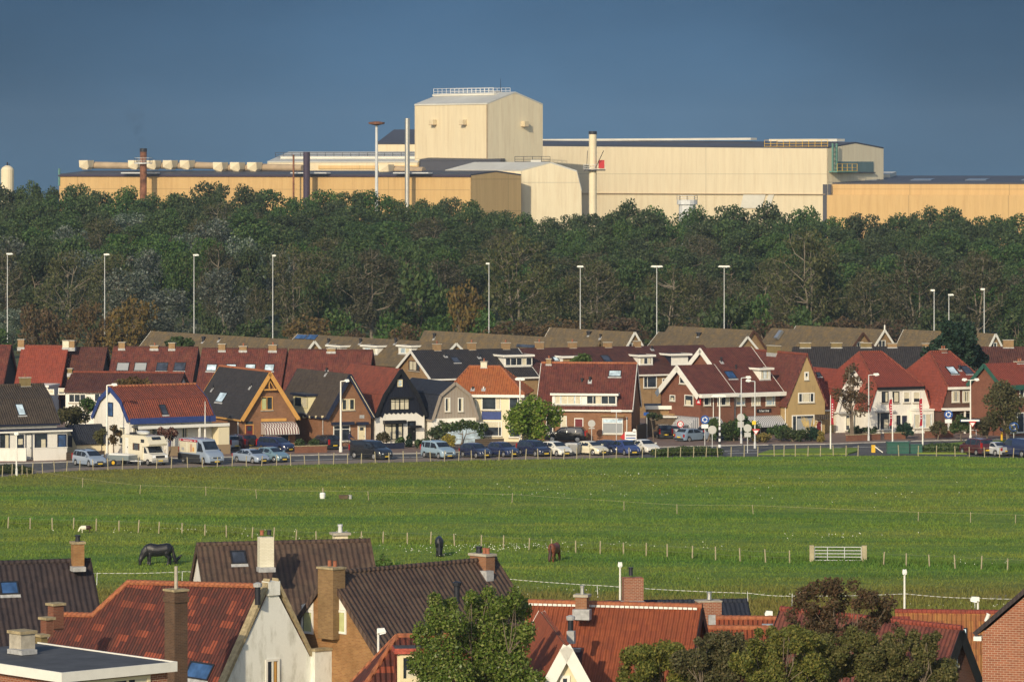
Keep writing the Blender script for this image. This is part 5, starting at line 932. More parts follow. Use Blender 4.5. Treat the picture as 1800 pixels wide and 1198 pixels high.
def make_car(label, kind, paintm, px, py, head, group=None, dark=True, extra=None, cat='car', name='parked_car', plate=True, lower=None):
    L, W, gc, st, sidew, ws, rw, wx, wr = CARS[kind]; base = G(px, py) ; base.z = .03
    root = tag(empty(name, base, R(head)), label, cat, group); hw = W / 2
    top = [(a[0], a[1]) for a in st]; belt = [(a[0], a[2]) for a in st]; tw = [(a[0], a[3]) for a in st]
    xs = sorted(set([a[0] for a in st] + [w_ + d for w_ in wx for d in (-wr - .08, -wr * .7, wr * .7, wr + .08)])); mb = MB(); rings = []
    for x in xs:
        zt, zb, k = interp(x, top), interp(x, belt), interp(x, tw); e = min(1, (L / 2 - abs(x)) / .35); s_ = .8 + .2 * math.sqrt(max(0, e)); y1 = hw * s_; yt = y1 * (k if zt - zb > .12 else .93)
        low = gc
        for w_ in wx:
            if abs(x - w_) < wr + .02: low = max(low, math.sqrt(max(0, (wr + .06) ** 2 - (x - w_) ** 2)) + wr)
        low = min(low, zb - .12); h_ = [(y1 * .9, low), (y1 * .985, low + .05), (y1, (low + zb) / 2), (y1 * .975, zb), (yt + (y1 * .975 - yt) * .25, zb + (zt - zb) * .75), (yt * .93, zt - .025 * (zt - zb > .12)), (yt * .5, zt + .012)]
        rings.append([(x, y, z) for y, z in h_] + [(x, -y, z) for y, z in h_[::-1]])
    n = len(rings[0])
    for a in rings: mb.v += a
    for i in range(len(rings) - 1):
        for j in range(n): k = (j + 1) % n; mb.f.append([i * n + j, i * n + k, (i + 1) * n + k, (i + 1) * n + j]); mb.mi.append(0)
    mb.f.append(list(range(n))); mb.f.append(list(range((len(rings) - 1) * n, len(rings) * n))); mb.mi += [0, 0]
    body = mb.build('body', 'car_' + paintm, root, smooth=True)
    def ys(x, z, off=.014):
        zt, zb, k = interp(x, top), interp(x, belt), interp(x, tw); y1 = hw * (.8 + .2 * math.sqrt(max(0, min(1, (L / 2 - abs(x)) / .35)))) * .975; yt = hw * k; t = (z - zb) / max(.05, zt - zb); q = y1 + (yt - y1) * min(1, t) if t < .75 else (yt + (y1 - yt) * .25) + ((yt * .93) - (yt + (y1 - yt) * .25)) * (t - .75) / .25
        return q + off
    for (b0, b1), (t0, t1) in sidew:
        for sg in (1, -1):
            zb0, zb1 = interp(b0, belt) + .04, interp(b1, belt) + .04; zt0, zt1 = interp(t0, belt) + (interp(t0, top) - interp(t0, belt)) * .8, interp(t1, belt) + (interp(t1, top) - interp(t1, belt)) * .8
            m_ = MB(); q = [(b0, ys(b0, zb0), zb0), (b1, ys(b1, zb1), zb1), (t1, ys(t1, zt1), zt1), (t0, ys(t0, zt0), zt0)]; m_.prism([(x, y * sg, z) for x, y, z in q], [(x, (y - .012) * sg, z) for x, y, z in q]); m_.build('side_window', 'car_glass', root)
    def screen(nm, x0, x1, f0=.12, f1=.9):
        za, zb_ = interp(x0, top), interp(x1, top); a = Vector((x0 + (x1 - x0) * f0, 0, za + (zb_ - za) * f0)); b = Vector((x0 + (x1 - x0) * f1, 0, za + (zb_ - za) * f1)); d = b - a; nn = Vector((-d.z, 0, d.x)).normalized()
        if nn.z < 0: nn = -nn
        ya, yb = hw * interp(x0, tw) * .88, hw * interp(x1, tw) * .86; m_ = MB(); q = [a + Vector((0, -ya, 0)), a + Vector((0, ya, 0)), b + Vector((0, yb, 0)), b + Vector((0, -yb, 0))]; m_.prism([p + nn * .02 for p in q], [p + nn * .034 for p in q]); m_.build(nm, 'car_glass', root)
    screen('windscreen', *ws); screen('rear_window', *rw)
    for x in wx:
        for sg in (1, -1):
            m_ = MB(); c = Vector((x, sg * (hw - .16), wr)); m_.tube(c - Vector((0, sg * .06, 0)), c + Vector((0, sg * .155, 0)), wr, wr, 18); wh = m_.build('wheel', 'tyre', root, smooth=True); m_ = MB(); m_.tube(c + Vector((0, sg * .156, 0)), c + Vector((0, sg * .17, 0)), wr * .64, wr * .58, 12)
            m_.build('rim', 'rim', wh)
    zf, zr = interp(L / 2 - .15, belt), interp(-L / 2 + .06, belt)
    for sg in (1, -1):
        m_ = MB(); xf = L / 2 - .13; m_.prism([(xf - .12, sg * hw * .86, zf - .02), (xf + .02, sg * hw * .82, zf - .2), (xf + .1, sg * hw * .5, zf - .2), (xf + .02, sg * hw * .52, zf - .02)], [(xf - .12, sg * hw * .93, zf), (xf + .06, sg * hw * .88, zf - .19), (xf + .145, sg * hw * .5, zf - .19), (xf + .05, sg * hw * .52, zf)]); m_.build('headlight', 'lens', root)
        m_ = MB(); m_.abox(-L / 2 - .012, -L / 2 + .12, min(sg * hw * .7, sg * hw * .9), max(sg * hw * .7, sg * hw * .9), zr - .3, zr + (.25 if kind in ('box', 'mpv', 'van', 'sprinter', 'suv') else .02)); m_.build('tail_light', 'lamp_red', root)
        m_ = MB(); xm = ws[0] - .28; zm = interp(xm, belt) + .12; m_.abox(xm - .08, xm + .06, min(sg * hw * .97, sg * (hw + .17)), max(sg * hw * .97, sg * (hw + .17)), zm - .05, zm + .1); m_.build('door_mirror', lower or 'car_' + paintm, root)
    m_ = MB(); m_.abox(L / 2 - .1, L / 2 + .03, -hw * .78, hw * .78, gc + .02, gc + .2); m_.build('bumper', 'trim_dark' if dark else 'car_' + paintm, root); m_ = MB(); m_.abox(-L / 2 - .04, -L / 2 + .1, -hw * .8, hw * .8, gc + .04, gc + .26); m_.build('bumper', 'trim_dark' if dark else 'car_' + paintm, root)
    m_ = MB(); m_.abox(L / 2 - .06, L / 2 + .012, -hw * .42, hw * .42, zf - .24, zf - .12); m_.build('grille', 'trim_dark', root)
    if plate:
        m_ = MB(); m_.abox(L / 2 + .032, L / 2 + .045, -.26, .26, gc + .08, gc + .2); m_.build('number_plate', 'plate_yellow', root); m_ = MB(); m_.abox(-L / 2 - .055, -L / 2 - .042, -.26, .26, gc + .3, gc + .42); m_.build('number_plate', 'plate_yellow', root)
    if lower:
        for sg in (1, -1): m_ = MB(); m_.abox(wx[0] + wr + .1, wx[1] - wr - .1, min(sg * hw * .97, sg * (hw + .025)), max(sg * hw * .97, sg * (hw + .025)), gc + .02, gc + .38); m_.build('side_skirt', lower, root)
    return root
H1 = -54
ST = 'cars parked along the meadow fence'
c = make_car('silver-blue people carrier parked at the left end of the fence', 'mpv', 'silver_blue', 157, 819, H1, ST)
for sg in (1, -1): m_ = MB(); m_.tube((-1.6, sg * .62, 1.68), (.2, sg * .62, 1.64), .03); m_.build('roof_rail', 'dark_metal', c)
# motorhome
mh = tag(empty('motorhome', G(257, 816) + Vector((0, 0, .03)), R(H1)), 'white motorhome with over-cab berth, brown-curtained window and roof box', 'motorhome')
mb = MB()
def xprism(mb, prof, y0, y1, m=0): mb.prism([(x, y0, z) for x, z in prof], [(x, y1, z) for x, z in prof], m)
xprism(mb, [(-2.9, .55), (1.0, .55), (1.0, 1.85), (2.2, 1.95), (2.32, 2.15), (1.75, 2.85), (1.5, 2.92), (-2.9, 2.92)], -1.05, 1.05); mb.build('living_body', 'car_cream', mh)
mb = MB(); xprism(mb, [(1.0, .45), (2.6, .45), (2.72, .8), (2.6, 1.12), (1.95, 1.22), (1.35, 1.9), (1.0, 1.9)], -.93, .93); mb.build('cab', 'car_white', mh)
mb = MB(); mb.prism([(1.93, -.8, 1.27), (1.93, .8, 1.27), (1.42, .72, 1.84), (1.42, -.72, 1.84)], [(1.96, -.8, 1.29), (1.96, .8, 1.29), (1.45, .72, 1.86), (1.45, -.72, 1.86)]); mb.build('windscreen', 'car_glass', mh)
for sg in (1, -1):
    y0, y1 = sorted((sg * .931, sg * .95)); mb = MB(); xprism(mb, [(1.12, 1.22), (1.78, 1.22), (1.35, 1.78), (1.12, 1.78)], y0, y1); mb.build('side_window', 'car_glass', mh)
    y0, y1 = sorted((sg * 1.051, sg * 1.07)); mb = MB(); mb.abox(-.85, .45, y0, y1, 1.45, 2.15); o = mb.build('side_window', 'car_glass', mh); y0, y1 = sorted((sg * 1.071, sg * 1.08))
    for a, b in ((-.83, -.6), (.2, .43)): mb = MB(); mb.abox(a, b, y0, y1, 1.47, 2.13); mb.build('curtain', 'brown_paint', o)
    y0, y1 = sorted((sg * 1.051, sg * 1.07)); mb = MB(); mb.abox(.7, 1.35, y0, y1, 2.25, 2.6); mb.build('side_window', 'car_glass', mh); mb = MB(); mb.abox(-2.3, -1.7, y0, y1 if sg > 0 else y1, .7, 2.6); d_ = mb.build('door', 'white_paint', mh) if sg < 0 else None
    if sg < 0: m_ = MB(); m_.abox(-1.85, -1.78, -1.11, -1.072, 1.6, 1.75); m_.build('handle', 'dark_metal', d_)
    mb = MB(); mb.prism([(2.66, sg * .85, .82), (2.74, sg * .55, .82), (2.69, sg * .55, 1.0), (2.6, sg * .85, 1.0)], [(2.7, sg * .87, .82), (2.78, sg * .55, .82), (2.73, sg * .55, 1.0), (2.64, sg * .87, 1.0)]); mb.build('headlight', 'lens', mh)
    for x in (1.85, -1.7):
        c = Vector((x, sg * .82, .33)); m_ = MB(); m_.tube(c, c + Vector((0, sg * .16, 0)), .33, .33, 16); w_ = m_.build('wheel', 'tyre', mh, smooth=True); m_ = MB(); m_.tube(c + Vector((0, sg * .161, 0)), c + Vector((0, sg * .175, 0)), .2, .18, 12); m_.build('rim', 'rim', w_)
mb = MB(); mb.prism([(2.02, -.5, 2.55), (2.02, .5, 2.55), (1.8, .5, 2.82), (1.8, -.5, 2.82)], [(2.05, -.5, 2.57), (2.05, .5, 2.57), (1.83, .5, 2.84), (1.83, -.5, 2.84)]); mb.build('front_window', 'car_glass', mh)
mb = MB(); mb.abox(2.55, 2.8, -.9, .9, .35, .6); mb.build('bumper', 'grey_paint', mh); mb = MB(); mb.abox(2.801, 2.815, -.26, .26, .45, .57); mb.build('number_plate', 'plate_yellow', mh); mb = MB(); mb.abox(2.7, 2.755, -.5, .5, .78, 1.02); mb.build('grille', 'trim_dark', mh); mb = MB(); mb.abox(-2.85, 1.0, -1.0, 1.0, .34, .548); mb.build('skirt', 'grey_paint', mh)
mb = MB(); mb.lathe((0, 0, 0), [(.2, 0), (.46, .12), (.5, .3), (.3, .42)], 14); ob = mb.build('roof_box', 'galvanised', mh, smooth=True); ob.location = (-.6, 0, 2.93); ob.scale = (2.1, 1, 1); mb = MB(); mb.abox(-2.6, -1.9, -.4, .4, 2.925, 3.1); mb.build('roof_hatch', 'dark_metal', mh)
# trailer
tr = tag(empty('trailer', G(216, 818) + Vector((0, 0, .03)), R(H1 + 24)), 'grey box trailer with one yellow wheel rim between the people carrier and motorhome', 'trailer')
mb = MB(); mb.prism([(-1.3, -.75, .55), (1.2, -.75, .55), (1.2, .75, .55), (-1.3, .75, .55)], [(-1.35, -.8, 1.05), (1.25, -.8, 1.05), (1.25, .8, 1.05), (-1.35, .8, 1.05)]); mb.build('box', 'car_green_grey', tr); mb = MB(); mb.tube((1.2, -.4, .5), (2.2, 0, .5), .05); mb.tube((1.2, .4, .5), (2.2, 0, .5), .05); mb.tube((2.1, 0, .5), (2.1, 0, .1), .04); mb.build('drawbar', 'galvanised', tr)
for sg in (1, -1): c = Vector((-.5, sg * .8, .3)); m_ = MB(); m_.tube(c, c + Vector((0, sg * .17, 0)), .3, .3, 16); w_ = m_.build('wheel', 'tyre', tr, smooth=True); m_ = MB(); m_.tube(c + Vector((0, sg * .171, 0)), c + Vector((0, sg * .19, 0)), .19, .17, 12); m_.build('rim', 'yellow_paint', w_)
mb = MB(); mb.prism([(-1.3, -.7, 1.051), (1.2, -.7, 1.051), (1.2, .7, 1.051), (-1.3, .7, 1.051)], [(-1.2, -.5, 1.2), (1.1, -.5, 1.15), (1.1, .5, 1.15), (-1.2, .5, 1.2)]); mb.build('cover', 'white_paint', tr)
v = make_car('silver high-roof van with dark lower body and a picture panel on its side', 'sprinter', 'silver_blue', 354, 815, H1, ST, cat='van', name='parked_van', lower='trim_dark')
for sg in (1, -1):
    y0, y1 = sorted((sg * .955, sg * .99)); m_ = MB(); m_.abox(-2.55, .6, y0, y1, 1.12, 2.2); p_ = m_.build('picture_panel', 'curtain', v); y0, y1 = sorted((sg * .93, sg * .965)); m_ = MB(); m_.abox(-2.75, .7, y0, y1, 2.23, 2.45); b_ = m_.build('name_band', 'banner_red', v)
    for k, x in enumerate((-2.3, -1.95, -1.6, -1.25)): pass
    y0, y1 = sorted((sg * .991, sg * 1.0))
    for a, b, c_, d_, mm in ((-1.2, -1.12, 1.15, 2.15, 'white_paint'), (-.55, -.2, 1.2, 2.0, 'skin'), (-.1, .2, 1.25, 1.7, 'ochre_paint'), (-2.2, -1.7, 1.3, 1.6, 'grey_cloth')): m_ = MB(); m_.abox(a, b, y0, y1, c_, d_); m_.build('picture', mm, p_)
    m_ = MB(); m_.abox(-2.9, 1.3, *sorted((sg * .985, sg * 1.01)), .35, 1.0); m_.build('side_skirt', 'trim_dark', v)
VAN = v
make_car('silver estate car backed onto the drive by the brown-brick house', 'mpv', 'silver', 396, 791, 128, plate=True); x = make_car('dark red off-roader with a spare wheel on its back door', 'suv', 'wine', 424, 791, 122)
m_ = MB(); m_.tube((-2.24, 0, 1.0), (-2.45, 0, 1.0), .36, .36, 18); m_.build('spare_wheel', 'tyre', x)
make_car('dark blue people carrier in front of the striped awning', 'mpv', 'navy', 485, 794, -40); make_car('silver saloon parked at the fence beside a teal hatchback', 'sedan', 'silver_blue', 441, 813.5, H1 + 4, ST); make_car('teal hatchback half hidden by the silver saloon', 'hatch', 'teal', 479, 811.5, H1 + 6, ST)
make_car('black estate car backed in front of the brick house with cream dormer', 'mpv', 'black', 570, 790.5, 125); make_car('black panel van driving along the road', 'van', 'black', 652, 806.5, -47, cat='van', name='parked_van')
make_car('light blue high-roofed family car parked at the fence', 'box', 'sky_blue', 770, 805, H1, ST, cat='car', lower='trim_dark')
make_car('dark slate hatchback, first right of the light blue car', 'hatch', 'dark_blue', 836, 804, H1, ST); make_car('dark blue hatchback, second right of the light blue car', 'hatch', 'navy', 884, 802, H1, ST); make_car('black-blue hatchback left of the white hatchback', 'mpv', 'dark_blue', 939, 801, H1, ST); make_car('white hatchback parked between dark cars', 'hatch', 'white', 977, 801, H1, ST)
make_car('cream-white saloon with raked roof parked at the fence', 'sedan', 'cream', 1036, 799, H1 + 6, ST); make_car('navy saloon half hidden behind the cream-white one', 'sedan', 'dark_blue', 1068, 797, H1 + 6, ST); make_car('blue hatchback parked with its yellow plate to the meadow', 'hatch', 'blue', 1100, 799, H1 - 10, ST); make_car('old white boxy saloon at the right end of the parked row', 'sedan', 'white', 1131, 796, H1 - 8, ST)
make_car('black off-roader standing behind the round street tree', 'suv', 'black', 995, 777.5, 172); make_car('black car parked in the lane with its yellow plate showing', 'mpv', 'black', 1165, 771, 98); make_car('silver-grey estate behind the light blue hatchback', 'mpv', 'silver', 1199, 771, 66); make_car('light blue hatchback seen from behind by the round signs', 'hatch', 'grey_blue', 1216, 776, 42); make_car('grey-blue estate car before the dark hedge', 'mpv', 'silver_blue', 1258, 774, 32)
make_car('maroon van parked behind the fence at the right', 'box', 'wine', 1716, 799, 118, cat='van', name='parked_van'); make_car('silver saloon between the maroon and navy vans', 'sedan', 'silver', 1745, 800, 125); make_car('navy panel van cut by the right edge', 'van', 'navy', 1790, 802, 125, cat='van', name='parked_van')
k = tag(empty('wheeled_container', G(1007, 800) + Vector((0, 0, .03)), R(-20)), 'grey wheeled waste container between the white cars', 'container'); mb = MB(); mb.prism([(-.6, -.45, .2), (.6, -.45, .2), (.6, .45, .2), (-.6, .45, .2)], [(-.7, -.55, 1.1), (.7, -.55, 1.1), (.7, .55, 1.1), (-.7, .55, 1.1)]); mb.build('bin', 'grey_paint', k); mb = MB(); mb.prism([(-.74, -.6, 1.101), (.74, -.6, 1.101), (.74, .6, 1.101), (-.74, .6, 1.101)], [(-.6, -.5, 1.28), (.6, -.5, 1.28), (.6, .5, 1.28), (-.6, .5, 1.28)]); mb.build('lid', 'lead', k)
for sx in (-.5, .5): m_ = MB(); m_.tube((sx, -.4, .1), (sx, -.3, .1), .1); m_.build('wheel', 'tyre', k)
# ---------------------------------------------------------------- lamps and poles
def pole_thing(name, label, cat, base, group=None): b = Vector(base); return tag(empty(name, b), label, cat, group)
def lamp(label, px, base, ytop, heads=((1, 10),), r=.09, group=None, bands=False, name='street_lamp', style='head', mat='galvanised', armpx=None, Y=None):
    b = G(px, base) if Y is None else Vector(((px - 900) * Y / F, Y, 0)); k = pole_thing(name, label, 'street lamp', b, group); s = F / b.y; h = CH - (ytop - YH) / s
    mb = MB(); mb.tube((0, 0, 0), (0, 0, h * .5), r, r * .8, 10); mb.tube((0, 0, h * .5), (0, 0, h), r * .8, r * .6, 10); mb.build('pole', mat, k)
    mb = MB(); mb.tube((0, 0, 0), (0, 0, .7), r * 1.5, r * 1.4, 10); mb.build('base', 'pole_bands' if bands else mat, k)
    if bands: mb = MB(); mb.tube((0, 0, .7), (0, 0, 2.6), r * 1.12, r * 1.1, 12); mb.build('banded_sleeve', 'pole_bands', k)
    for sg, ln in heads:
        ln = ln / s; hb_ = .22 if style == 'head' else .3; z = h
        if style == 'arm':
            mb = MB(); mb.tube((0, 0, h), (sg * ln * .6, -.1, h + .05), r * .5, r * .5, 8); mb.build('arm', mat, k); x0, x1 = sg * ln * .5, sg * ln * 1.1
        else: x0, x1 = -sg * ln * .15, sg * ln
        mb = MB(); w_ = .16 + ln * .08; xm = (x0 + x1) / 2
        mb.prism([(x0, -w_, z - .02), (x1, -w_ * .8, z + .04), (x1, w_ * .8, z + .04), (x0, w_, z - .02)], [(x0, -w_ * .7, z + .17), (xm, -w_ * .9, z + .27), (xm, w_ * .9, z + .27), (x0, w_ * .7, z + .17)] if False else [(x0, -w_ * .7, z + .2), (x1 - (x1 - x0) * .2, -w_ * .6, z + .22), (x1 - (x1 - x0) * .2, w_ * .6, z + .22), (x0, w_ * .7, z + .2)]); hd = mb.build('lamp_head', 'white_paint', k)
        mb = MB(); mb.prism([(x0 + (x1 - x0) * .3, -w_ * .7, z - .09), (x1 - (x1 - x0) * .08, -w_ * .6, z - .03), (x1 - (x1 - x0) * .08, w_ * .6, z - .03), (x0 + (x1 - x0) * .3, w_ * .7, z - .09)], [(x0 + (x1 - x0) * .25, -w_ * .75, z - .021), (x1, -w_ * .7, z + .038), (x1, w_ * .7, z + .038), (x0 + (x1 - x0) * .25, w_ * .75, z - .021)]); mb.build('lens', 'lens', hd)
    return k
HG = 'tall highway lamps before the wood'
for px, yt, pxb, hd, lb in ((14, 447, 12, ((1, 10),), 'tall single-headed lamp at the left edge of the wood'), (185, 448, 183, ((1, 9),), 'tall single-headed lamp above the bright red roof'), (343, 449, 339, ((1, 9),), 'tall single-headed lamp above the skylit red roofs'), (482, 450, 477, ((1, 6),), 'tall single-headed lamp above the pale bare trunk'),
                            (859, 464, 860, ((-1, 6),), 'tall lamp with head to the left, behind the hipped house'), (1020, 469, 1020, ((-1, 6), (1, 6)), 'tall twin-headed lamp left of the white-verged lichen gable'), (1155, 469, 1154, ((-1, 11), (1, 11)), 'tall twin-headed lamp above the white loft dormers'), (1274, 469, 1272, ((-1, 11), (1, 11)), 'tall twin-headed lamp above the twin white gables'),
                            (1642, 511, 1642, ((-1, 7),), 'shorter lamp just left of the conifer top'), (1668, 519, 1668, ((1, 9),), 'shorter lamp rising behind the conifer'), (1730, 509, 1730, ((-1, 7),), 'shorter lamp right of the conifer')):
    lamp(lb, (px + pxb) / 2, 0, yt, hd, .09, HG, Y=690 if yt < 500 else 640)
SL = 'street lamps along the village road'
lamp('white street lamp with rounded head before the white gambrel house', 188, 807, 677, ((1, 17),), .13, SL, style='arm', mat='white_paint')
lamp('white street lamp at the brick house with cream dormer', 599, 796, 670, ((1, 14),), .12, SL, style='arm', mat='white_paint')
k = lamp('white street lamp with yellow notice beside the round tree', 914, 785, 667, ((-1, 9), (1, 9)), .11, SL, mat='white_paint'); mb = MB(); mb.abox(-.42, -.08, -.14, -.09, 2.75 - .35, 3.35 - .35); mb.build('notice', 'yellow_paint', k)
k = lamp('white crossing lamp with black-banded foot before the twin gables', 1265, 791, 697, ((-1, 15), (1, 12)), .11, SL, bands=True, mat='white_paint')
lamp('grey street lamp with one long head left of the dormer house', 1303, 781, 664, ((1, 16),), .09, SL, style='arm'); k2 = lamp('grey street lamp carrying a give-way triangle', 1327, 788, 670, ((-1, 15),), .09, SL, style='arm'); lamp('grey street lamp before the white mansard house', 1527, 776, 659, ((1, 17),), .09, SL, style='arm')
k3 = lamp('white twin-armed street lamp carrying a street name plate', 1706, 776, 668, ((-1, 14), (1, 14)), .1, SL, style='arm', mat='white_paint')
lamp('plain white lamp pole at the fence before the bungalow', 29, 836, 763, ((1, 4), (-1, 4)), .09, SL, mat='white_paint')
k = pole_thing('flagpole', 'bare white flagpole between gambrel and brown-brick houses', 'flagpole', G(360.5, 800)); mb = MB(); mb.tube((0, 0, 0), (0, 0, 3.2), .1, .1); mb.tube((0, 0, 3.2), (0, 0, CH - (705 - YH) * k.location.y / F), .06, .03); mb.build('pole', 'white_paint', k)
def triangle(k, z, w=.42, x=0.0, y=-.16):
    mb = MB(); mb.prism([(x - w, y, z + w * .8), (x + w, y, z + w * .8), (x, y, z - w * .8)], [(x - w, y + .03, z + w * .8), (x + w, y + .03, z + w * .8), (x, y + .03, z - w * .8)]); o = mb.build('sign_plate', 'sign_red', k); w *= .62; mb = MB(); mb.prism([(x - w, y - .012, z + w * .7), (x + w, y - .012, z + w * .7), (x, y - .012, z - w * .85)], [(x - w, y - .001, z + w * .7), (x + w, y - .001, z + w * .7), (x, y - .001, z - w * .85)]); mb.build('sign_face', 'sign_white', o)
triangle(k2, CH - (759 - YH) * k2.location.y / F - 0, x=.1); mb = MB(); mb.abox(-.3, .1, -.14, -.1, 2.55, 2.95); mb.build('notice', 'plate_yellow', k2)
triangle(k3, 1.9, x=.2); mb = MB(); mb.abox(-1.1, 1.0, -.15, -.12, 2.2, 2.45); o = mb.build('name_plate', 'sign_blue', k3); mb = MB(); mb.abox(-1.05, .95, -.158, -.151, 2.23, 2.42); mb.build('plate_face', 'sign_white', o)
def disc(mb, x, z, r, y0, y1, n=24): mb.prism([(x + r * math.cos(2 * math.pi * i / n), y0, z + r * math.sin(2 * math.pi * i / n)) for i in range(n)], [(x + r * math.cos(2 * math.pi * i / n), y1, z + r * math.sin(2 * math.pi * i / n)) for i in range(n)])
def round_sign(label, px, base, yc, r, face, symbol=None, plate=None, extra=None, cat='road sign', back=False):
    b = G(px, base); k = pole_thing('road_sign', label, cat, b); s = F / b.y; z = CH - (yc - YH) / s
    mb = MB(); mb.tube((0, 0, 0), (0, 0, z + r * .9), .04, .04, 8); mb.build('pole', 'galvanised', k); mb = MB(); disc(mb, 0, z, r, -.09, -.06); o = mb.build('sign_plate', face, k)
    if symbol == 'arrow':
        mb = MB()
        for q in ([(-.06, -.5), (.06, -.5), (.06, .1), (-.06, .1)], [(-.3, .02), (0, .5), (.3, .02), (0, .16)]): mb.prism([(x * r * 1.2, -.1, z + y * r * 1.2) for x, y in q], [(x * r * 1.2, -.091, z + y * r * 1.2) for x, y in q])
        mb.build('arrow', 'sign_white', o)
    if symbol == 'turn':
        mb = MB()
        for a0 in (0, 120, 240):
            t = [R(a0 + 10 * i) for i in range(9)]; 
            for p0, p1 in zip(t, t[1:]): mb.prism([(r * .42 * math.cos(p0), -.1, z + r * .42 * math.sin(p0)), (r * .62 * math.cos(p0), -.1, z + r * .62 * math.sin(p0)), (r * .62 * math.cos(p1), -.1, z + r * .62 * math.sin(p1)), (r * .42 * math.cos(p1), -.1, z + r * .42 * math.sin(p1))], [(r * .42 * math.cos(p0), -.091, z + r * .42 * math.sin(p0)), (r * .62 * math.cos(p0), -.091, z + r * .62 * math.sin(p0)), (r * .62 * math.cos(p1), -.091, z + r * .62 * math.sin(p1)), (r * .42 * math.cos(p1), -.091, z + r * .42 * math.sin(p1))])
            p1 = t[-1]; q = [(r * .3, p1), (r * .75, p1), (r * .52, p1 + .5)]; mb.prism([(a * math.cos(b_), -.1, z + a * math.sin(b_)) for a, b_ in q], [(a * math.cos(b_), -.091, z + a * math.sin(b_)) for a, b_ in q])
        mb.build('arrows', 'sign_white', o)
    if symbol == 'limit':
        mb = MB(); disc(mb, 0, z, r * .72, -.1, -.091); o2 = mb.build('sign_face', 'sign_white', o); m7 = MB(); u = r * .2
        for q in ((-2.2, -.6, 1.2, 1.6), (-2.2, -.6, -.2, .2), (-2.2, -.6, -1.6, -1.2), (-1.0, -.6, -1.2, 1.2), (.6, 2.2, 1.2, 1.6), (.6, 2.2, -1.6, -1.2), (.6, 1.0, -1.2, 1.2), (1.8, 2.2, -1.2, 1.2)): m7.abox(q[0] * u, q[1] * u, -.108, -.1005, z + q[2] * u, z + q[3] * u)
        m7.build('digits', 'black_paint', o)
    if plate: mb = MB(); mb.abox(-r * .8, r * .8, -.085, -.06, z - r * 1.15 - plate, z - r * 1.1); mb.build('sub_plate', 'sign_white' if not back else 'sign_back', k)
    return k
round_sign('blue roundabout sign over a white plate before the hedge', 1239, 784, 737, .46, 'sign_blue', 'turn', .4); round_sign('grey back of a round sign standing on the road edge by the banded lamp', 1252, 792, 755, .45, 'sign_back', back=True); round_sign('white speed limit sign ringed in red by the metal awning', 1196, 775, 745, .36, 'sign_red', 'limit')
round_sign('grey back of a round sign with small plate near the give-way lamp', 1314, 796, 752, .42, 'sign_back', plate=.45, back=True); round_sign('grey round sign back by the brick wall of the dormer-strip house', 1040, 778, 744, .4, 'sign_back', plate=.1, back=True)
round_sign('blue roundabout sign on tall post before the mansard porch', 1667, 770, 728, .48, 'sign_blue', 'turn', .4); round_sign('pale blue roundabout sign low on a post at the right', 1782, 778, 750, .52, 'sign_blue', 'turn'); round_sign('grey back of a round notice on the street lamp left of the dormer house', 1302, 779, 733, .42, 'sign_back', plate=.6, back=True)
k = pole_thing('bollard', 'yellow traffic bollard with round blue arrow sign', 'bollard', G(1761, 774)); mb = MB(); mb.tube((0, 0, 0), (0, 0, .95), .13, .11, 12); mb.build('post', 'yellow_paint', k); mb = MB(); disc(mb, 0, 1.28, .26, -.05, .05); o = mb.build('sign_plate', 'sign_blue', k); mb = MB(); mb.prism([(-.12, -.06, 1.35), (.1, -.06, 1.18), (.14, -.06, 1.1), (-.02, -.06, 1.14)], [(-.12, -.051, 1.35), (.1, -.051, 1.18), (.14, -.051, 1.1), (-.02, -.051, 1.14)]); mb.build('arrow', 'sign_white', o)
k = pole_thing('street_name_sign', 'white street name sign on a thin post by the brick house', 'street sign', G(1083.5, 778)); mb = MB(); mb.tube((0, 0, 0), (0, 0, 3.6), .04); mb.build('post', 'galvanised', k); mb = MB(); mb.abox(-.6, .55, -.05, -.02, 3.35, 3.6); mb.build('name_plate', 'sign_white', k)
k = pole_thing('street_name_sign', 'blue street name sign at the mouth of the lane', 'street sign', G(1137, 774)); mb = MB(); mb.tube((0, 0, 0), (0, 0, 3.1), .04); mb.build('post', 'galvanised', k); mb = MB(); mb.abox(-.35, .4, -.05, -.02, 2.75, 3.1); mb.build('name_plate', 'sign_blue', k)
k = pole_thing('sale_board', 'white and blue estate board with a red wedge by the dormer-strip house', 'sign board', G(1109, 783)); mb = MB(); mb.abox(-.65, .6, -.03, .03, .35, 1.5); b_ = mb.build('board', 'sign_white', k)
for z, c_ in ((.5, 'sign_blue'), (.78, 'sign_blue'), (1.05, 'navy_paint')): mb = MB(); mb.abox(-.55, .5, -.036, -.031, z, z + .12); mb.build('band', c_, b_)
mb = MB(); mb.prism([(-.66, -.03, .45), (-1.15, -.03, .95), (-.66, -.03, 1.45)], [(-.66, .03, .45), (-1.15, .03, .95), (-.66, .03, 1.45)]); mb.build('wedge', 'sign_red', k)
for x in (-.55, .5): mb = MB(); mb.abox(x - .04, x + .04, .031, .1, 0, 1.5); mb.build('post', 'post_wood', k)
mb = MB(); disc(mb, .38, 1.62, .2, -.03, .03); mb.build('emblem', 'sign_white', k)
BN = 'white flagpoles with red banners'
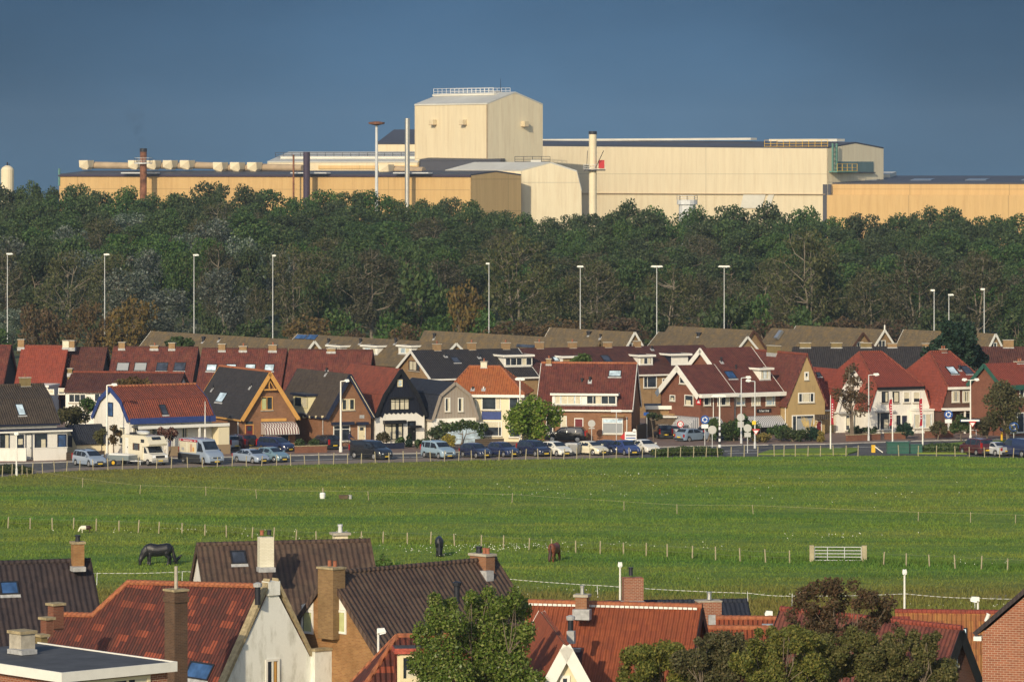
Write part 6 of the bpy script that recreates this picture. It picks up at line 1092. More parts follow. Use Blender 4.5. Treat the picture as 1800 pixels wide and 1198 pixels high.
for px, base, yt, y0, y1, lb, ln in ((1460, 791, 694, 700, 745, 'white flagpole with red banner before the tan link building', 1), (1569, 783, 698, 701, 747, 'white flagpole with red banner before the white mansard windows', -1), (1622, 790, 699, 700, 748, 'white flagpole with red banner at the green cabinets', -1)):
    k = pole_thing('banner_pole', lb, 'flagpole', G(px, base), BN); s = F / k.location.y; z = lambda y: CH - (y - YH) / s
    mb = MB(); mb.tube((0, 0, 0), (0, 0, 2.6), .085, .075); mb.tube((0, 0, 2.6), (0, 0, z(yt)), .045, .035); mb.build('pole', 'white_paint', k)
    mb = MB(); n = 10; w_ = .32; pts = []
    for i in range(n + 1): t = i / n; pts.append((.05 * math.sin(t * 7), z(y0) + (z(y1) - z(y0)) * t))
    for (a, za), (b, zb) in zip(pts, pts[1:]): mb.prism([(ln * .05, -.04 + a, za), (ln * (w_ + a * 1.2), -.06 + a * 2, za - .06), (ln * (w_ + b * 1.2), -.06 + b * 2, zb - .06), (ln * .05, -.04 + b, zb)], [(ln * .05, -.025 + a, za), (ln * (w_ + a * 1.2), -.045 + a * 2, za - .06), (ln * (w_ + b * 1.2), -.045 + b * 2, zb - .06), (ln * .05, -.025 + b, zb)])
    o = mb.build('banner', 'banner_red', k)
    for i in range(6):
        zz = z(y0) + (z(y1) - z(y0)) * (.2 + i * .1); mb = MB(); mb.abox(min(ln * .12, ln * .24), max(ln * .12, ln * .24), -.16, -.15, zz - .1, zz); mb.build('letter', 'sign_white', o)
# cabinets and the yellow barrier
k = tag(empty('utility_cabinet', G(1578, 797), R(4)), 'large dark green utility cabinet at the fence', 'cabinet'); mb = MB(); mb.abox(-1.15, 1.15, -.4, .4, 0, 1.15); mb.build('cabinet', 'green_paint', k); mb = MB(); mb.abox(-1.2, 1.2, -.45, .45, 1.151, 1.25); mb.build('lid', 'green_paint', k); mb = MB(); mb.abox(-.02, .02, -.415, -.401, .1, 1.1); mb.build('door_seam', 'dark_metal', k)
k = tag(empty('utility_cabinet', G(1610, 797), R(4)), 'smaller dark green utility cabinet beside the larger one', 'cabinet'); mb = MB(); mb.abox(-.62, .62, -.35, .35, 0, .92); mb.build('cabinet', 'green_paint', k); mb = MB(); mb.abox(-.66, .66, -.4, .4, .921, 1.0); mb.build('lid', 'green_paint', k)
k = tag(empty('barrier_post', G(1535, 795)), 'yellow barrier stump with a white slanting bar', 'barrier'); mb = MB(); mb.abox(-.2, .2, -.2, .2, 0, .8); mb.build('post', 'yellow_paint', k); mb = MB(); mb.tube((.15, -.22, .65), (.95, -.6, .05), .05); mb.build('bar', 'white_paint', k)
k = tag(empty('railing', G(1716, 770)), 'grey metal hoop railing before the mansard house garden', 'railing'); mb = MB(); mb.path([(-.6, 0, 0), (-.6, 0, .9), (.0, 0, .9), (.0, 0, 0)], .04); mb.build('hoop', 'galvanised', k)
# ---------------------------------------------------------------- fences
def fence(label, pts, h, r, mat='post_wood', wires=(), wire_r=.012, name='post_and_wire_fence', tape=None, sag=.05, hs=None):
    k = tag(empty(name, Vector((pts[0].x, pts[0].y, 0))), label, 'fence'); o0 = k.location
    for i, p in enumerate(pts):
        hh = h * (.93 + .14 * random.random()); lean = Vector((random.uniform(-.08, .08), random.uniform(-.08, .08), hh)); q = Vector((p.x, p.y, 0)) - o0; mb = MB(); mb.tube(q, q + lean, r, r * .92, 7); mb.build('post', mat, k, loc=q)
    for z, wm, wr in wires:
        mb = MB()
        for a, b in zip(pts, pts[1:]):
            a_, b_ = Vector((a.x, a.y, z)) - o0, Vector((b.x, b.y, z)) - o0; m_ = (a_ + b_) / 2 - Vector((0, 0, sag)); mb.tube(a_, m_, wr, wr, 4, cap=False); mb.tube(m_, b_, wr, wr, 4, cap=False)
        mb.build('wire', wm, k)
    return k
random.seed(5)
fx = [4, 21, 39, 57, 75, 96, 117, 140, 164, 190, 215, 243, 275, 301, 330, 356, 382, 408, 433, 460, 486, 511, 536, 561, 586, 611, 635, 660, 684, 709, 733, 757, 781, 806, 829, 853, 877, 900, 924, 946, 968, 991, 1014, 1037, 1061, 1083, 1106, 1129, 1152, 1174, 1196, 1219, 1241, 1262, 1285, 1308, 1332, 1361, 1378, 1398, 1420, 1442, 1465, 1487, 1508, 1580, 1614, 1646, 1679, 1704, 1731, 1757, 1781, 1806]
EX, EY = [p[0] for p in EDGE], [p[1] for p in EDGE]
fence('low post and wire fence between parked cars and the meadow', [G(x, float(np.interp(x, EX, EY)) + .8) for x in fx], 1.12, .052, wires=((1.0, 'wire_grey', .008), (.6, 'wire_grey', .008)))
px_ = [14, 53, 92, 129, 169, 209, 243, 279, 320, 360, 398, 443, 481, 520, 556, 593, 635, 673, 716, 757, 799, 846, 885, 930, 970, 1012, 1055, 1096, 1136, 1173, 1217, 1258, 1301, 1346, 1388]
py_ = lambda x: float(np.interp(x, [p[0] for p in pad], [p[1] for p in pad]))
fence('paddock fence of pale wooden posts left of the field gate', [G(x, py_(x) + 10) for x in px_], 1.0, .056, wires=((.9, 'wire_grey', .006), (.5, 'wire_grey', .006)))
fence('paddock fence of pale wooden posts right of the field gate', [G(x, py_(x) + 8) for x in (1553, 1593, 1634, 1679, 1725, 1771, 1818)], 1.0, .056, wires=((.9, 'wire_grey', .006),))
k = tag(empty('field_gate', G(1473, 987), R(-3)), 'pale tubular field gate between two stout posts', 'gate'); o0 = k.location; s = F / o0.y; hw = 46 / s
for x, w_ in ((-hw, .17), (hw, .19)): mb = MB(); mb.abox(x - w_, x + w_, -w_, w_, 0, 1.25); mb.build('post', 'post_wood', k)
mb = MB()
for z in (.12, .38, .62, .86, 1.12): mb.tube((-hw + .2, 0, z), (hw - .2, 0, z), .03, .03, 8)
mb.build('rails', 'galvanised', k)
for x in (-hw + .22, -hw * .4, hw * .25, hw - .22): mb = MB(); mb.tube((x, 0, .1), (x, 0, 1.14), .03); mb.build('upright', 'galvanised', k)
# white electric tape fences
tp = [(145, 862), (240, 862), (246, 868), (450, 874), (610, 870), (648, 872), (820, 874), (900, 878), (1095, 888), (1190, 896), (1323, 902)]
up = [(48, 838), (145, 856), (246, 868), (362, 871), (451, 876), (648, 879), (900, 884), (1097, 897), (1190, 903), (1324, 904), (1614, 916), (1706, 918), (1785, 921), (1830, 922)]
fence('upper electric fence of slim posts and pale tape across the meadow', [G(x, y) for x, y in up], .85, .035, wires=((.8, 'post_wood', .009),), sag=.02, name='electric_fence')
lo = [(60, 1012), (170, 1009), (320, 1006), (420, 1004), (700, 1004), (840, 1014), (1051, 1031), (1315, 1045), (1392, 1050), (1590, 1046), (1714, 1054), (1830, 1054)]
k = fence('lower electric fence of white twisted tape along the near meadow edge', [G(x, y + 19) for x, y in lo], .95, .02, 'sign_white', name='electric_fence'); o0 = k.location; mb = MB()
for (xa, ya), (xb, yb) in zip(lo, lo[1:]):
    a, b = G(xa, ya + 19), G(xb, yb + 19); n = max(1, int((b - a).length / .45))
    for i in range(n):
        p, q = a.lerp(b, i / n) - o0, a.lerp(b, (i + .62) / n) - o0; p.z = q.z = .86 - .06 * math.sin(math.pi * i / n); mb.box(Fr(p, q - p, (0, 0, 1), (0, -1, 0)), 0, (q - p).length, -.013, .013, -.006, .006); mb.tube(q, a.lerp(b, (i + 1) / n) - o0 + Vector((0, 0, p.z)), .006, .006, 4, cap=False)
mb.build('tape', 'sign_white', k)
# ---------------------------------------------------------------- animals and people, each one continuous skin
def skin_body(name, nodes, edges, mat, parent, sub=2, smooth=True):
    me = bpy.data.meshes.new(name); me.from_pydata([n[0] for n in nodes], edges, []); me.materials.append(MATS[mat]); o = bpy.data.objects.new(name, me); col.objects.link(o); o.parent = parent
    m = o.modifiers.new('skin', 'SKIN'); m.use_smooth_shade = True
    for i, n in enumerate(nodes):
        sv = me.skin_vertices[0].data[i]; r = n[1]; sv.radius = (r, r) if not isinstance(r, tuple) else r; sv.use_root = i == 0
    s_ = o.modifiers.new('subd', 'SUBSURF'); s_.levels = s_.render_levels = sub
    return o
def loft(mb, pts, n=12):                     # pts: (x, y, z, half width, half height); rings square to the path, which runs mostly in the x-z plane
    k0 = len(mb.v); m = len(pts)
    for i, q in enumerate(pts):
        a, b = Vector(pts[max(0, i - 1)][:3]), Vector(pts[min(m - 1, i + 1)][:3]); t = (b - a).normalized(); up = Vector((-t.z, 0, t.x)) if abs(t.x) + abs(t.z) > .1 else Vector((1, 0, 0)); up.normalize(); lat = Vector((0, 1, 0))
        for j in range(n): g_ = 2 * math.pi * j / n; mb.v.append(tuple(Vector(q[:3]) + lat * math.cos(g_) * q[3] + up * math.sin(g_) * q[4]))
    for i in range(m - 1):
        for j in range(n): l = (j + 1) % n; mb.f.append([k0 + i * n + j, k0 + i * n + l, k0 + (i + 1) * n + l, k0 + (i + 1) * n + j]); mb.mi.append(0)
    mb.f.append(list(range(k0, k0 + n))[::-1]); mb.f.append(list(range(k0 + (m - 1) * n, k0 + m * n))); mb.mi += [0, 0]
def blend(o, vox):
    m = o.modifiers.new('remesh', 'REMESH'); m.mode = 'VOXEL'; m.voxel_size = vox; m.use_smooth_shade = True; s_ = o.modifiers.new('smooth', 'SMOOTH'); s_.factor = .5; s_.iterations = 2; return o
def horse(label, base, head, mat, mane, scale=1.0, hs=0.0):
    k = tag(empty('horse', base, R(head)), label, 'horse'); k.scale = (scale,) * 3; mb = MB()
    loft(mb, [(-1.02, 0, 1.22, .12, .18), (-.95, 0, 1.2, .25, .34), (-.72, 0, 1.17, .34, .42), (-.4, 0, 1.1, .35, .43), (0, 0, 1.05, .36, .44), (.3, 0, 1.08, .35, .46), (.52, 0, 1.12, .31, .46), (.72, hs * .2, 1.08, .25, .41)], 16)
    loft(mb, [(.5, 0, 1.2, .23, .38), (.74, hs * .3, 1.08, .2, .36), (.95, hs * .6, .86, .16, .29), (1.08, hs * .8, .64, .13, .22), (1.14, hs, .5, .12, .18)]); loft(mb, [(1.08, hs, .62, .1, .12), (1.15, hs, .5, .125, .18), (1.2, hs, .36, .12, .16), (1.22, hs, .22, .095, .12), (1.23, hs, .1, .09, .11), (1.23, hs, .03, .07, .08)])
    for sg, dx in ((1, 0.0), (-1, .14)):
        loft(mb, [(.5 + dx * .3, sg * .15, 1.1, .13, .2), (.52 + dx, sg * .17, .82, .12, .16), (.52 + dx, sg * .17, .55, .085, .1), (.53 + dx, sg * .17, .48, .085, .095), (.52 + dx, sg * .17, .28, .065, .07), (.53 + dx, sg * .17, .14, .085, .095), (.56 + dx, sg * .17, .07, .09, .1), (.58 + dx, sg * .17, 0, .095, .105)], 10)
        loft(mb, [(-.7, sg * .15, 1.1, .18, .3), (-.62 - dx, sg * .17, .86, .16, .25), (-.66 - dx, sg * .17, .68, .11, .16), (-.8 - dx, sg * .17, .52, .08, .105), (-.76 - dx, sg * .17, .3, .065, .075), (-.75 - dx, sg * .17, .14, .085, .095), (-.72 - dx, sg * .17, .07, .09, .1), (-.69 - dx, sg * .17, 0, .095, .105)], 10)
    for sg in (1, -1): mb.tube((1.08, hs + sg * .06, .62), (1.1, hs + sg * .09, .76), .04, .012, 6)
    blend(mb.build('body', mat, k), .026); mb = MB()
    loft(mb, [(.42, 0, 1.54, .05, .05), (.66, hs * .3, 1.42, .1, .1), (.9, hs * .55, 1.14, .15, .13), (1.08, hs * .8, .84, .15, .12), (1.16, hs, .64, .1, .09), (1.24, hs, .44, .05, .04)], 10); blend(mb.build('mane', mane, k), .03)
    mb = MB(); loft(mb, [(-.96, 0, 1.42, .05, .06), (-1.06, 0, 1.28, .07, .07), (-1.1, 0, 1.0, .1, .08), (-1.15, 0, .66, .16, .14), (-1.26, .01, .34, .15, .13), (-1.36, .02, .1, .06, .07)], 10); blend(mb.build('tail', mane, k), .03)
    return k
horse('black long-tailed horse grazing sideways on the left of the meadow', G(277, 993), 183, 'horse_black', 'mane_black', 1.06, .06)
horse('black horse grazing in the middle, seen from behind', G(772, 977), 92, 'horse_black', 'mane_black', .97)
horse('chestnut horse grazing behind the fence, seen from behind', G(975, 986), 70, 'horse_bay', 'horse_dark_bay', .9)
b = tag(empty('crow', G(313, 991)), 'small black crow standing by the grazing horse', 'bird'); skin_body('body', [((0, 0, .3), .1), ((-.15, 0, .22), .07), ((-.32, 0, .12), .035), ((.1, 0, .42), .07), ((.16, 0, .52), .06), ((.26, 0, .5), .018)], [(0, 1), (1, 2), (0, 3), (3, 4), (4, 5)], 'horse_black', b, 1); mb = MB(); mb.tube((0, .04, .25), (.02, .04, 0), .012); mb.tube((0, -.04, .25), (.02, -.04, 0), .012); mb.build('legs', 'dark_metal', b); b.scale = (1.3,) * 3
k = tag(empty('goat', G(150, 936), R(184)), 'small white goat with dark hindquarters by the paddock fence', 'goat'); k.scale = (.7,) * 3; mb = MB()
loft(mb, [(-.1, 0, .6, .24, .25), (.15, 0, .6, .24, .26), (.4, 0, .64, .2, .22), (.56, 0, .6, .12, .15), (.68, 0, .42, .09, .12), (.76, 0, .28, .08, .1), (.84, 0, .16, .05, .06)])
for x in (.36,):
    for sg in (1, -1): loft(mb, [(x, sg * .12, .5, .08, .09), (x, sg * .12, .25, .045, .05), (x, sg * .12, 0, .045, .05)], 8)
blend(mb.build('body', 'fleece', k), .03); mb = MB(); loft(mb, [(-.09, 0, .6, .245, .255), (-.4, 0, .62, .24, .25), (-.62, 0, .62, .17, .18), (-.72, 0, .62, .08, .08)])
for sg in (1, -1): loft(mb, [(-.48, sg * .13, .5, .09, .1), (-.52, sg * .13, .25, .05, .055), (-.5, sg * .13, 0, .045, .05)], 8)
blend(mb.build('dark_rump', 'horse_dark_bay', k), .03)
k = tag(empty('water_tub', G(567, 876)), 'white barrel with a pale post behind it in the meadow', 'barrel'); mb = MB(); mb.lathe((0, 0, 0), [(.22, 0), (.26, .2), (.26, .45), (.2, .55)], 14); mb.build('drum', 'sign_white', k); mb = MB(); mb.tube((.02, .3, 0), (.02, .3, .95), .06); mb.build('post', 'post_wood', k)
k = tag(empty('feed_trough', G(605, 877)), 'low wooden feed trough right of the white barrel', 'trough'); mb = MB(); mb.prism([(-.4, -.2, .05), (.3, -.2, .05), (.3, .2, .05), (-.4, .2, .05)], [(-.5, -.3, .38), (.4, -.3, .38), (.4, .3, .38), (-.5, .3, .38)]); mb.build('trough', 'dark_wood', k); mb = MB(); mb.lathe((.55, 0, 0), [(.14, 0), (.17, .4)], 10); mb.build('bucket', 'lead', k)
# cyclist behind the black van
by = tag(empty('bicycle', G(616, 789), R(20)), 'dark upright bicycle ridden past behind the black van', 'bicycle'); by.location.z = .12
def ring(mb, c, r, t, n=20):
    for i in range(n): a, b = 2 * math.pi * i / n, 2 * math.pi * (i + 1) / n; mb.tube((c[0] + r * math.cos(a), c[1], c[2] + r * math.sin(a)), (c[0] + r * math.cos(b), c[1], c[2] + r * math.sin(b)), t, t, 5, cap=False)
for x in (-.55, .55):
    mb = MB(); ring(mb, (x, 0, .35), .33, .022); w_ = mb.build('wheel', 'tyre', by); mb = MB(); 
    for i in range(6): t = math.pi * i / 6; mb.tube((x - .32 * math.cos(t), 0, .35 - .32 * math.sin(t)), (x + .32 * math.cos(t), 0, .35 + .32 * math.sin(t)), .004, .004, 3)
    mb.build('spokes', 'steel', w_)
mb = MB(); mb.path([(-.55, 0, .35), (-.1, 0, .3), (.42, 0, .8), (.55, 0, .35)], .02); mb.path([(-.1, 0, .3), (-.22, 0, .9)], .02); mb.path([(-.55, 0, .35), (-.2, 0, .75), (.42, 0, .8), (.38, 0, 1.08)], .018); mb.build('frame', 'black_paint', by); mb = MB(); mb.path([(.38, -.28, 1.05), (.4, 0, 1.1), (.38, .28, 1.05)], .016); mb.build('handlebar', 'steel', by); mb = MB(); mb.prism([(-.36, -.11, .9), (-.36, .11, .9), (-.06, .03, .9), (-.06, -.03, .9)], [(-.36, -.1, .96), (-.36, .1, .96), (-.06, .03, .94), (-.06, -.03, .94)]); mb.build('saddle', 'black_paint', by)
mb = MB(); mb.abox(-.75, -.35, -.16, .16, .72, .75); mb.build('carrier', 'steel', by)
pe = tag(empty('person', G(616, 789), R(20)), 'person in navy coat riding the bicycle behind the black van', 'person'); pe.location.z = .12
N = [((-.2, 0, .98), (.17, .15)), ((-.14, 0, 1.2), (.17, .13)), ((-.06, 0, 1.42), (.2, .13)), ((-.03, 0, 1.52), .06), ((0, 0, 1.66), (.085, .1)), ((.01, 0, 1.74), .08)]; E = [(0, 1), (1, 2), (2, 3), (3, 4), (4, 5)]
def limb(a, pts):
    for p, r in pts: N.append((p, r)); E.append((a, len(N) - 1)); a = len(N) - 1
for sg, kx, kz, fz in ((1, .22, .78, .3), (-1, .18, .66, .14)):
    limb(2, [((-.05, sg * .2, 1.4), .075), ((.1, sg * .26, 1.18), .055), ((.33, sg * .26, 1.08), .042), ((.4, sg * .26, 1.06), .045)]); limb(0, [((-.12, sg * .1, .92), .1), ((kx, sg * .11, kz), .075), ((-.02, sg * .12, fz + .05), .045), ((.12, sg * .12, fz), .04)])
b_ = skin_body('body', N, E, 'cloth_navy', pe, 2); mb = MB(); mb.lathe((.03, 0, 1.58), [(.05, 0), (.09, .06), (.095, .14), (.07, .2)], 12); mb.build('face', 'skin', pe, smooth=True); mb = MB(); mb.lathe((-.01, 0, 1.64), [(.1, 0), (.115, .08), (.09, .15), (.03, .18)], 12); mb.build('hair', 'hair_brown', pe, smooth=True)
for sg in (1, -1):
    mb = MB(); mb.tube((.4, sg * .26, 1.06), (.45, sg * .26, 1.06), .04, .035, 8)
    for i in range(4): mb.tube((.42 + .0, sg * (.23 + i * .02), 1.08), (.46, sg * (.23 + i * .02), 1.05), .011, .009, 5); mb.tube((.46, sg * (.23 + i * .02), 1.05), (.44, sg * (.23 + i * .02), 1.02), .01, .008, 5)
    mb.build('hand', 'skin', pe)
# garden walls, hedge rails and the like by the pavement
def wall_line(label, a, b, h, mat, t=.22, cap='stone_cap', name='garden_wall'):
    a, b = G(*a), G(*b); k = tag(empty(name, a), label, 'wall' if 'wall' in name else 'fence'); d = b - a; f = Fr((0, 0, 0), d, (0, 0, 1), Vector((d.y, -d.x, 0))); mb = MB(); mb.box(f, 0, d.length, 0, h, -t, 0); mb.build('wall' if 'wall' in name else 'boards', mat, k)
    if cap: mb = MB(); mb.box(f, -.04, d.length + .04, h + .001, h + .08, -t - .04, .04); mb.build('coping', cap, k)
    return k
wall_line('low red brick garden wall before the brown-brick house', (441, 800.5), (478, 799), .75, 'brick_red'); wall_line('low red brick garden wall before the brick house', (519, 798), (575, 796.5), .8, 'brick_red'); wall_line('dark blue low fence before the black and white house', (669, 791.5), (711, 790), .75, 'navy_paint', .06, None, 'garden_fence')
wall_line('low red brick wall before the white gambrel house', (1489, 777), (1548, 774.5), .75, 'brick_red'); wall_line('low red brick wall before the white mansard house', (1556, 774), (1592, 773), .8, 'brick_red'); wall_line('low red brick wall left of the mansard porch', (1627, 771.5), (1676, 770), .85, 'brick_red')
wall_line('dark plank fence beside the bungalow', (117, 811), (184, 808), .95, 'dark_fence_planks', .08, None, 'garden_fence'); wall_line('dark plank fence below the vine arbour', (835, 791), (886, 790), 1.2, 'dark_fence_planks', .08, None, 'garden_fence'); wall_line('pale plank fence behind the silver van', (296, 803), (405, 799), 1.1, 'wood_planks', .08, None, 'garden_fence'); wall_line('white walled front yard of the bungalow', (-40, 812), (46, 812), 1.35, 'white_wall', .2, 'white_paint', 'garden_wall'); wall_line('white walled front yard right of the bungalow door', (60, 811.5), (118, 809.5), 1.35, 'white_wall', .2, 'white_paint', 'garden_wall'); wall_line('wooden fence by the lane between the brick houses', (1120, 778), (1137, 774), 1.9, 'dark_fence_planks', .08, None, 'garden_fence')
# lettering too small to read in the photograph: white strokes grouped like its words
def strokes(parent, f, w, h, words, mat='sign_white', seed=1):
    rn = random.Random(seed); tot = sum(words) + len(words) - 1; x = -w / 2; st = w / tot; mb = MB()
    for k, n in enumerate(words):
        for i in range(n):
            t = rn.random(); a = h * (1.0 if i == 0 else .72); mb.box(f, x + st * .08, x + st * .3, 0, a, 0, .012)
            if t < .6: mb.box(f, x + st * .3, x + st * .74, a * .8, a, 0, .012)
            if t > .25: mb.box(f, x + st * .3, x + st * .74, 0, a * .2, 0, .012)
            if t > .45: mb.box(f, x + st * .6, x + st * .8, a * .2, a * .8, 0, .012)
            x += st
        x += st
    return mb.build('lettering', mat, parent)
hh, u_ = SIGN; a = hh.rect('front', 1334, 719.5, 1351, 723.2); f = hh.fc['front']; strokes(u_, Fr(f.at((a[0] + a[1]) / 2, a[2], .075), f.u, f.v, f.n), (a[1] - a[0]), (a[3] - a[2]), (2, 5, 5), seed=3)
bands = [c for c in VAN.children if c.name.startswith('name_band')]
for sg, b_ in zip((1, -1), bands): strokes(b_, Fr((-1.0, sg * .966, 2.27), (-sg, 0, 0), (0, 0, 1), (0, sg, 0)), 1.7, .15, (10,), seed=5); strokes(b_, Fr((-2.45, sg * .966, 2.27), (-sg, 0, 0), (0, 0, 1), (0, sg, 0)), .25, .14, (1,), seed=2); strokes(b_, Fr((.35, sg * .966, 2.27), (-sg, 0, 0), (0, 0, 1), (0, sg, 0)), .25, .14, (1,), seed=2)
# ---------------------------------------------------------------- the near houses, seen over their roofs
def pbox(h, name, x0, y0, x1, y1, Y, depth, mat, cap=None, parent=None, capo=.07, caph=.12):
    """a box of the house's own axes whose nearest edge pair spans these places at distance Y; returns the object"""
    a, b = h.mi @ (P(x0, y1, Y) - h.base), h.mi @ (P(x1, y0, Y) - h.base); cx = (a + b) / 2; c, s_ = abs(math.cos(h.rot)), abs(math.sin(h.rot))
    ap = (x1 - x0) * Y / F; w_ = (ap - depth * s_) / c if ap > depth * s_ * 1.2 else ap * .7; hw, hd = w_ / 2, depth / 2
    mb = MB(); mb.abox(cx.x - hw, cx.x + hw, cx.y - hd, cx.y + hd, a.z, b.z); o = mb.build(name, mat, parent or h.root)
    if cap: mb = MB(); mb.abox(cx.x - hw - capo, cx.x + hw + capo, cx.y - hd - capo, cx.y + hd + capo, b.z + .001, b.z + caph); mb.build('cap', cap, o)
    o['_c'] = (cx.x, cx.y, b.z); return o
def pot(h, o, dx, dy, hgt=.4, r=.1, mat='clay_pot', name='pot'):
    c = o['_c']; mb = MB(); mb.lathe((c[0] + dx, c[1] + dy, c[2] + .1), [(r, 0), (r * .85, hgt * .75), (r * 1.1, hgt * .78), (r * 1.1, hgt)], 12); mb.build(name, mat, o)
def flue(h, x, y0, y1, Y, r, mat='galvanised', cowl=None, name='flue'):
    a, b = h.mi @ (P(x, y1, Y) - h.base), h.mi @ (P(x, y0, Y) - h.base); mb = MB(); mb.tube(a, b, r, r, 12); o = mb.build(name, mat, h.root, smooth=True)
    if cowl: mb = MB(); mb.lathe(b, [(r * 1.5, -.02), (r * 1.6, .14), (r * .5, .2)], 12); mb.build('cowl', cowl, o)
    return o
NR = dict(cat='house')
# dark-roofed house at the left edge
p = P(152, 990, 222)
h = House.from_point('near_house', 'near house with dark brown tiled roof at the left edge, blue skylight', p, (11, 3.8, p.z), 18)
h.base.z = 0; h.root.location.z = 0; h.body('x', 11, 7.6, gab(7.6, p.z - 4.0, p.z), 'brick_sooty', 'tile_dark_near', 'tile_dark_near', over=.4, end=.2, cap='tile_dark_near', gutter=True); h.gut = 1
h.skylight('roof0', 2, 1024, 30, 1043, 'blue_glass'); o = pbox(h, 'chimney', 124, 955, 149, 1002, 221.5, .6, 'brick_ochre', 'stone_cap'); pot(h, o, 0, 0, .35, .14, 'dark_metal'); pbox(h, 'flashing', 122, 995, 152, 1003, 221.0, .75, 'lead')
# red mottled roof with the white gable
Y2 = 205; p = P(480, 1027, Y2)
h = House.from_point('near_house', 'near house with patched red tiled roof and tall weathered white gable', p, (2.9, 0, p.z), 40); h.base.z = 0; h.root.location.z = 0
W2, E2 = 5.8, p.z - 4.7; h.walls(W2, 14); RZ = p.z
n_ = Vector((-(RZ - E2), 0, 2.9)).normalized(); h.fc['roof0'] = Fr((0, 0, E2 + .14), (0, 1, 0), (2.9, 0, RZ - E2), n_); h.ridge = (2.9, RZ); f = h.fc['roof0']
pts = [h.hit(x, y, f) for x, y in ((474, 1030), (226, 1023), (163, 1081), (100, 1079), (60, 1160), (30, 1230), (380, 1230))]
mb = MB(); pr = [(0, 0), (0, E2), (2.9, RZ), (W2, E2), (W2, 0)]; mb.prism([Vector((a, .02, z)) for a, z in pr], [Vector((a, .34, z + (.0 if z == 0 else .14))) for a, z in pr]); mb.build('white_gable', 'dirty_white_wall', h.root)
far_ = max(q[0] for q in pts); mb = MB(); mb.prism([Vector((a, .36, z - .3 if z else 0)) for a, z in pr], [Vector((a, 8.4, z - .9 if z else 0)) for a, z in pr]); mb.prism([Vector((.1, 8.8, 0)), Vector((.1, 8.8, E2)), Vector((1.7, 8.8, E2 + 2.0)), Vector((W2, 8.8, E2)), Vector((W2, 8.8, 0))], [Vector((.1, far_ - .2, 0)), Vector((.1, far_ - .2, E2)), Vector((1.7, far_ - .2, E2 + 2.0)), Vector((W2, far_ - .2, E2)), Vector((W2, far_ - .2, 0))]); mb.build('wall', 'brick_red', h.root)
mb = MB(); mb.slab([f.at(u, v, -.12) for u, v in pts], .14); ra, rb_ = f.at(*pts[0], -.12), f.at(*pts[1], -.12); mb.slab([ra, rb_, Vector((W2 + .3, rb_.y, E2 - .9)), Vector((W2 + .3, ra.y, E2 - .4))], .14); h.roof = mb.build('roof', 'tile_mottled', h.root)
mb = MB()
for (u0, v0), (u1, v1) in zip(pts[:3], pts[1:4]):
    a, b = f.at(u0, v0, .02), f.at(u1, v1, .02); n = max(1, int((b - a).length / .4))
    for i in range(n): mb.tube(a.lerp(b, i / n), a.lerp(b, (i + 1.05) / n), .13, .15, 8)
mb.build('ridge_cap', 'ridge_orange', h.root)
mb = MB()
for i in range(9):
    t = i / 9; a = (0, E2); 
for a0, z0, a1, z1 in ((-.25, E2 - .4, 2.65, RZ), (W2 + .25, E2 - .4, 3.15, RZ)):
    s_ = -1 if a0 < 1 else 1; mb.prism([Vector((a0, -.08, z0)), Vector((a1, -.08, z1)), Vector((a1, -.08, z1 + .3)), Vector((a0, -.08, z0 + .3))], [Vector((a0, .42, z0)), Vector((a1, .42, z1)), Vector((a1, .42, z1 + .3)), Vector((a0, .42, z0 + .3))])
mb.build('gable_coping', 'stone_cap', h.root); h.box('gable_block', 2.55, 3.25, -.1, .44, RZ - .5, RZ + .16, 'dirty_white_wall')
h.window('front', 467, 1158, 490, 1215, 'white_paint', [.5], curtain=((.5, .9),), cm='ochre_paint', sill=None, fw=.09); h.box('parapet_wing', W2 - .6, W2 + 1.6, -.3, .1, 0, E2 + 1.35, 'dirty_white_wall'); h.box('parapet_coping', W2 - .65, W2 + 1.65, -.36, .16, E2 + 1.351, E2 + 1.47, 'stone_cap')
o = pbox(h, 'chimney', 289, 1038, 330, 1240, 198, .8, 'brick_sooty', 'stone_cap', capo=.06, caph=.1); c = o['_c']; mb = MB(); mb.tube(Vector((c[0], c[1], c[2] + .1)), Vector((c[0], c[1], c[2] + 1.15)), .085, .08, 12); mb.build('flue_pipe', 'concrete', o)
mb = MB(); c = o['_c']; mb.abox(c[0] - .42, c[0] + .42, c[1] - .46, c[1] + .46, c[2] - .5, c[2] - .25); mb.build('corbel', 'brick_sooty', o)
flue(h, 453, 1030, 1062, 204, .14, 'dark_metal', 'lead'); h.skylight('roof0', 331, 1166, 372, 1192, 'blue_glass', label='tilted open skylight')
for x0, y0, x1, y1, Y, m in ((84, 1063, 112, 1106, 207, 'brick_red'), (71, 1088, 94, 1118, 205, 'brick_red'), (62, 1118, 84, 1150, 204, 'brick_moss')): o = pbox(h, 'step_chimney', x0, y0, x1, y1, Y, .5, m, 'stone_cap', capo=.09)
a = [h.hit(x, y, f) for x, y in ((104, 1081), (66, 1150))]; mb = MB(); q0, q1 = f.at(*a[0], .03), f.at(*a[1], .03); mb.tube(q0, q1, .16, .16, 6); mb.build('flashing', 'lead', h.root)
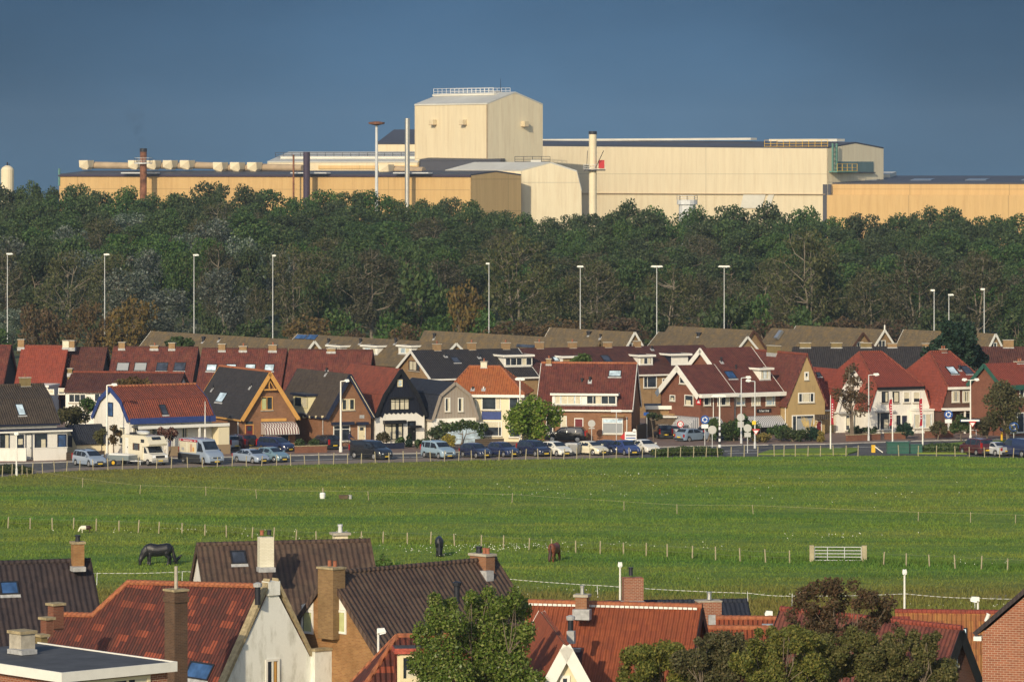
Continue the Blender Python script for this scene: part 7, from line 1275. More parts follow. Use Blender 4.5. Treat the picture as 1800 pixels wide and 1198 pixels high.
# flat-roofed extension in the corner
Y3 = 165; c0 = P(110, 1177, Y3); h = House('flat_roofed_extension', 'near flat-roofed brick extension with white fascia in the lower left corner', Vector((c0.x, c0.y, 0)), 42); h.walls(5.4, 9); z = c0.z - .1
h.box('wall', 0.15, 5.2, .15, 9, 0, z - .35, 'brick_near'); mb = MB(); mb.abox(-.1, 5.4, -.1, 9.2, z - .28, z - .02); mb.build('flat_roof', 'bitumen', h.root)
mb = MB(); mb.abox(-.16, 5.46, -.16, -.1, z - .36, z + .03); mb.abox(-.16, -.1, -.099, 9.2, z - .36, z + .03); mb.abox(5.401, 5.46, -.099, 9.2, z - .36, z + .03); mb.build('fascia', 'white_paint', h.root)
h.fc['front'] = Fr((0, .15, 0), (1, 0, 0), (0, 0, 1), (0, -1, 0)); zz = z - .4
h.window('front', .7, zz - 1.9, 4.3, zz - .05, 'cream_paint', [.3, .5, .7], curtain=((.3, .5), (.82, 1)), px=False, fw=.1); h.window('front', .2, zz - 1.9, .62, zz - .05, 'white_paint', 1, px=False, pane='blue_glass')
o = pbox(h, 'chimney', 16, 1112, 62, 1146, 172, .8, 'concrete', 'stone_cap'); pbox(h, 'flashing', 12, 1140, 66, 1148, 171.5, 1.0, 'lead')
# brown roof with the white chimney
p = P(350, 962, 226); h = House.from_point('near_house', 'near house with brown pantiled roof, white brick chimney and white gable tip', p, (0, 4.2, p.z), 15); h.base.z = 0; h.root.location.z = 0
h.body('x', 9.15, 8.4, gab(8.4, p.z - 4.6, p.z), 'white_wall', 'tile_brown_near', 'tile_brown_near', over=.4, end=.12, barge_w=.1, cap='tile_brown_near')
h.skylight('roof0', 408, 970, 430, 989, 'skylight_glass'); u, v = h.hit(466, 1000, 'roof0'); o = pbox(h, 'chimney', 452, 943, 482, 1002, 223.5, .62, 'brick_white', None); pot(h, o, -.2, 0, .25, .11); pot(h, o, .18, 0, .25, .11, 'dark_metal'); pbox(h, 'flashing', 450, 996, 485, 1004, 223.2, .75, 'lead')
o = pbox(h, 'chimney', 584, 939, 612, 970, 229, .7, 'cream_wall', 'concrete', capo=.14); pot(h, o, 0, 0, .45, .13, 'galvanised', 'flue')
# tan brick gable with chimney breast
p = P(580, 1013, 207); h = House.from_point('near_house', 'near ochre brick house with chimney breast between two curtained gable windows', p, (4.6, 0, p.z), -46); h.base.z = 0; h.root.location.z = 0
h.body('y', 9.2, 11.0, gab(9.2, p.z - 4.7, p.z), 'brick_ochre', 'tile_brown_near', 'tile_brown_near', over=.5, end=.12, barge_w=.08, cap='tile_brown_near')
f = h.fc['front']; u0, u1, v0, v1 = h.rect('front', 570, 1000, 597, 1121); mb = MB(); mb.box(f, u0, u1, v0, p.z + .4, .0, .42); o = mb.build('chimney_breast', 'brick_stack', h.root); mb = MB(); mb.box(f, u0 - .05, u1 + .05, p.z + .401, p.z + .5, -.4, .48); mb.build('cap', 'stone_cap', o); mb = MB(); mb.box(f, u0, u1, p.z - .9, p.z + .4, -.36, -.001); mb.build('stack', 'brick_stack', o)
for k in (.25, .6): mb = MB(); mb.lathe(f.at(u0 + (u1 - u0) * k, p.z + .49, -.1), [(.1, 0), (.09, .28), (.11, .3)], 10); mb.build('pot', 'clay_pot', o)
for a, b, q in ((531, 551, 1072), (587, 609, 1072)):
    w_ = h.window('front', a, q, b, 1112, 'white_paint', 1, curtain=((.08, .92),), cm='green_curtain', fw=.09, sill=None)
    uu = h.rect('front', a, q, b, 1112); vt = min(p.z - .5, uu[3] + 1.0); hi = (uu[1] if a < 560 else uu[0]); mb = MB(); mb.prism([f.at(uu[0], uu[3] + .03, .002), f.at(uu[1], uu[3] + .03, .002), f.at(uu[1], uu[3] + (.5 if a < 560 else .25), .002), f.at(uu[0], uu[3] + (.25 if a < 560 else .95), .002)], [f.at(uu[0], uu[3] + .03, .03), f.at(uu[1], uu[3] + .03, .03), f.at(uu[1], uu[3] + (.5 if a < 560 else .25), .03), f.at(uu[0], uu[3] + (.25 if a < 560 else .95), .03)]); mb.build('gable_infill', 'white_paint', h.root)
o = pbox(h, 'chimney', 826, 976, 870, 1018, 214, .62, 'brick_brown', 'concrete'); pot(h, o, -.25, .0, .35, .16, 'dark_metal'); pot(h, o, .15, 0, .3, .1); pot(h, o, .4, 0, .3, .1); pbox(h, 'flashing', 836, 1002, 868, 1020, 213.4, .5, 'lead'); flue(h, 803, 1028, 1060, 207, .14, 'dark_metal', 'dark_metal')
# red house with the peeling dormer
p = P(712, 1124, 186); h = House('near_house', 'near red-roofed house with peeling red dormer fascia behind the leafy tree', (p.x - 2.6, p.y - 3.2, 0), 6)
h.hip(9, 6.4, p.z - 3.3, p.z, 2.6, 6.6, 'brick_red', 'tile_mottled', 'peeling_red_paint', over=.3, cap='ridge_orange'); f = h.fc['roof0']
g = h.dormer('roof0', 699, 1143, 772, 1200, 'cream_paint', 'tile_mottled', 'bitumen', 'peeling_red_paint', lip=.12); h.window(g, 704, 1150, 768, 1196, 'cream_paint', [.45], curtain=((.1, .4, 0, .4),), fw=.12, name='dormer_window')
# long orange roof
p = P(930, 1063, 199); h = House.from_point('near_house', 'near house with long bright terracotta roof and pale ridge, dark verge at its right end', p, (0, 4.5, p.z), -15); h.base.z = 0; h.root.location.z = 0
h.body('x', 7.9, 9, gab(9, p.z - 5.2, p.z), 'brick_dark', 'tile_terracotta', 'black_paint', over=.4, end=0, endr=.35, barge_w=.25, cap='ridge_orange')
rt = MB(); t = .05
while t < 8.1: rt.box(Fr((t, 4.5 - .17, p.z + .02), (1, 0, 0), (0, 0, 1), (0, -1, 0)), 0, .19, 0, .1, 0, .06); t += .23
rt.build('ridge_mortar', 'white_paint', h.root)
o = pbox(h, 'chimney', 1011, 1048, 1036, 1090, 197.2, .5, 'brick_brown', 'concrete', capo=.08); pot(h, o, 0, 0, .42, .1, 'steel', 'flue'); pbox(h, 'flashing', 1006, 1070, 1040, 1088, 196.8, .45, 'lead'); flue(h, 1003, 1088, 1112, 193.5, .13, 'dark_metal', 'lead'); pbox(h, 'flashing', 996, 1108, 1012, 1130, 192.0, .3, 'lead')
p = P(995, 1133, 178); h = House.from_point('near_gable', 'near cream gable with wide white barge boards before the terracotta roof', p, (2.3, 0, p.z), 4); h.base.z = 0; h.root.location.z = 0
h.body('y', 4.6, 13, gab(4.6, p.z - 4.2, p.z), 'cream_wall', 'tile_terracotta', 'white_paint', over=.3, end=.25, barge_w=.34); h.window('front', 985, 1187, 1001, 1215, 'white_paint', 1, sill=None, fw=.1)
p = P(905, 1140, 191); h = House.from_point('near_house', 'near low dark-red lean roof between the leafy tree and cream gable', p, (0, 0, p.z), -12); h.base.z = 0; h.root.location.z = 0
h.walls(4, 4); mb = MB(); mb.prism([Vector((0, -3, 0)), Vector((0, -3, p.z - 1.9)), Vector((0, .3, p.z - .1)), Vector((0, .3, 0))], [Vector((3.0, -3, 0)), Vector((3.0, -3, p.z - 1.9)), Vector((3.0, .3, p.z - .1)), Vector((3.0, .3, 0))]); mb.build('wall', 'brick_dark', h.root); mb = MB(); mb.slab([Vector((-.2, -3.3, p.z - 2.0)), Vector((3.1, -3.3, p.z - 2.0)), Vector((3.1, .3, p.z)), Vector((-.2, .3, p.z))], .14); mb.build('roof', 'tile_dark_red', h.root); h.panel('rooflight', 'front', 2.2, p.z - .2, 3.0, p.z + .1, -.2, .1, 'zinc', px=False)
# slate-roofed house with brick chimneys behind
p = P(1065, 1064, 232); h = House.from_point('near_house', 'near house with navy slate roof and two stout brick chimneys', p, (0, 3.2, p.z), 8); h.base.z = 0; h.root.location.z = 0
h.body('x', 7.7, 6.4, gab(6.4, p.z - 2.6, p.z), 'brick_brown', 'tile_navy', 'tile_navy', over=.3, end=.1, barge_w=.05, cap='tile_navy')
o = pbox(h, 'chimney', 1093, 1014, 1131, 1070, 230.5, .85, 'brick_near', None); pot(h, o, -.1, 0, .45, .12, 'dark_metal', 'flue'); pbox(h, 'flashing', 1091, 1056, 1134, 1069, 229.9, .9, 'lead')
o = pbox(h, 'chimney', 1222, 1056, 1268, 1110, 225, .85, 'brick_near', 'concrete', capo=.03, caph=.06); pot(h, o, .05, 0, .4, .13, 'steel', 'flue'); pbox(h, 'flashing', 1245, 1080, 1258, 1108, 223.6, .2, 'lead')
# low red roofs behind the hedge trees
p = P(1262, 1091, 214); h = House.from_point('near_house', 'near low red-tiled roof with a boxy flue, left of the rusty bush', p, (0, 3, p.z), -4); h.base.z = 0; h.root.location.z = 0
h.body('x', 5.3, 6, gab(6, p.z - 2.6, p.z), 'brick_red', 'tile_terracotta', 'tile_terracotta', over=.3, end=.1, barge=False, cap='ridge_orange'); o = pbox(h, 'flue_box', 1340, 1098, 1358, 1112, 211, .45, 'dark_metal', 'lead', capo=.03, caph=.05)
p = P(1232, 1108, 206); h = House.from_point('near_house', 'near orange-red roof directly in front of the lower red one', p, (0, 3, p.z), -4); h.base.z = 0; h.root.location.z = 0
h.body('x', 5.1, 6, gab(6, p.z - 2.8, p.z), 'brick_red', 'tile_terracotta', 'tile_terracotta', over=.3, end=.05, barge=False, cap='ridge_orange')
p = P(1395, 1086, 216); h = House.from_point('near_house', 'near small bright red roof peeping out left of the rusty bush', p, (0, 2, p.z), 0); h.base.z = 0; h.root.location.z = 0
h.body('x', 5.8, 4, gab(4, p.z - 1.8, p.z), 'brick_red', 'tile_bright_red', 'tile_bright_red', over=.3, end=.1, barge=False)
# right-hand group
p = P(1577, 1079, 222); h = House.from_point('near_house', 'near ochre-lichened roof with a grey skylight beside the big brick gable', p, (0, 4.4, p.z), -6); h.base.z = 0; h.root.location.z = 0
h.body('x', 6.2, 8.8, gab(8.8, p.z - 5.2, p.z), 'brick_red', 'tile_ochre', 'tile_ochre', over=.3, end=.1, barge=False, cap='tile_bright_red'); h.skylight('roof0', 1684, 1106, 1698, 1132, 'pale_glass')
p = P(1682, 1108, 197); h = House.from_point('near_house', 'near dark red roofed house with steep shadowed gable and one slim window', p, (2.6, 0, p.z), 42); h.base.z = 0; h.root.location.z = 0
h.body('y', 5.2, 11, gab(5.2, p.z - 4.9, p.z), 'brick_dark', 'tile_maroon', 'black_paint', over=.35, end=.3, barge_w=.28, cap='tile_bright_red'); h.window('front', 1673, 1145, 1681, 1168, 'white_paint', 1, fw=.12)
Y9 = 160; c0 = P(1727, 1112, Y9); h = House('near_house', 'near tall brick gable wall with rising verge in the lower right corner', Vector((c0.x, c0.y, 0)), -16); h.walls(8, 7)
zt = c0.z; mb = MB(); pr = [(0, 0), (0, zt), (4.2, zt + 3.7), (8.4, zt), (8.4, 0)]; mb.prism([Vector((a, 0, z)) for a, z in pr], [Vector((a, 7, z)) for a, z in pr]); mb.build('wall', 'brick_near', h.root)
mb = MB(); mb.slab([Vector((-.25, -.12, zt - .1)), Vector((4.2, -.12, zt + 3.82)), Vector((4.2, 7.2, zt + 3.82)), Vector((-.25, 7.2, zt - .1))], .16); mb.slab([Vector((8.65, -.12, zt - .1)), Vector((4.2, -.12, zt + 3.82)), Vector((4.2, 7.2, zt + 3.82)), Vector((8.65, 7.2, zt - .1))], .16); mb.build('roof', 'tile_dark_near', h.root); mb = MB(); mb.abox(-.32, -.02, -.14, .4, zt - .28, zt - .12); mb.build('gutter_end', 'white_paint', h.root)
# lamps of the near street
NL = 'white lamps of the near street'
for px, yt, Y, hd, lb in ((665, 1111, 200, ((1, 14),), 'near lamp before the ochre brick gable'), (1090, 994, 240, ((-1, 4), (1, 4)), 'tall near lamp left of the stout brick chimney'), (1356, 1080, 220, ((-1, 12),), 'near lamp head above the low red roofs'), (1590, 1007, 232, ((1, 4), (-1, 4)), 'tall near lamp right of the rusty bush'), (1719, 1055, 228, ((-1, 14),), 'near lamp head left of the big brick gable')):
    lamp(lb, px, 0, yt, hd, .085, NL, Y=Y, mat='white_paint')
k = tag(empty('alarm_box', P(1733, 1084, 200)), 'small white vent hood beside the big brick gable', 'vent'); mb = MB(); mb.tube((0, 0, -.2), (.12, 0, .12), .09); mb.tube((.12, 0, .12), (.14, 0, .16), .11); mb.build('hood', 'white_paint', k); mb = MB(); mb.tube((0, 0, -8), (0, 0, -.2), .05); mb.build('mast', 'dark_metal', k)
# ---------------------------------------------------------------- trees and shrubs: tapered trunks with limbs, crowns of many small leaves
leaf('leaf_dark', [(.032, .06, .026), (.05, .088, .032), (.072, .115, .038), (.11, .15, .052)])
leaf('leaf_mid', [(.034, .068, .022), (.05, .092, .028), (.072, .118, .034), (.115, .15, .05)])
leaf('leaf_olive', [(.06, .06, .028), (.085, .085, .036), (.11, .105, .045), (.14, .12, .06)])
leaf('leaf_silver', [(.045, .066, .045), (.075, .1, .07), (.11, .135, .1), (.27, .3, .25)])
leaf('leaf_umber', [(.042, .05, .022), (.062, .067, .028), (.085, .085, .037), (.11, .105, .048)])
leaf('leaf_rust', [(.09, .058, .027), (.12, .076, .033), (.15, .1, .042), (.095, .088, .037)])
leaf('leaf_russet', [(.12, .064, .03), (.09, .074, .032), (.16, .09, .038), (.085, .08, .034)])
leaf('leaf_bright', [(.06, .14, .02), (.1, .2, .03), (.16, .25, .05)])
leaf('leaf_yellow', [(.3, .25, .04), (.42, .34, .06), (.2, .2, .04)])
leaf('leaf_conifer', [(.012, .035, .022), (.02, .05, .028), (.03, .066, .034)], .15)
leaf('leaf_gloss', [(.062, .105, .018), (.1, .155, .026), (.15, .2, .036), (.28, .3, .1)], .3, .35)
leaf('leaf_hedge', [(.03, .05, .016), (.045, .065, .02), (.06, .085, .026), (.09, .105, .035)])
leaf('leaf_twiggy', [(.075, .088, .025), (.108, .115, .034), (.145, .14, .045), (.22, .185, .065)])
leaf('leaf_burgundy', [(.05, .014, .014), (.08, .022, .02), (.3, .2, .17)])
RN = np.random.default_rng(11)
def leaves(blobs, n, size, rn=RN, out=.6, flat=1.0):
    b = np.array(blobs); wgt = (b[:, 3] * b[:, 4] * b[:, 5]) ** (2 / 3); idx = rn.choice(len(b), n, p=wgt / wgt.sum()); d = rn.normal(size=(n, 3)); d /= np.linalg.norm(d, axis=1)[:, None]
    r = rn.uniform(.25, 1.0, n) ** .5 * rn.uniform(.82, 1.12, n); c = b[idx, :3] + d * b[idx, 3:6] * r[:, None]
    nv = d * out + rn.normal(size=(n, 3)) * .6; nv /= np.linalg.norm(nv, axis=1)[:, None]; a = np.cross(nv, rn.normal(size=(n, 3))); a /= np.linalg.norm(a, axis=1)[:, None]; e = np.cross(nv, a)
    s = size * rn.uniform(.6, 1.4, n)[:, None]; k = rn.uniform(.45, .75, n)[:, None]
    return np.stack([c - a * s, c + e * s * k * flat, c + a * s, c - e * s * k * flat], 1)
def limbs(mb, base, blobs, r0, rn=RN, fork=.35, stems=1, twigs=1, minr=.02):
    base = Vector(base); tops = sorted(blobs, key=lambda q: -q[2]); top = Vector(tops[0][:3]); pts = []
    for k in range(stems):
        tgt = Vector(tops[k % len(tops)][:3]); off = Vector((rn.normal() * r0 * 1.5, rn.normal() * r0 * 1.5, 0)) if stems > 1 else Vector((0, 0, 0)); prev = base + off; line = [prev]
        for i in range(1, 6):
            t = i / 5; p = (base + off).lerp(tgt, t) + Vector((rn.normal() * r0 * .9, rn.normal() * r0 * .9, 0)) * (t * (1.2 - t) * 2); ra, rb = r0 * (1 - (i - 1) / 5.5), r0 * (1 - i / 5.5); mb.tube(prev, p, max(ra, minr), max(rb, minr), 7); prev = p; line.append(p)
        pts.append(line)
    for q in blobs:
        c = Vector(q[:3]); line = min(pts, key=lambda l: min((p - c).length for p in l)); lo = [p for p in line if p.z < c.z - (c - p).length * .25] or line[:1]; s = min(lo, key=lambda p: (p - c).length)
        m = s.lerp(c, .5) + Vector((rn.normal() * .12, rn.normal() * .12, -.08)) * (c - s).length; r = max(minr, r0 * .3); mb.tube(s, m, r, r * .7, 5); mb.tube(m, c, r * .7, r * .4, 5)
        for _ in range(twigs): d = Vector(rn.normal(size=3)); d.z = abs(d.z) * .8; d.normalize(); rr = (q[3] + q[5]) / 2 * 1.0; mb.tube(c, c + d * rr, max(r * .35, minr * .7), minr * .5, 4)
def env_blobs(h, w, n, first, br=(.14, .24), rn=RN, shape=1.0, zsq=.85):
    out = []
    for i in range(n):
        t = first + (1 - first) * ((i + rn.uniform(0, 1)) / n); e = math.sin(math.pi * min(1, max(.06, ((t - first) / (1 - first)) * .84 + .1))) ** (.6 * shape); a = rn.uniform(0, 2 * math.pi); rr = w / 2 * e * math.sqrt(rn.uniform(.1, 1)) ; b = w * rn.uniform(*br); out.append((rr * math.cos(a), rr * math.sin(a), h * t - b * .5 * zsq, b, b, b * zsq))
    return out
def tree_meshes(h, w, n, first, nleaf, ls, lm, bark, tr, stems=1, twigs=1, br=(.14, .24), out=.6, minr=.03, shape=1.0):
    bl = env_blobs(h, w, n, first, br, shape=shape); mb = MB(); limbs(mb, (0, 0, -.3), bl, tr, stems=stems, twigs=twigs, minr=minr); t_ = mb.build('trunk', bark, None, fix=False); me = t_.data; bpy.data.objects.remove(t_); return qmesh('crown', leaves(bl, nleaf, ls, out=out), lm), me
def put_tree(meshes, loc, sx, sz, rot, label, group=None, name='tree', cat='tree'):
    r_ = empty(name, loc, rot); r_.scale = (sx, sx, sz); tag(r_, label, cat, group)
    if meshes[1]: obj('trunk', meshes[1], r_)
    if meshes[0]: obj('crown', meshes[0], r_)
    return r_
KIN = {'dense': [tree_meshes(10, 8, 26, .3, 5200, .22, 'leaf_dark', 'bark', .17, twigs=1) for _ in range(4)],
       'mid': [tree_meshes(10, 8, 24, .25, 4600, .22, 'leaf_mid', 'bark', .17) for _ in range(2)],
       'bare': [tree_meshes(10, 8.5, 34, .24, 3300, .18, 'leaf_umber', 'bark_grey', .19, stems=2, twigs=4, br=(.11, .2), minr=.035) for _ in range(3)],
       'silver': [tree_meshes(10, 8, 24, .18, 3800, .2, 'leaf_silver', 'bark_grey', .14, twigs=2) for _ in range(2)],
       'rust': [tree_meshes(5, 7, 22, .12, 2300, .22, 'leaf_rust', 'bark', .12, stems=3, twigs=2, minr=.03) for _ in range(2)],
       'bush': [tree_meshes(4, 6, 18, .1, 2000, .22, 'leaf_mid', 'bark', .1, stems=3) for _ in range(2)]}
SAY = {'dense': 'dark green tree', 'mid': 'fresher green tree', 'bare': 'half-bare greyish tree', 'silver': 'silvery-leaved tree', 'rust': 'rusty brown thicket', 'bush': 'green thicket'}
LM = [(10, 'below the silo'), (130, 'below the yellow hall end'), (252, 'below the rusty chimney'), (400, 'below the roof ducts'), (539, 'below the purple chimney'), (640, 'below the light mast'), (716, 'below the steel chimney'), (795, 'below the tower'), (885, 'below the yellow hall corner'), (965, 'below the gabled annexe'), (1042, 'below the cream chimney'), (1130, 'below the long hall'), (1208, 'below the vent tower'), (1325, 'below the pale wall panels'), (1455, 'below the hall corner ladder'), (1580, 'below the orange hall'), (1720, 'below the orange hall end')]
WG = 'trees of the wood behind the village'; todo = []
SKY_X = [-60, 0, 100, 200, 300, 340, 380, 450, 520, 600, 700, 800, 870, 950, 975, 1000, 1050, 1100, 1140, 1160, 1200, 1260, 1330, 1400, 1460, 1530, 1600, 1650, 1700, 1750, 1860]; SKY_Y = [327, 327, 325, 334, 334, 330, 318, 330, 338, 341, 345, 350, 360, 376, 384, 372, 362, 355, 353, 372, 374, 360, 362, 364, 374, 380, 370, 366, 371, 374, 368]
def gz(x, y): return dune(x, y)
prn = random.Random(8)
def add(kind, px, Y, ytop, wpx, row, sub=None):
    x = (px - 900) * Y / F; z0 = gz(x, Y); zt = CH - (ytop - YH) * Y / F; base_h, base_w = (10, 8) if kind in ('dense', 'mid', 'silver') else (10, 8.5) if kind == 'bare' else (5, 7) if kind == 'rust' else (4, 6)
    h = max(1.8, zt - z0); w_ = wpx * Y / F; m = prn.choice(KIN[kind]); lm = min(LM, key=lambda q: abs(q[0] - px))[1]; todo.append([px, Y, '%s %s %s' % (SAY[kind], row, lm), kind, m, (x, Y, z0 - .2), w_ / base_w, h / base_h])
rows = [(1000, 'on the wood crest'), (968, 'in the upper wood'), (930, 'in the upper wood'), (890, 'in mid-wood'), (850, 'in mid-wood'), (812, 'low in the wood'), (775, 'low in the wood')]
for ri, (Y, rl) in enumerate(rows):
    px = -50 + prn.uniform(0, 30)
    while px < 1860:
        sky = float(np.interp(px, SKY_X, SKY_Y)); right = max(0, min(1, (px - 1050) / 250))
        ytop = sky + ri * (17 + 3 * right) + prn.uniform(-9, 9) + (4 if ri else 0) + (2 if ri == 0 else 0)
        u = prn.random()
        if ri <= 1: kind = 'dense' if u < .93 else 'mid'
        elif ri <= 3: kind = 'dense' if u < .62 else 'bare' if u < .78 else 'silver' if u < .9 and px < 560 else 'mid' if u < .9 else 'dense'
        else: kind = ('silver' if u < .22 else 'dense' if u < .68 else 'bare' if u < .84 else 'mid') if px < 560 else ('bare' if u < .34 else 'dense' if u < .93 else 'mid')
        w_ = prn.uniform(58, 92) * (1.0 if ri < 3 else 1.15)
        gap = w_ * prn.uniform(.55, .8) * (1.25 if px > 1200 and ri in (2, 3, 4) else 1.0)
        if not (1290 < px < 1345 and ri in (3, 4, 5)) and not (1395 < px < 1425 and ri in (2, 3)) and not (1500 < px < 1530 and ri in (2, 3)): add(kind, px, Y + prn.uniform(-14, 14), ytop, w_, rl)
        px += gap
for kind, px, yt, wpx, Y in (('bare', 650, 440, 125, 735), ('bare', 910, 412, 130, 735), ('bare', 452, 500, 40, 722), ('bare', 512, 432, 100, 740), ('bare', 1045, 455, 110, 735), ('bare', 1175, 470, 110, 730), ('bare', 1420, 405, 130, 740), ('bare', 1608, 440, 120, 730), ('bare', 1722, 440, 110, 726), ('bare', 120, 440, 110, 742), ('bare', 1290, 500, 80, 720), ('bare', 1530, 470, 90, 735),
                              ('silver', 20, 540, 75, 700), ('silver', 300, 505, 110, 712), ('silver', 225, 470, 100, 740), ('silver', 395, 470, 100, 742), ('rust', 65, 534, 82, 690), ('rust', 158, 530, 80, 690), ('rust', 236, 526, 105, 686), ('rust', 545, 556, 110, 680), ('rust', 815, 500, 86, 712), ('rust', 712, 568, 70, 672), ('rust', 905, 562, 120, 690), ('rust', 990, 560, 110, 694), ('rust', 1090, 556, 120, 694), ('rust', 1210, 566, 90, 690), ('rust', 1355, 560, 90, 690), ('rust', 1480, 556, 100, 694), ('rust', 620, 578, 60, 670), ('rust', 1560, 560, 90, 690),
                              ('bush', 365, 548, 58, 690), ('bush', 685, 556, 84, 690), ('bush', 440, 560, 80, 700), ('bush', 770, 555, 80, 700), ('bush', 865, 545, 80, 706), ('bush', 1275, 520, 110, 712), ('bush', 1330, 516, 70, 716), ('bush', 1420, 540, 90, 706), ('bush', 1650, 540, 110, 700), ('bush', 1790, 545, 90, 700), ('bush', 0, 575, 60, 670), ('bush', 590, 545, 80, 706), ('bush', 740, 470, 120, 760), ('bush', 560, 480, 110, 760), ('bush', 1130, 520, 90, 716), ('dense', 1440, 470, 90, 745), ('dense', 1660, 470, 90, 745)):
    add(kind, px, Y, yt, wpx, 'at the wood edge')
byl = {}
for t_ in todo: byl.setdefault(t_[2], []).append(t_)
ORD = ['first', 'second', 'third', 'fourth', 'fifth', 'sixth', 'seventh', 'eighth', 'ninth', 'tenth']
for lb, ts in byl.items():
    ts.sort(key=lambda q: q[0])
    for i, q in enumerate(ts):
        n = len(ts); q[2] = lb if n == 1 else ('%s of two, %s' % (('left', 'right')[i], lb) if n == 2 else '%s from left, %s' % (ORD[i], lb))
for px, Y, lb, kind, m, loc, sx, sz in todo: put_tree(m, loc, sx, sz, prn.uniform(0, 6.28), lb, WG, {'rust': 'thicket', 'bush': 'thicket'}.get(kind, 'tree'), 'tree' if kind not in ('rust', 'bush') else 'shrub')
n = 42000; Y = RN.uniform(700, 1010, n); X = RN.uniform(-.128, .128, n) * Y; cl = (np.sin(X * .35 + np.sin(Y * .2) * 2) + np.sin(Y * .31 + X * .12)) * .5; keep = RN.uniform(0, 1, n) < .45 + .5 * cl; X, Y, cl = X[keep], Y[keep], cl[keep]; n = len(X)
Z = np.array([dune(a, b) for a, b in zip(X, Y)]) + RN.uniform(0, 1, n) ** 1.3 * (1.2 + 1.2 * np.clip(cl, 0, 1)) * np.clip((Y - 690) / 60, .35, 1)
nv = RN.normal(size=(n, 3)) + np.array([-.3, -.9, .6]); nv /= np.linalg.norm(nv, axis=1)[:, None]; a = np.cross(nv, RN.normal(size=(n, 3))); a /= np.linalg.norm(a, axis=1)[:, None]; e = np.cross(nv, a); s = RN.uniform(.25, .6, n)[:, None]; c = np.stack([X, Y, Z], 1)
leaf('leaf_under', [(.03, .055, .02), (.045, .075, .026), (.07, .085, .03), (.09, .1, .04)])
tag(obj('undergrowth', qmesh('undergrowth', np.stack([c - a * s, c + e * s * .6, c + a * s, c - e * s * .6], 1), 'leaf_under')), 'dark undergrowth covering the wooded dune', kind='stuff')
# ---- trees and shrubs of the street and the near gardens: blobs given as (px, py, radius in px) at their own distance
def shrub(label, Y, basepx, blobs, nleaf, ls, lm, bark='bark', tr=.1, stems=1, twigs=2, name='shrub', cat='shrub', depth=1.0, base_z=0.0, minr=.012, group=None, out=.6, jitter=1.0, trunk=True):
    s = F / Y; b0 = Vector(((basepx - 900) / s, Y, base_z)); bl = []
    for q in blobs:
        px, py, r = q[:3]; rz = q[3] if len(q) > 3 else r; c = P(px, py, Y) - b0; rr = r / s; bl.append((c.x, (RN.uniform(-.5, .5) * depth), c.z, rr, rr * .9, rz / s))
    r_ = tag(empty(name, b0), label, cat, group)
    if trunk: mb = MB(); limbs(mb, (0, 0, -.1), bl, tr, stems=stems, twigs=twigs, minr=minr); mb.build('trunk' if cat == 'tree' else 'stems', bark, r_, fix=False)
    obj('crown' if cat == 'tree' else 'foliage', qmesh('foliage', leaves(bl, nleaf, ls, out=out), lm), r_); return r_
def fill(cx, cy, rx, ry, n, r, rn=prn):
    out = []
    for i in range(n): a = rn.uniform(0, 6.28); k = math.sqrt(rn.uniform(0, 1)); out.append((cx + rx * k * math.cos(a), cy + ry * k * math.sin(a), r * rn.uniform(.7, 1.25)))
    return out
shrub('round leafy street tree between cream house and dormer-strip house', 453, 938, fill(936, 737, 42, 32, 40, 16), 6600, .16, 'leaf_gloss', tr=.16, name='street_tree', cat='tree', depth=3)
shrub('rust-leaved half-bare street tree before the white gambrel house', 466, 1495, fill(1497, 685, 36, 40, 34, 10), 1900, .13, 'leaf_rust', 'bark', .16, 3, 4, 'street_tree', 'tree', 3, minr=.03)
shrub('olive-brown garden tree before the red house at the right', 464, 1768, fill(1768, 708, 32, 32, 40, 12) + fill(1770, 742, 18, 14, 12, 9), 5200, .14, 'leaf_olive', tr=.14, stems=2, name='garden_tree', cat='tree', depth=3)
shrub('big dark conifer towering behind the mansard houses', 492, 1680, fill(1678, 630, 52, 38, 40, 14) + fill(1680, 590, 34, 20, 18, 12) + [(1680, 572, 9), (1660, 580, 9), (1700, 582, 9)], 9000, .24, 'leaf_conifer', tr=.3, name='conifer', cat='tree', depth=5)
shrub('small bright green treetop behind the dormer-strip roof', 478, 1020, fill(1020, 632, 17, 8, 12, 6), 1200, .16, 'leaf_bright', tr=.1, name='garden_tree', cat='tree', depth=1.5)
shrub('dark green shrub below the grey plank gable', 452, 766, fill(764, 768, 14, 18, 16, 8), 1800, .13, 'leaf_dark', depth=1.5); shrub('leafy vine arbour before the plank-gabled house', 453, 812, [(775 + i * 9.5, 748 + 3 * math.sin(i), 9) for i in range(9)] + [(846, 762, 6), (848, 772, 5), (780, 760, 7)], 2200, .13, 'leaf_mid', stems=2, name='arbour_vine', depth=.8)
shrub('yellow-leaved garden shrub by the light blue car', 450, 790, fill(789, 772, 8, 12, 10, 6), 1100, .11, 'leaf_yellow'); shrub('dark clipped garden conifer at the black and white house door', 454, 719, [(719, 785, 7), (719, 777, 7), (719, 769, 5), (720, 764, 3)], 900, .12, 'leaf_conifer', name='garden_conifer'); shrub('flowering shrub below the bay window of the black and white house', 455, 675, fill(675, 768, 10, 6, 9, 6), 800, .11, 'leaf_olive'); shrub('small green shrub beside the black front door', 455, 702, fill(703, 775, 6, 5, 6, 5), 500, .1, 'leaf_mid'); shrub('low green shrub at the corner before the light blue car', 452, 738, fill(740, 782, 10, 8, 9, 6), 800, .11, 'leaf_dark')
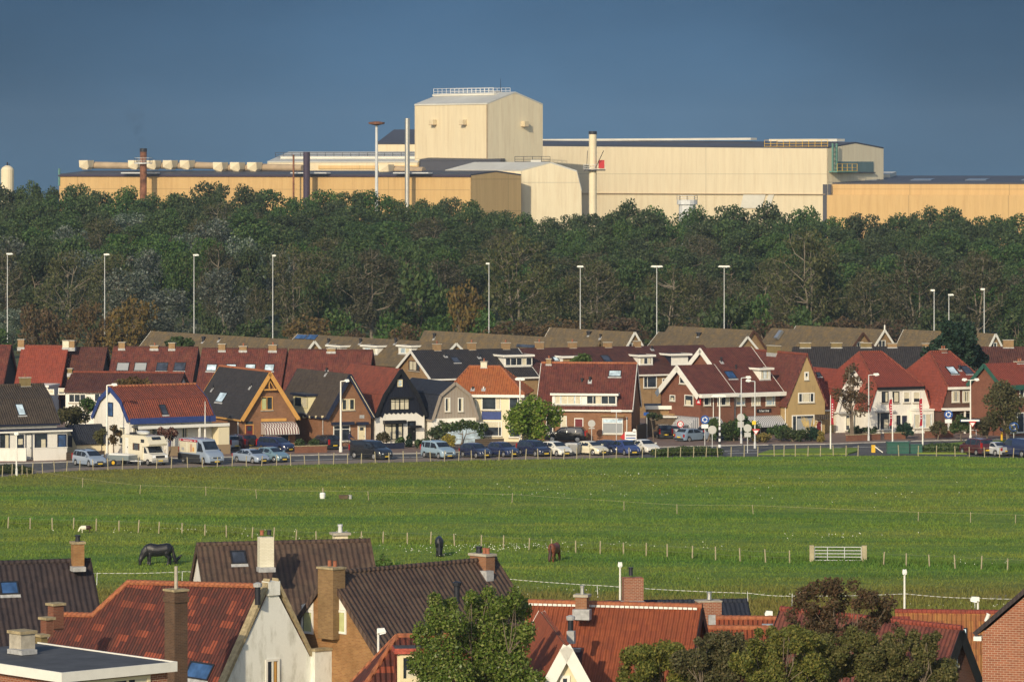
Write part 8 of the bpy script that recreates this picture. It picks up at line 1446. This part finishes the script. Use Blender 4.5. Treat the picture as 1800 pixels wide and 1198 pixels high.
shrub('burgundy-leaved shrub behind the motorhome roof', 434, 296, fill(293, 762, 16, 12, 16, 6), 1300, .12, 'leaf_burgundy'); shrub('tall straw-plumed shrub left of the blue-trimmed door', 436, 176, fill(176, 765, 6, 12, 8, 6), 700, .12, 'leaf_olive'); shrub('straw-plumed shrub beside the tall lamp', 436, 200, fill(200, 764, 9, 13, 10, 6), 900, .12, 'leaf_yellow' if False else 'leaf_rust'); shrub('dark green garden hedge behind the shed roof', 452, 130, fill(128, 733, 22, 14, 18, 10), 2000, .16, 'leaf_olive', depth=2); shrub('green fruit tree behind the shed, right of the garden hedge', 456, 150, fill(156, 712, 14, 10, 12, 8), 1100, .16, 'leaf_mid', depth=2); shrub('brown shrubbery behind the orange-red roof', 474, 235, fill(232, 674, 28, 6, 12, 8), 1200, .16, 'leaf_rust', depth=2); shrub('dark tree clump poking over the skylit red roofs', 520, 316, fill(316, 604, 22, 7, 14, 8), 1800, .2, 'leaf_dark', depth=3, name='garden_tree', cat='tree')
for lb, Y, px, bl, n, lm in (('dark hedge behind the grey-blue estate car', 464, 1290, fill(1285, 758, 22, 14, 22, 9), 2600, 'leaf_dark'), ('tall dark hedge left of the dormer house awning', 463, 1316, fill(1312, 750, 18, 16, 18, 9), 2300, 'leaf_dark'), ('dark rounded bush right of the slanting awning', 465, 1372, fill(1368, 757, 14, 10, 14, 8), 1700, 'leaf_dark'), ('yellow-flowering bushes below the slanting awning', 462, 1340, fill(1338, 768, 18, 5, 12, 6), 1200, 'leaf_yellow'), ('green bushes with yellow flowers before the mossy tan house', 463, 1395, fill(1394, 764, 24, 8, 22, 7), 2200, 'leaf_mid'), ('bluish dark bush before the tan house window', 464, 1428, fill(1426, 762, 12, 7, 12, 7), 1300, 'leaf_conifer'), ('yellow-leaved bush at the tan house corner', 463, 1443, fill(1442, 766, 6, 6, 8, 5), 700, 'leaf_yellow'),
                              ('dark clipped bush before the white mansard door', 468, 1592, fill(1592, 756, 14, 7, 14, 7), 1700, 'leaf_conifer'), ('low dark hedge under the white gambrel windows', 469, 1520, fill(1520, 757, 24, 4, 16, 6), 1400, 'leaf_dark'), ('straggling shrubs at the mansard porch', 466, 1690, fill(1686, 748, 14, 14, 16, 7), 1500, 'leaf_mid'), ('leafy shrubs right of the white mansard porch', 466, 1735, fill(1733, 746, 20, 16, 20, 8), 2000, 'leaf_olive'), ('shrubs between the two mansard houses', 467, 1648, fill(1650, 752, 14, 10, 14, 6), 1200, 'leaf_olive'), ('climbing greenery in the lane between the brick houses', 464, 1150, fill(1152, 730, 14, 4, 10, 5), 800, 'leaf_dark'), ('dark shrubs on the garden wall left of the brick house drive', 449, 540, fill(540, 779, 20, 4, 12, 6), 1000, 'leaf_dark'), ('green shrubs under the round speed sign', 463, 1243, fill(1250, 752, 12, 14, 14, 7), 1400, 'leaf_mid'), ('small red-leaved plants on the brown-brick garden wall', 448, 466, fill(466, 786, 9, 2, 6, 3), 400, 'leaf_russet')): shrub(lb, Y, px, bl, n, .12, lm, depth=1.5)
def hedge(label, pts, w, h, n, lm, name='hedge', ls=.1):
    a, b = G(*pts[0]), G(*pts[1]); d = b - a; k = tag(empty(name, (a + b) / 2), label, 'hedge'); bl = []; m = max(3, int(d.length / (w * .45)))
    for i in range(m + 1): t = i / m; q = (a.lerp(b, t) - (a + b) / 2); hh = h * (.75 + .25 * math.sin(math.pi * min(1, max(0, t)))) * prn.uniform(.92, 1.05); bl.append((q.x, q.y, hh * .5, w * .5, w * .5, hh * .52))
    obj('foliage', qmesh('foliage', leaves(bl, n, ls, out=1.3), lm), k); mb = MB()
    for i in range(0, m, 1): mb.tube((bl[i][0], bl[i][1], 0), (bl[i][0], bl[i][1], h * .6), .03, .02, 5)
    mb.build('stems', 'bark', k)
hedge('long low clipped hedge at the fence right of the parked row', ((1157, 801.5), (1258, 800)), 1.8, 1.05, 5200, 'leaf_hedge'); hedge('low rounded green hedge between the cabinets and the maroon van', ((1628, 796), (1693, 796)), 2.0, 1.15, 4200, 'leaf_mid'); hedge('low dark hedge in the lower left corner of the street', ((-20, 834), (50, 832)), 1.2, 1.0, 3000, 'leaf_hedge'); hedge('yellowish low hedge behind the navy panel van', ((1762, 783), (1830, 781)), 1.5, .7, 1800, 'leaf_mid')
k = tag(empty('pampas_grass', G(1424, 768)), 'straw-coloured pampas plumes before the tan house window', 'grass plant'); mb = MB()
for i in range(26): a = prn.uniform(-1, 1); x = a * .8; mb.tube((x * .3, 0, .2), (x * .8, prn.uniform(-.3, .3), 1.3), .015, .02, 4); mb.tube((x * .8, 0, 1.2), (x * 1.3, prn.uniform(-.3, .3), prn.uniform(1.7, 2.3)), .09, .02, 5)
mb.build('plumes', 'plume_straw', k)
# near gardens
shrub('big leafy poplar-like tree before the brown roofs, lower middle', 178, 845, [(765, 1055, 14, 18), (772, 1085, 26), (750, 1120, 28), (800, 1090, 24), (840, 1075, 26), (880, 1065, 24), (905, 1050, 16, 22), (912, 1075, 24), (925, 1105, 20), (870, 1110, 34), (820, 1125, 36), (780, 1145, 36), (905, 1130, 30), (860, 1155, 38), (740, 1165, 26), (800, 1185, 40), (900, 1175, 38), (850, 1200, 44), (760, 1205, 34), (940, 1195, 22), (828, 1050, 14), (858, 1046, 14), (790, 1065, 16)], 32000, .066, 'leaf_gloss', tr=.085, stems=3, twigs=5, name='leafy_tree', cat='tree', depth=2.2)
shrub('rusty red-topped bush tree before the low red roofs', 189, 1488, fill(1482, 1070, 98, 44, 60, 15) + [(1475, 1030, 14), (1500, 1028, 14), (1440, 1046, 15), (1530, 1050, 14), (1398, 1098, 12), (1572, 1098, 10)], 11000, .066, 'leaf_russet', 'bark', .06, 6, 3, 'bush_tree', 'tree', 1.8, minr=.008)
for lb, Y, px, bl, n in (('olive-green twiggy tree, leftmost below the terracotta roof', 180, 1160, fill(1165, 1176, 84, 34, 36, 18) + fill(1170, 1144, 60, 10, 8, 9) + [(1190, 1138, 12), (1150, 1150, 12)], 11000), ('olive-green twiggy tree before the orange-red roof', 178, 1270, fill(1275, 1168, 78, 42, 40, 18) + fill(1272, 1126, 56, 12, 9, 9) + [(1250, 1126, 12), (1300, 1124, 12)], 12500), ('olive-green twiggy tree in the middle of the lower right bushes', 176, 1370, fill(1380, 1164, 80, 46, 42, 18) + fill(1385, 1116, 60, 12, 10, 9) + [(1360, 1116, 12), (1400, 1112, 13), (1425, 1122, 12)], 13000), ('green tree with bare grey limbs under the rusty bush', 182, 1490, fill(1490, 1166, 78, 44, 40, 18) + fill(1490, 1122, 60, 12, 9, 9) + [(1500, 1112, 12), (1460, 1125, 13)], 12000), ('green twiggy tree before the dark red gable house', 180, 1590, fill(1600, 1168, 80, 44, 40, 18) + fill(1600, 1126, 60, 12, 10, 9) + [(1565, 1126, 13), (1610, 1122, 13), (1655, 1180, 16)], 12000)): shrub(lb, Y, px, bl, int(n * 2.2), .064, 'leaf_twiggy', 'bark', .08, 6, 6, 'bushy_tree', 'tree', 2.2, minr=.01)
shrub('small yellow-green bush at the end of the white-chimneyed roof', 240, 680, [(665, 992, 9), (680, 990, 10), (700, 998, 10), (690, 1004, 12), (670, 1004, 12), (712, 1004, 8), (672, 980, 5, 9)], 1200, .09, 'leaf_bright', twigs=4)
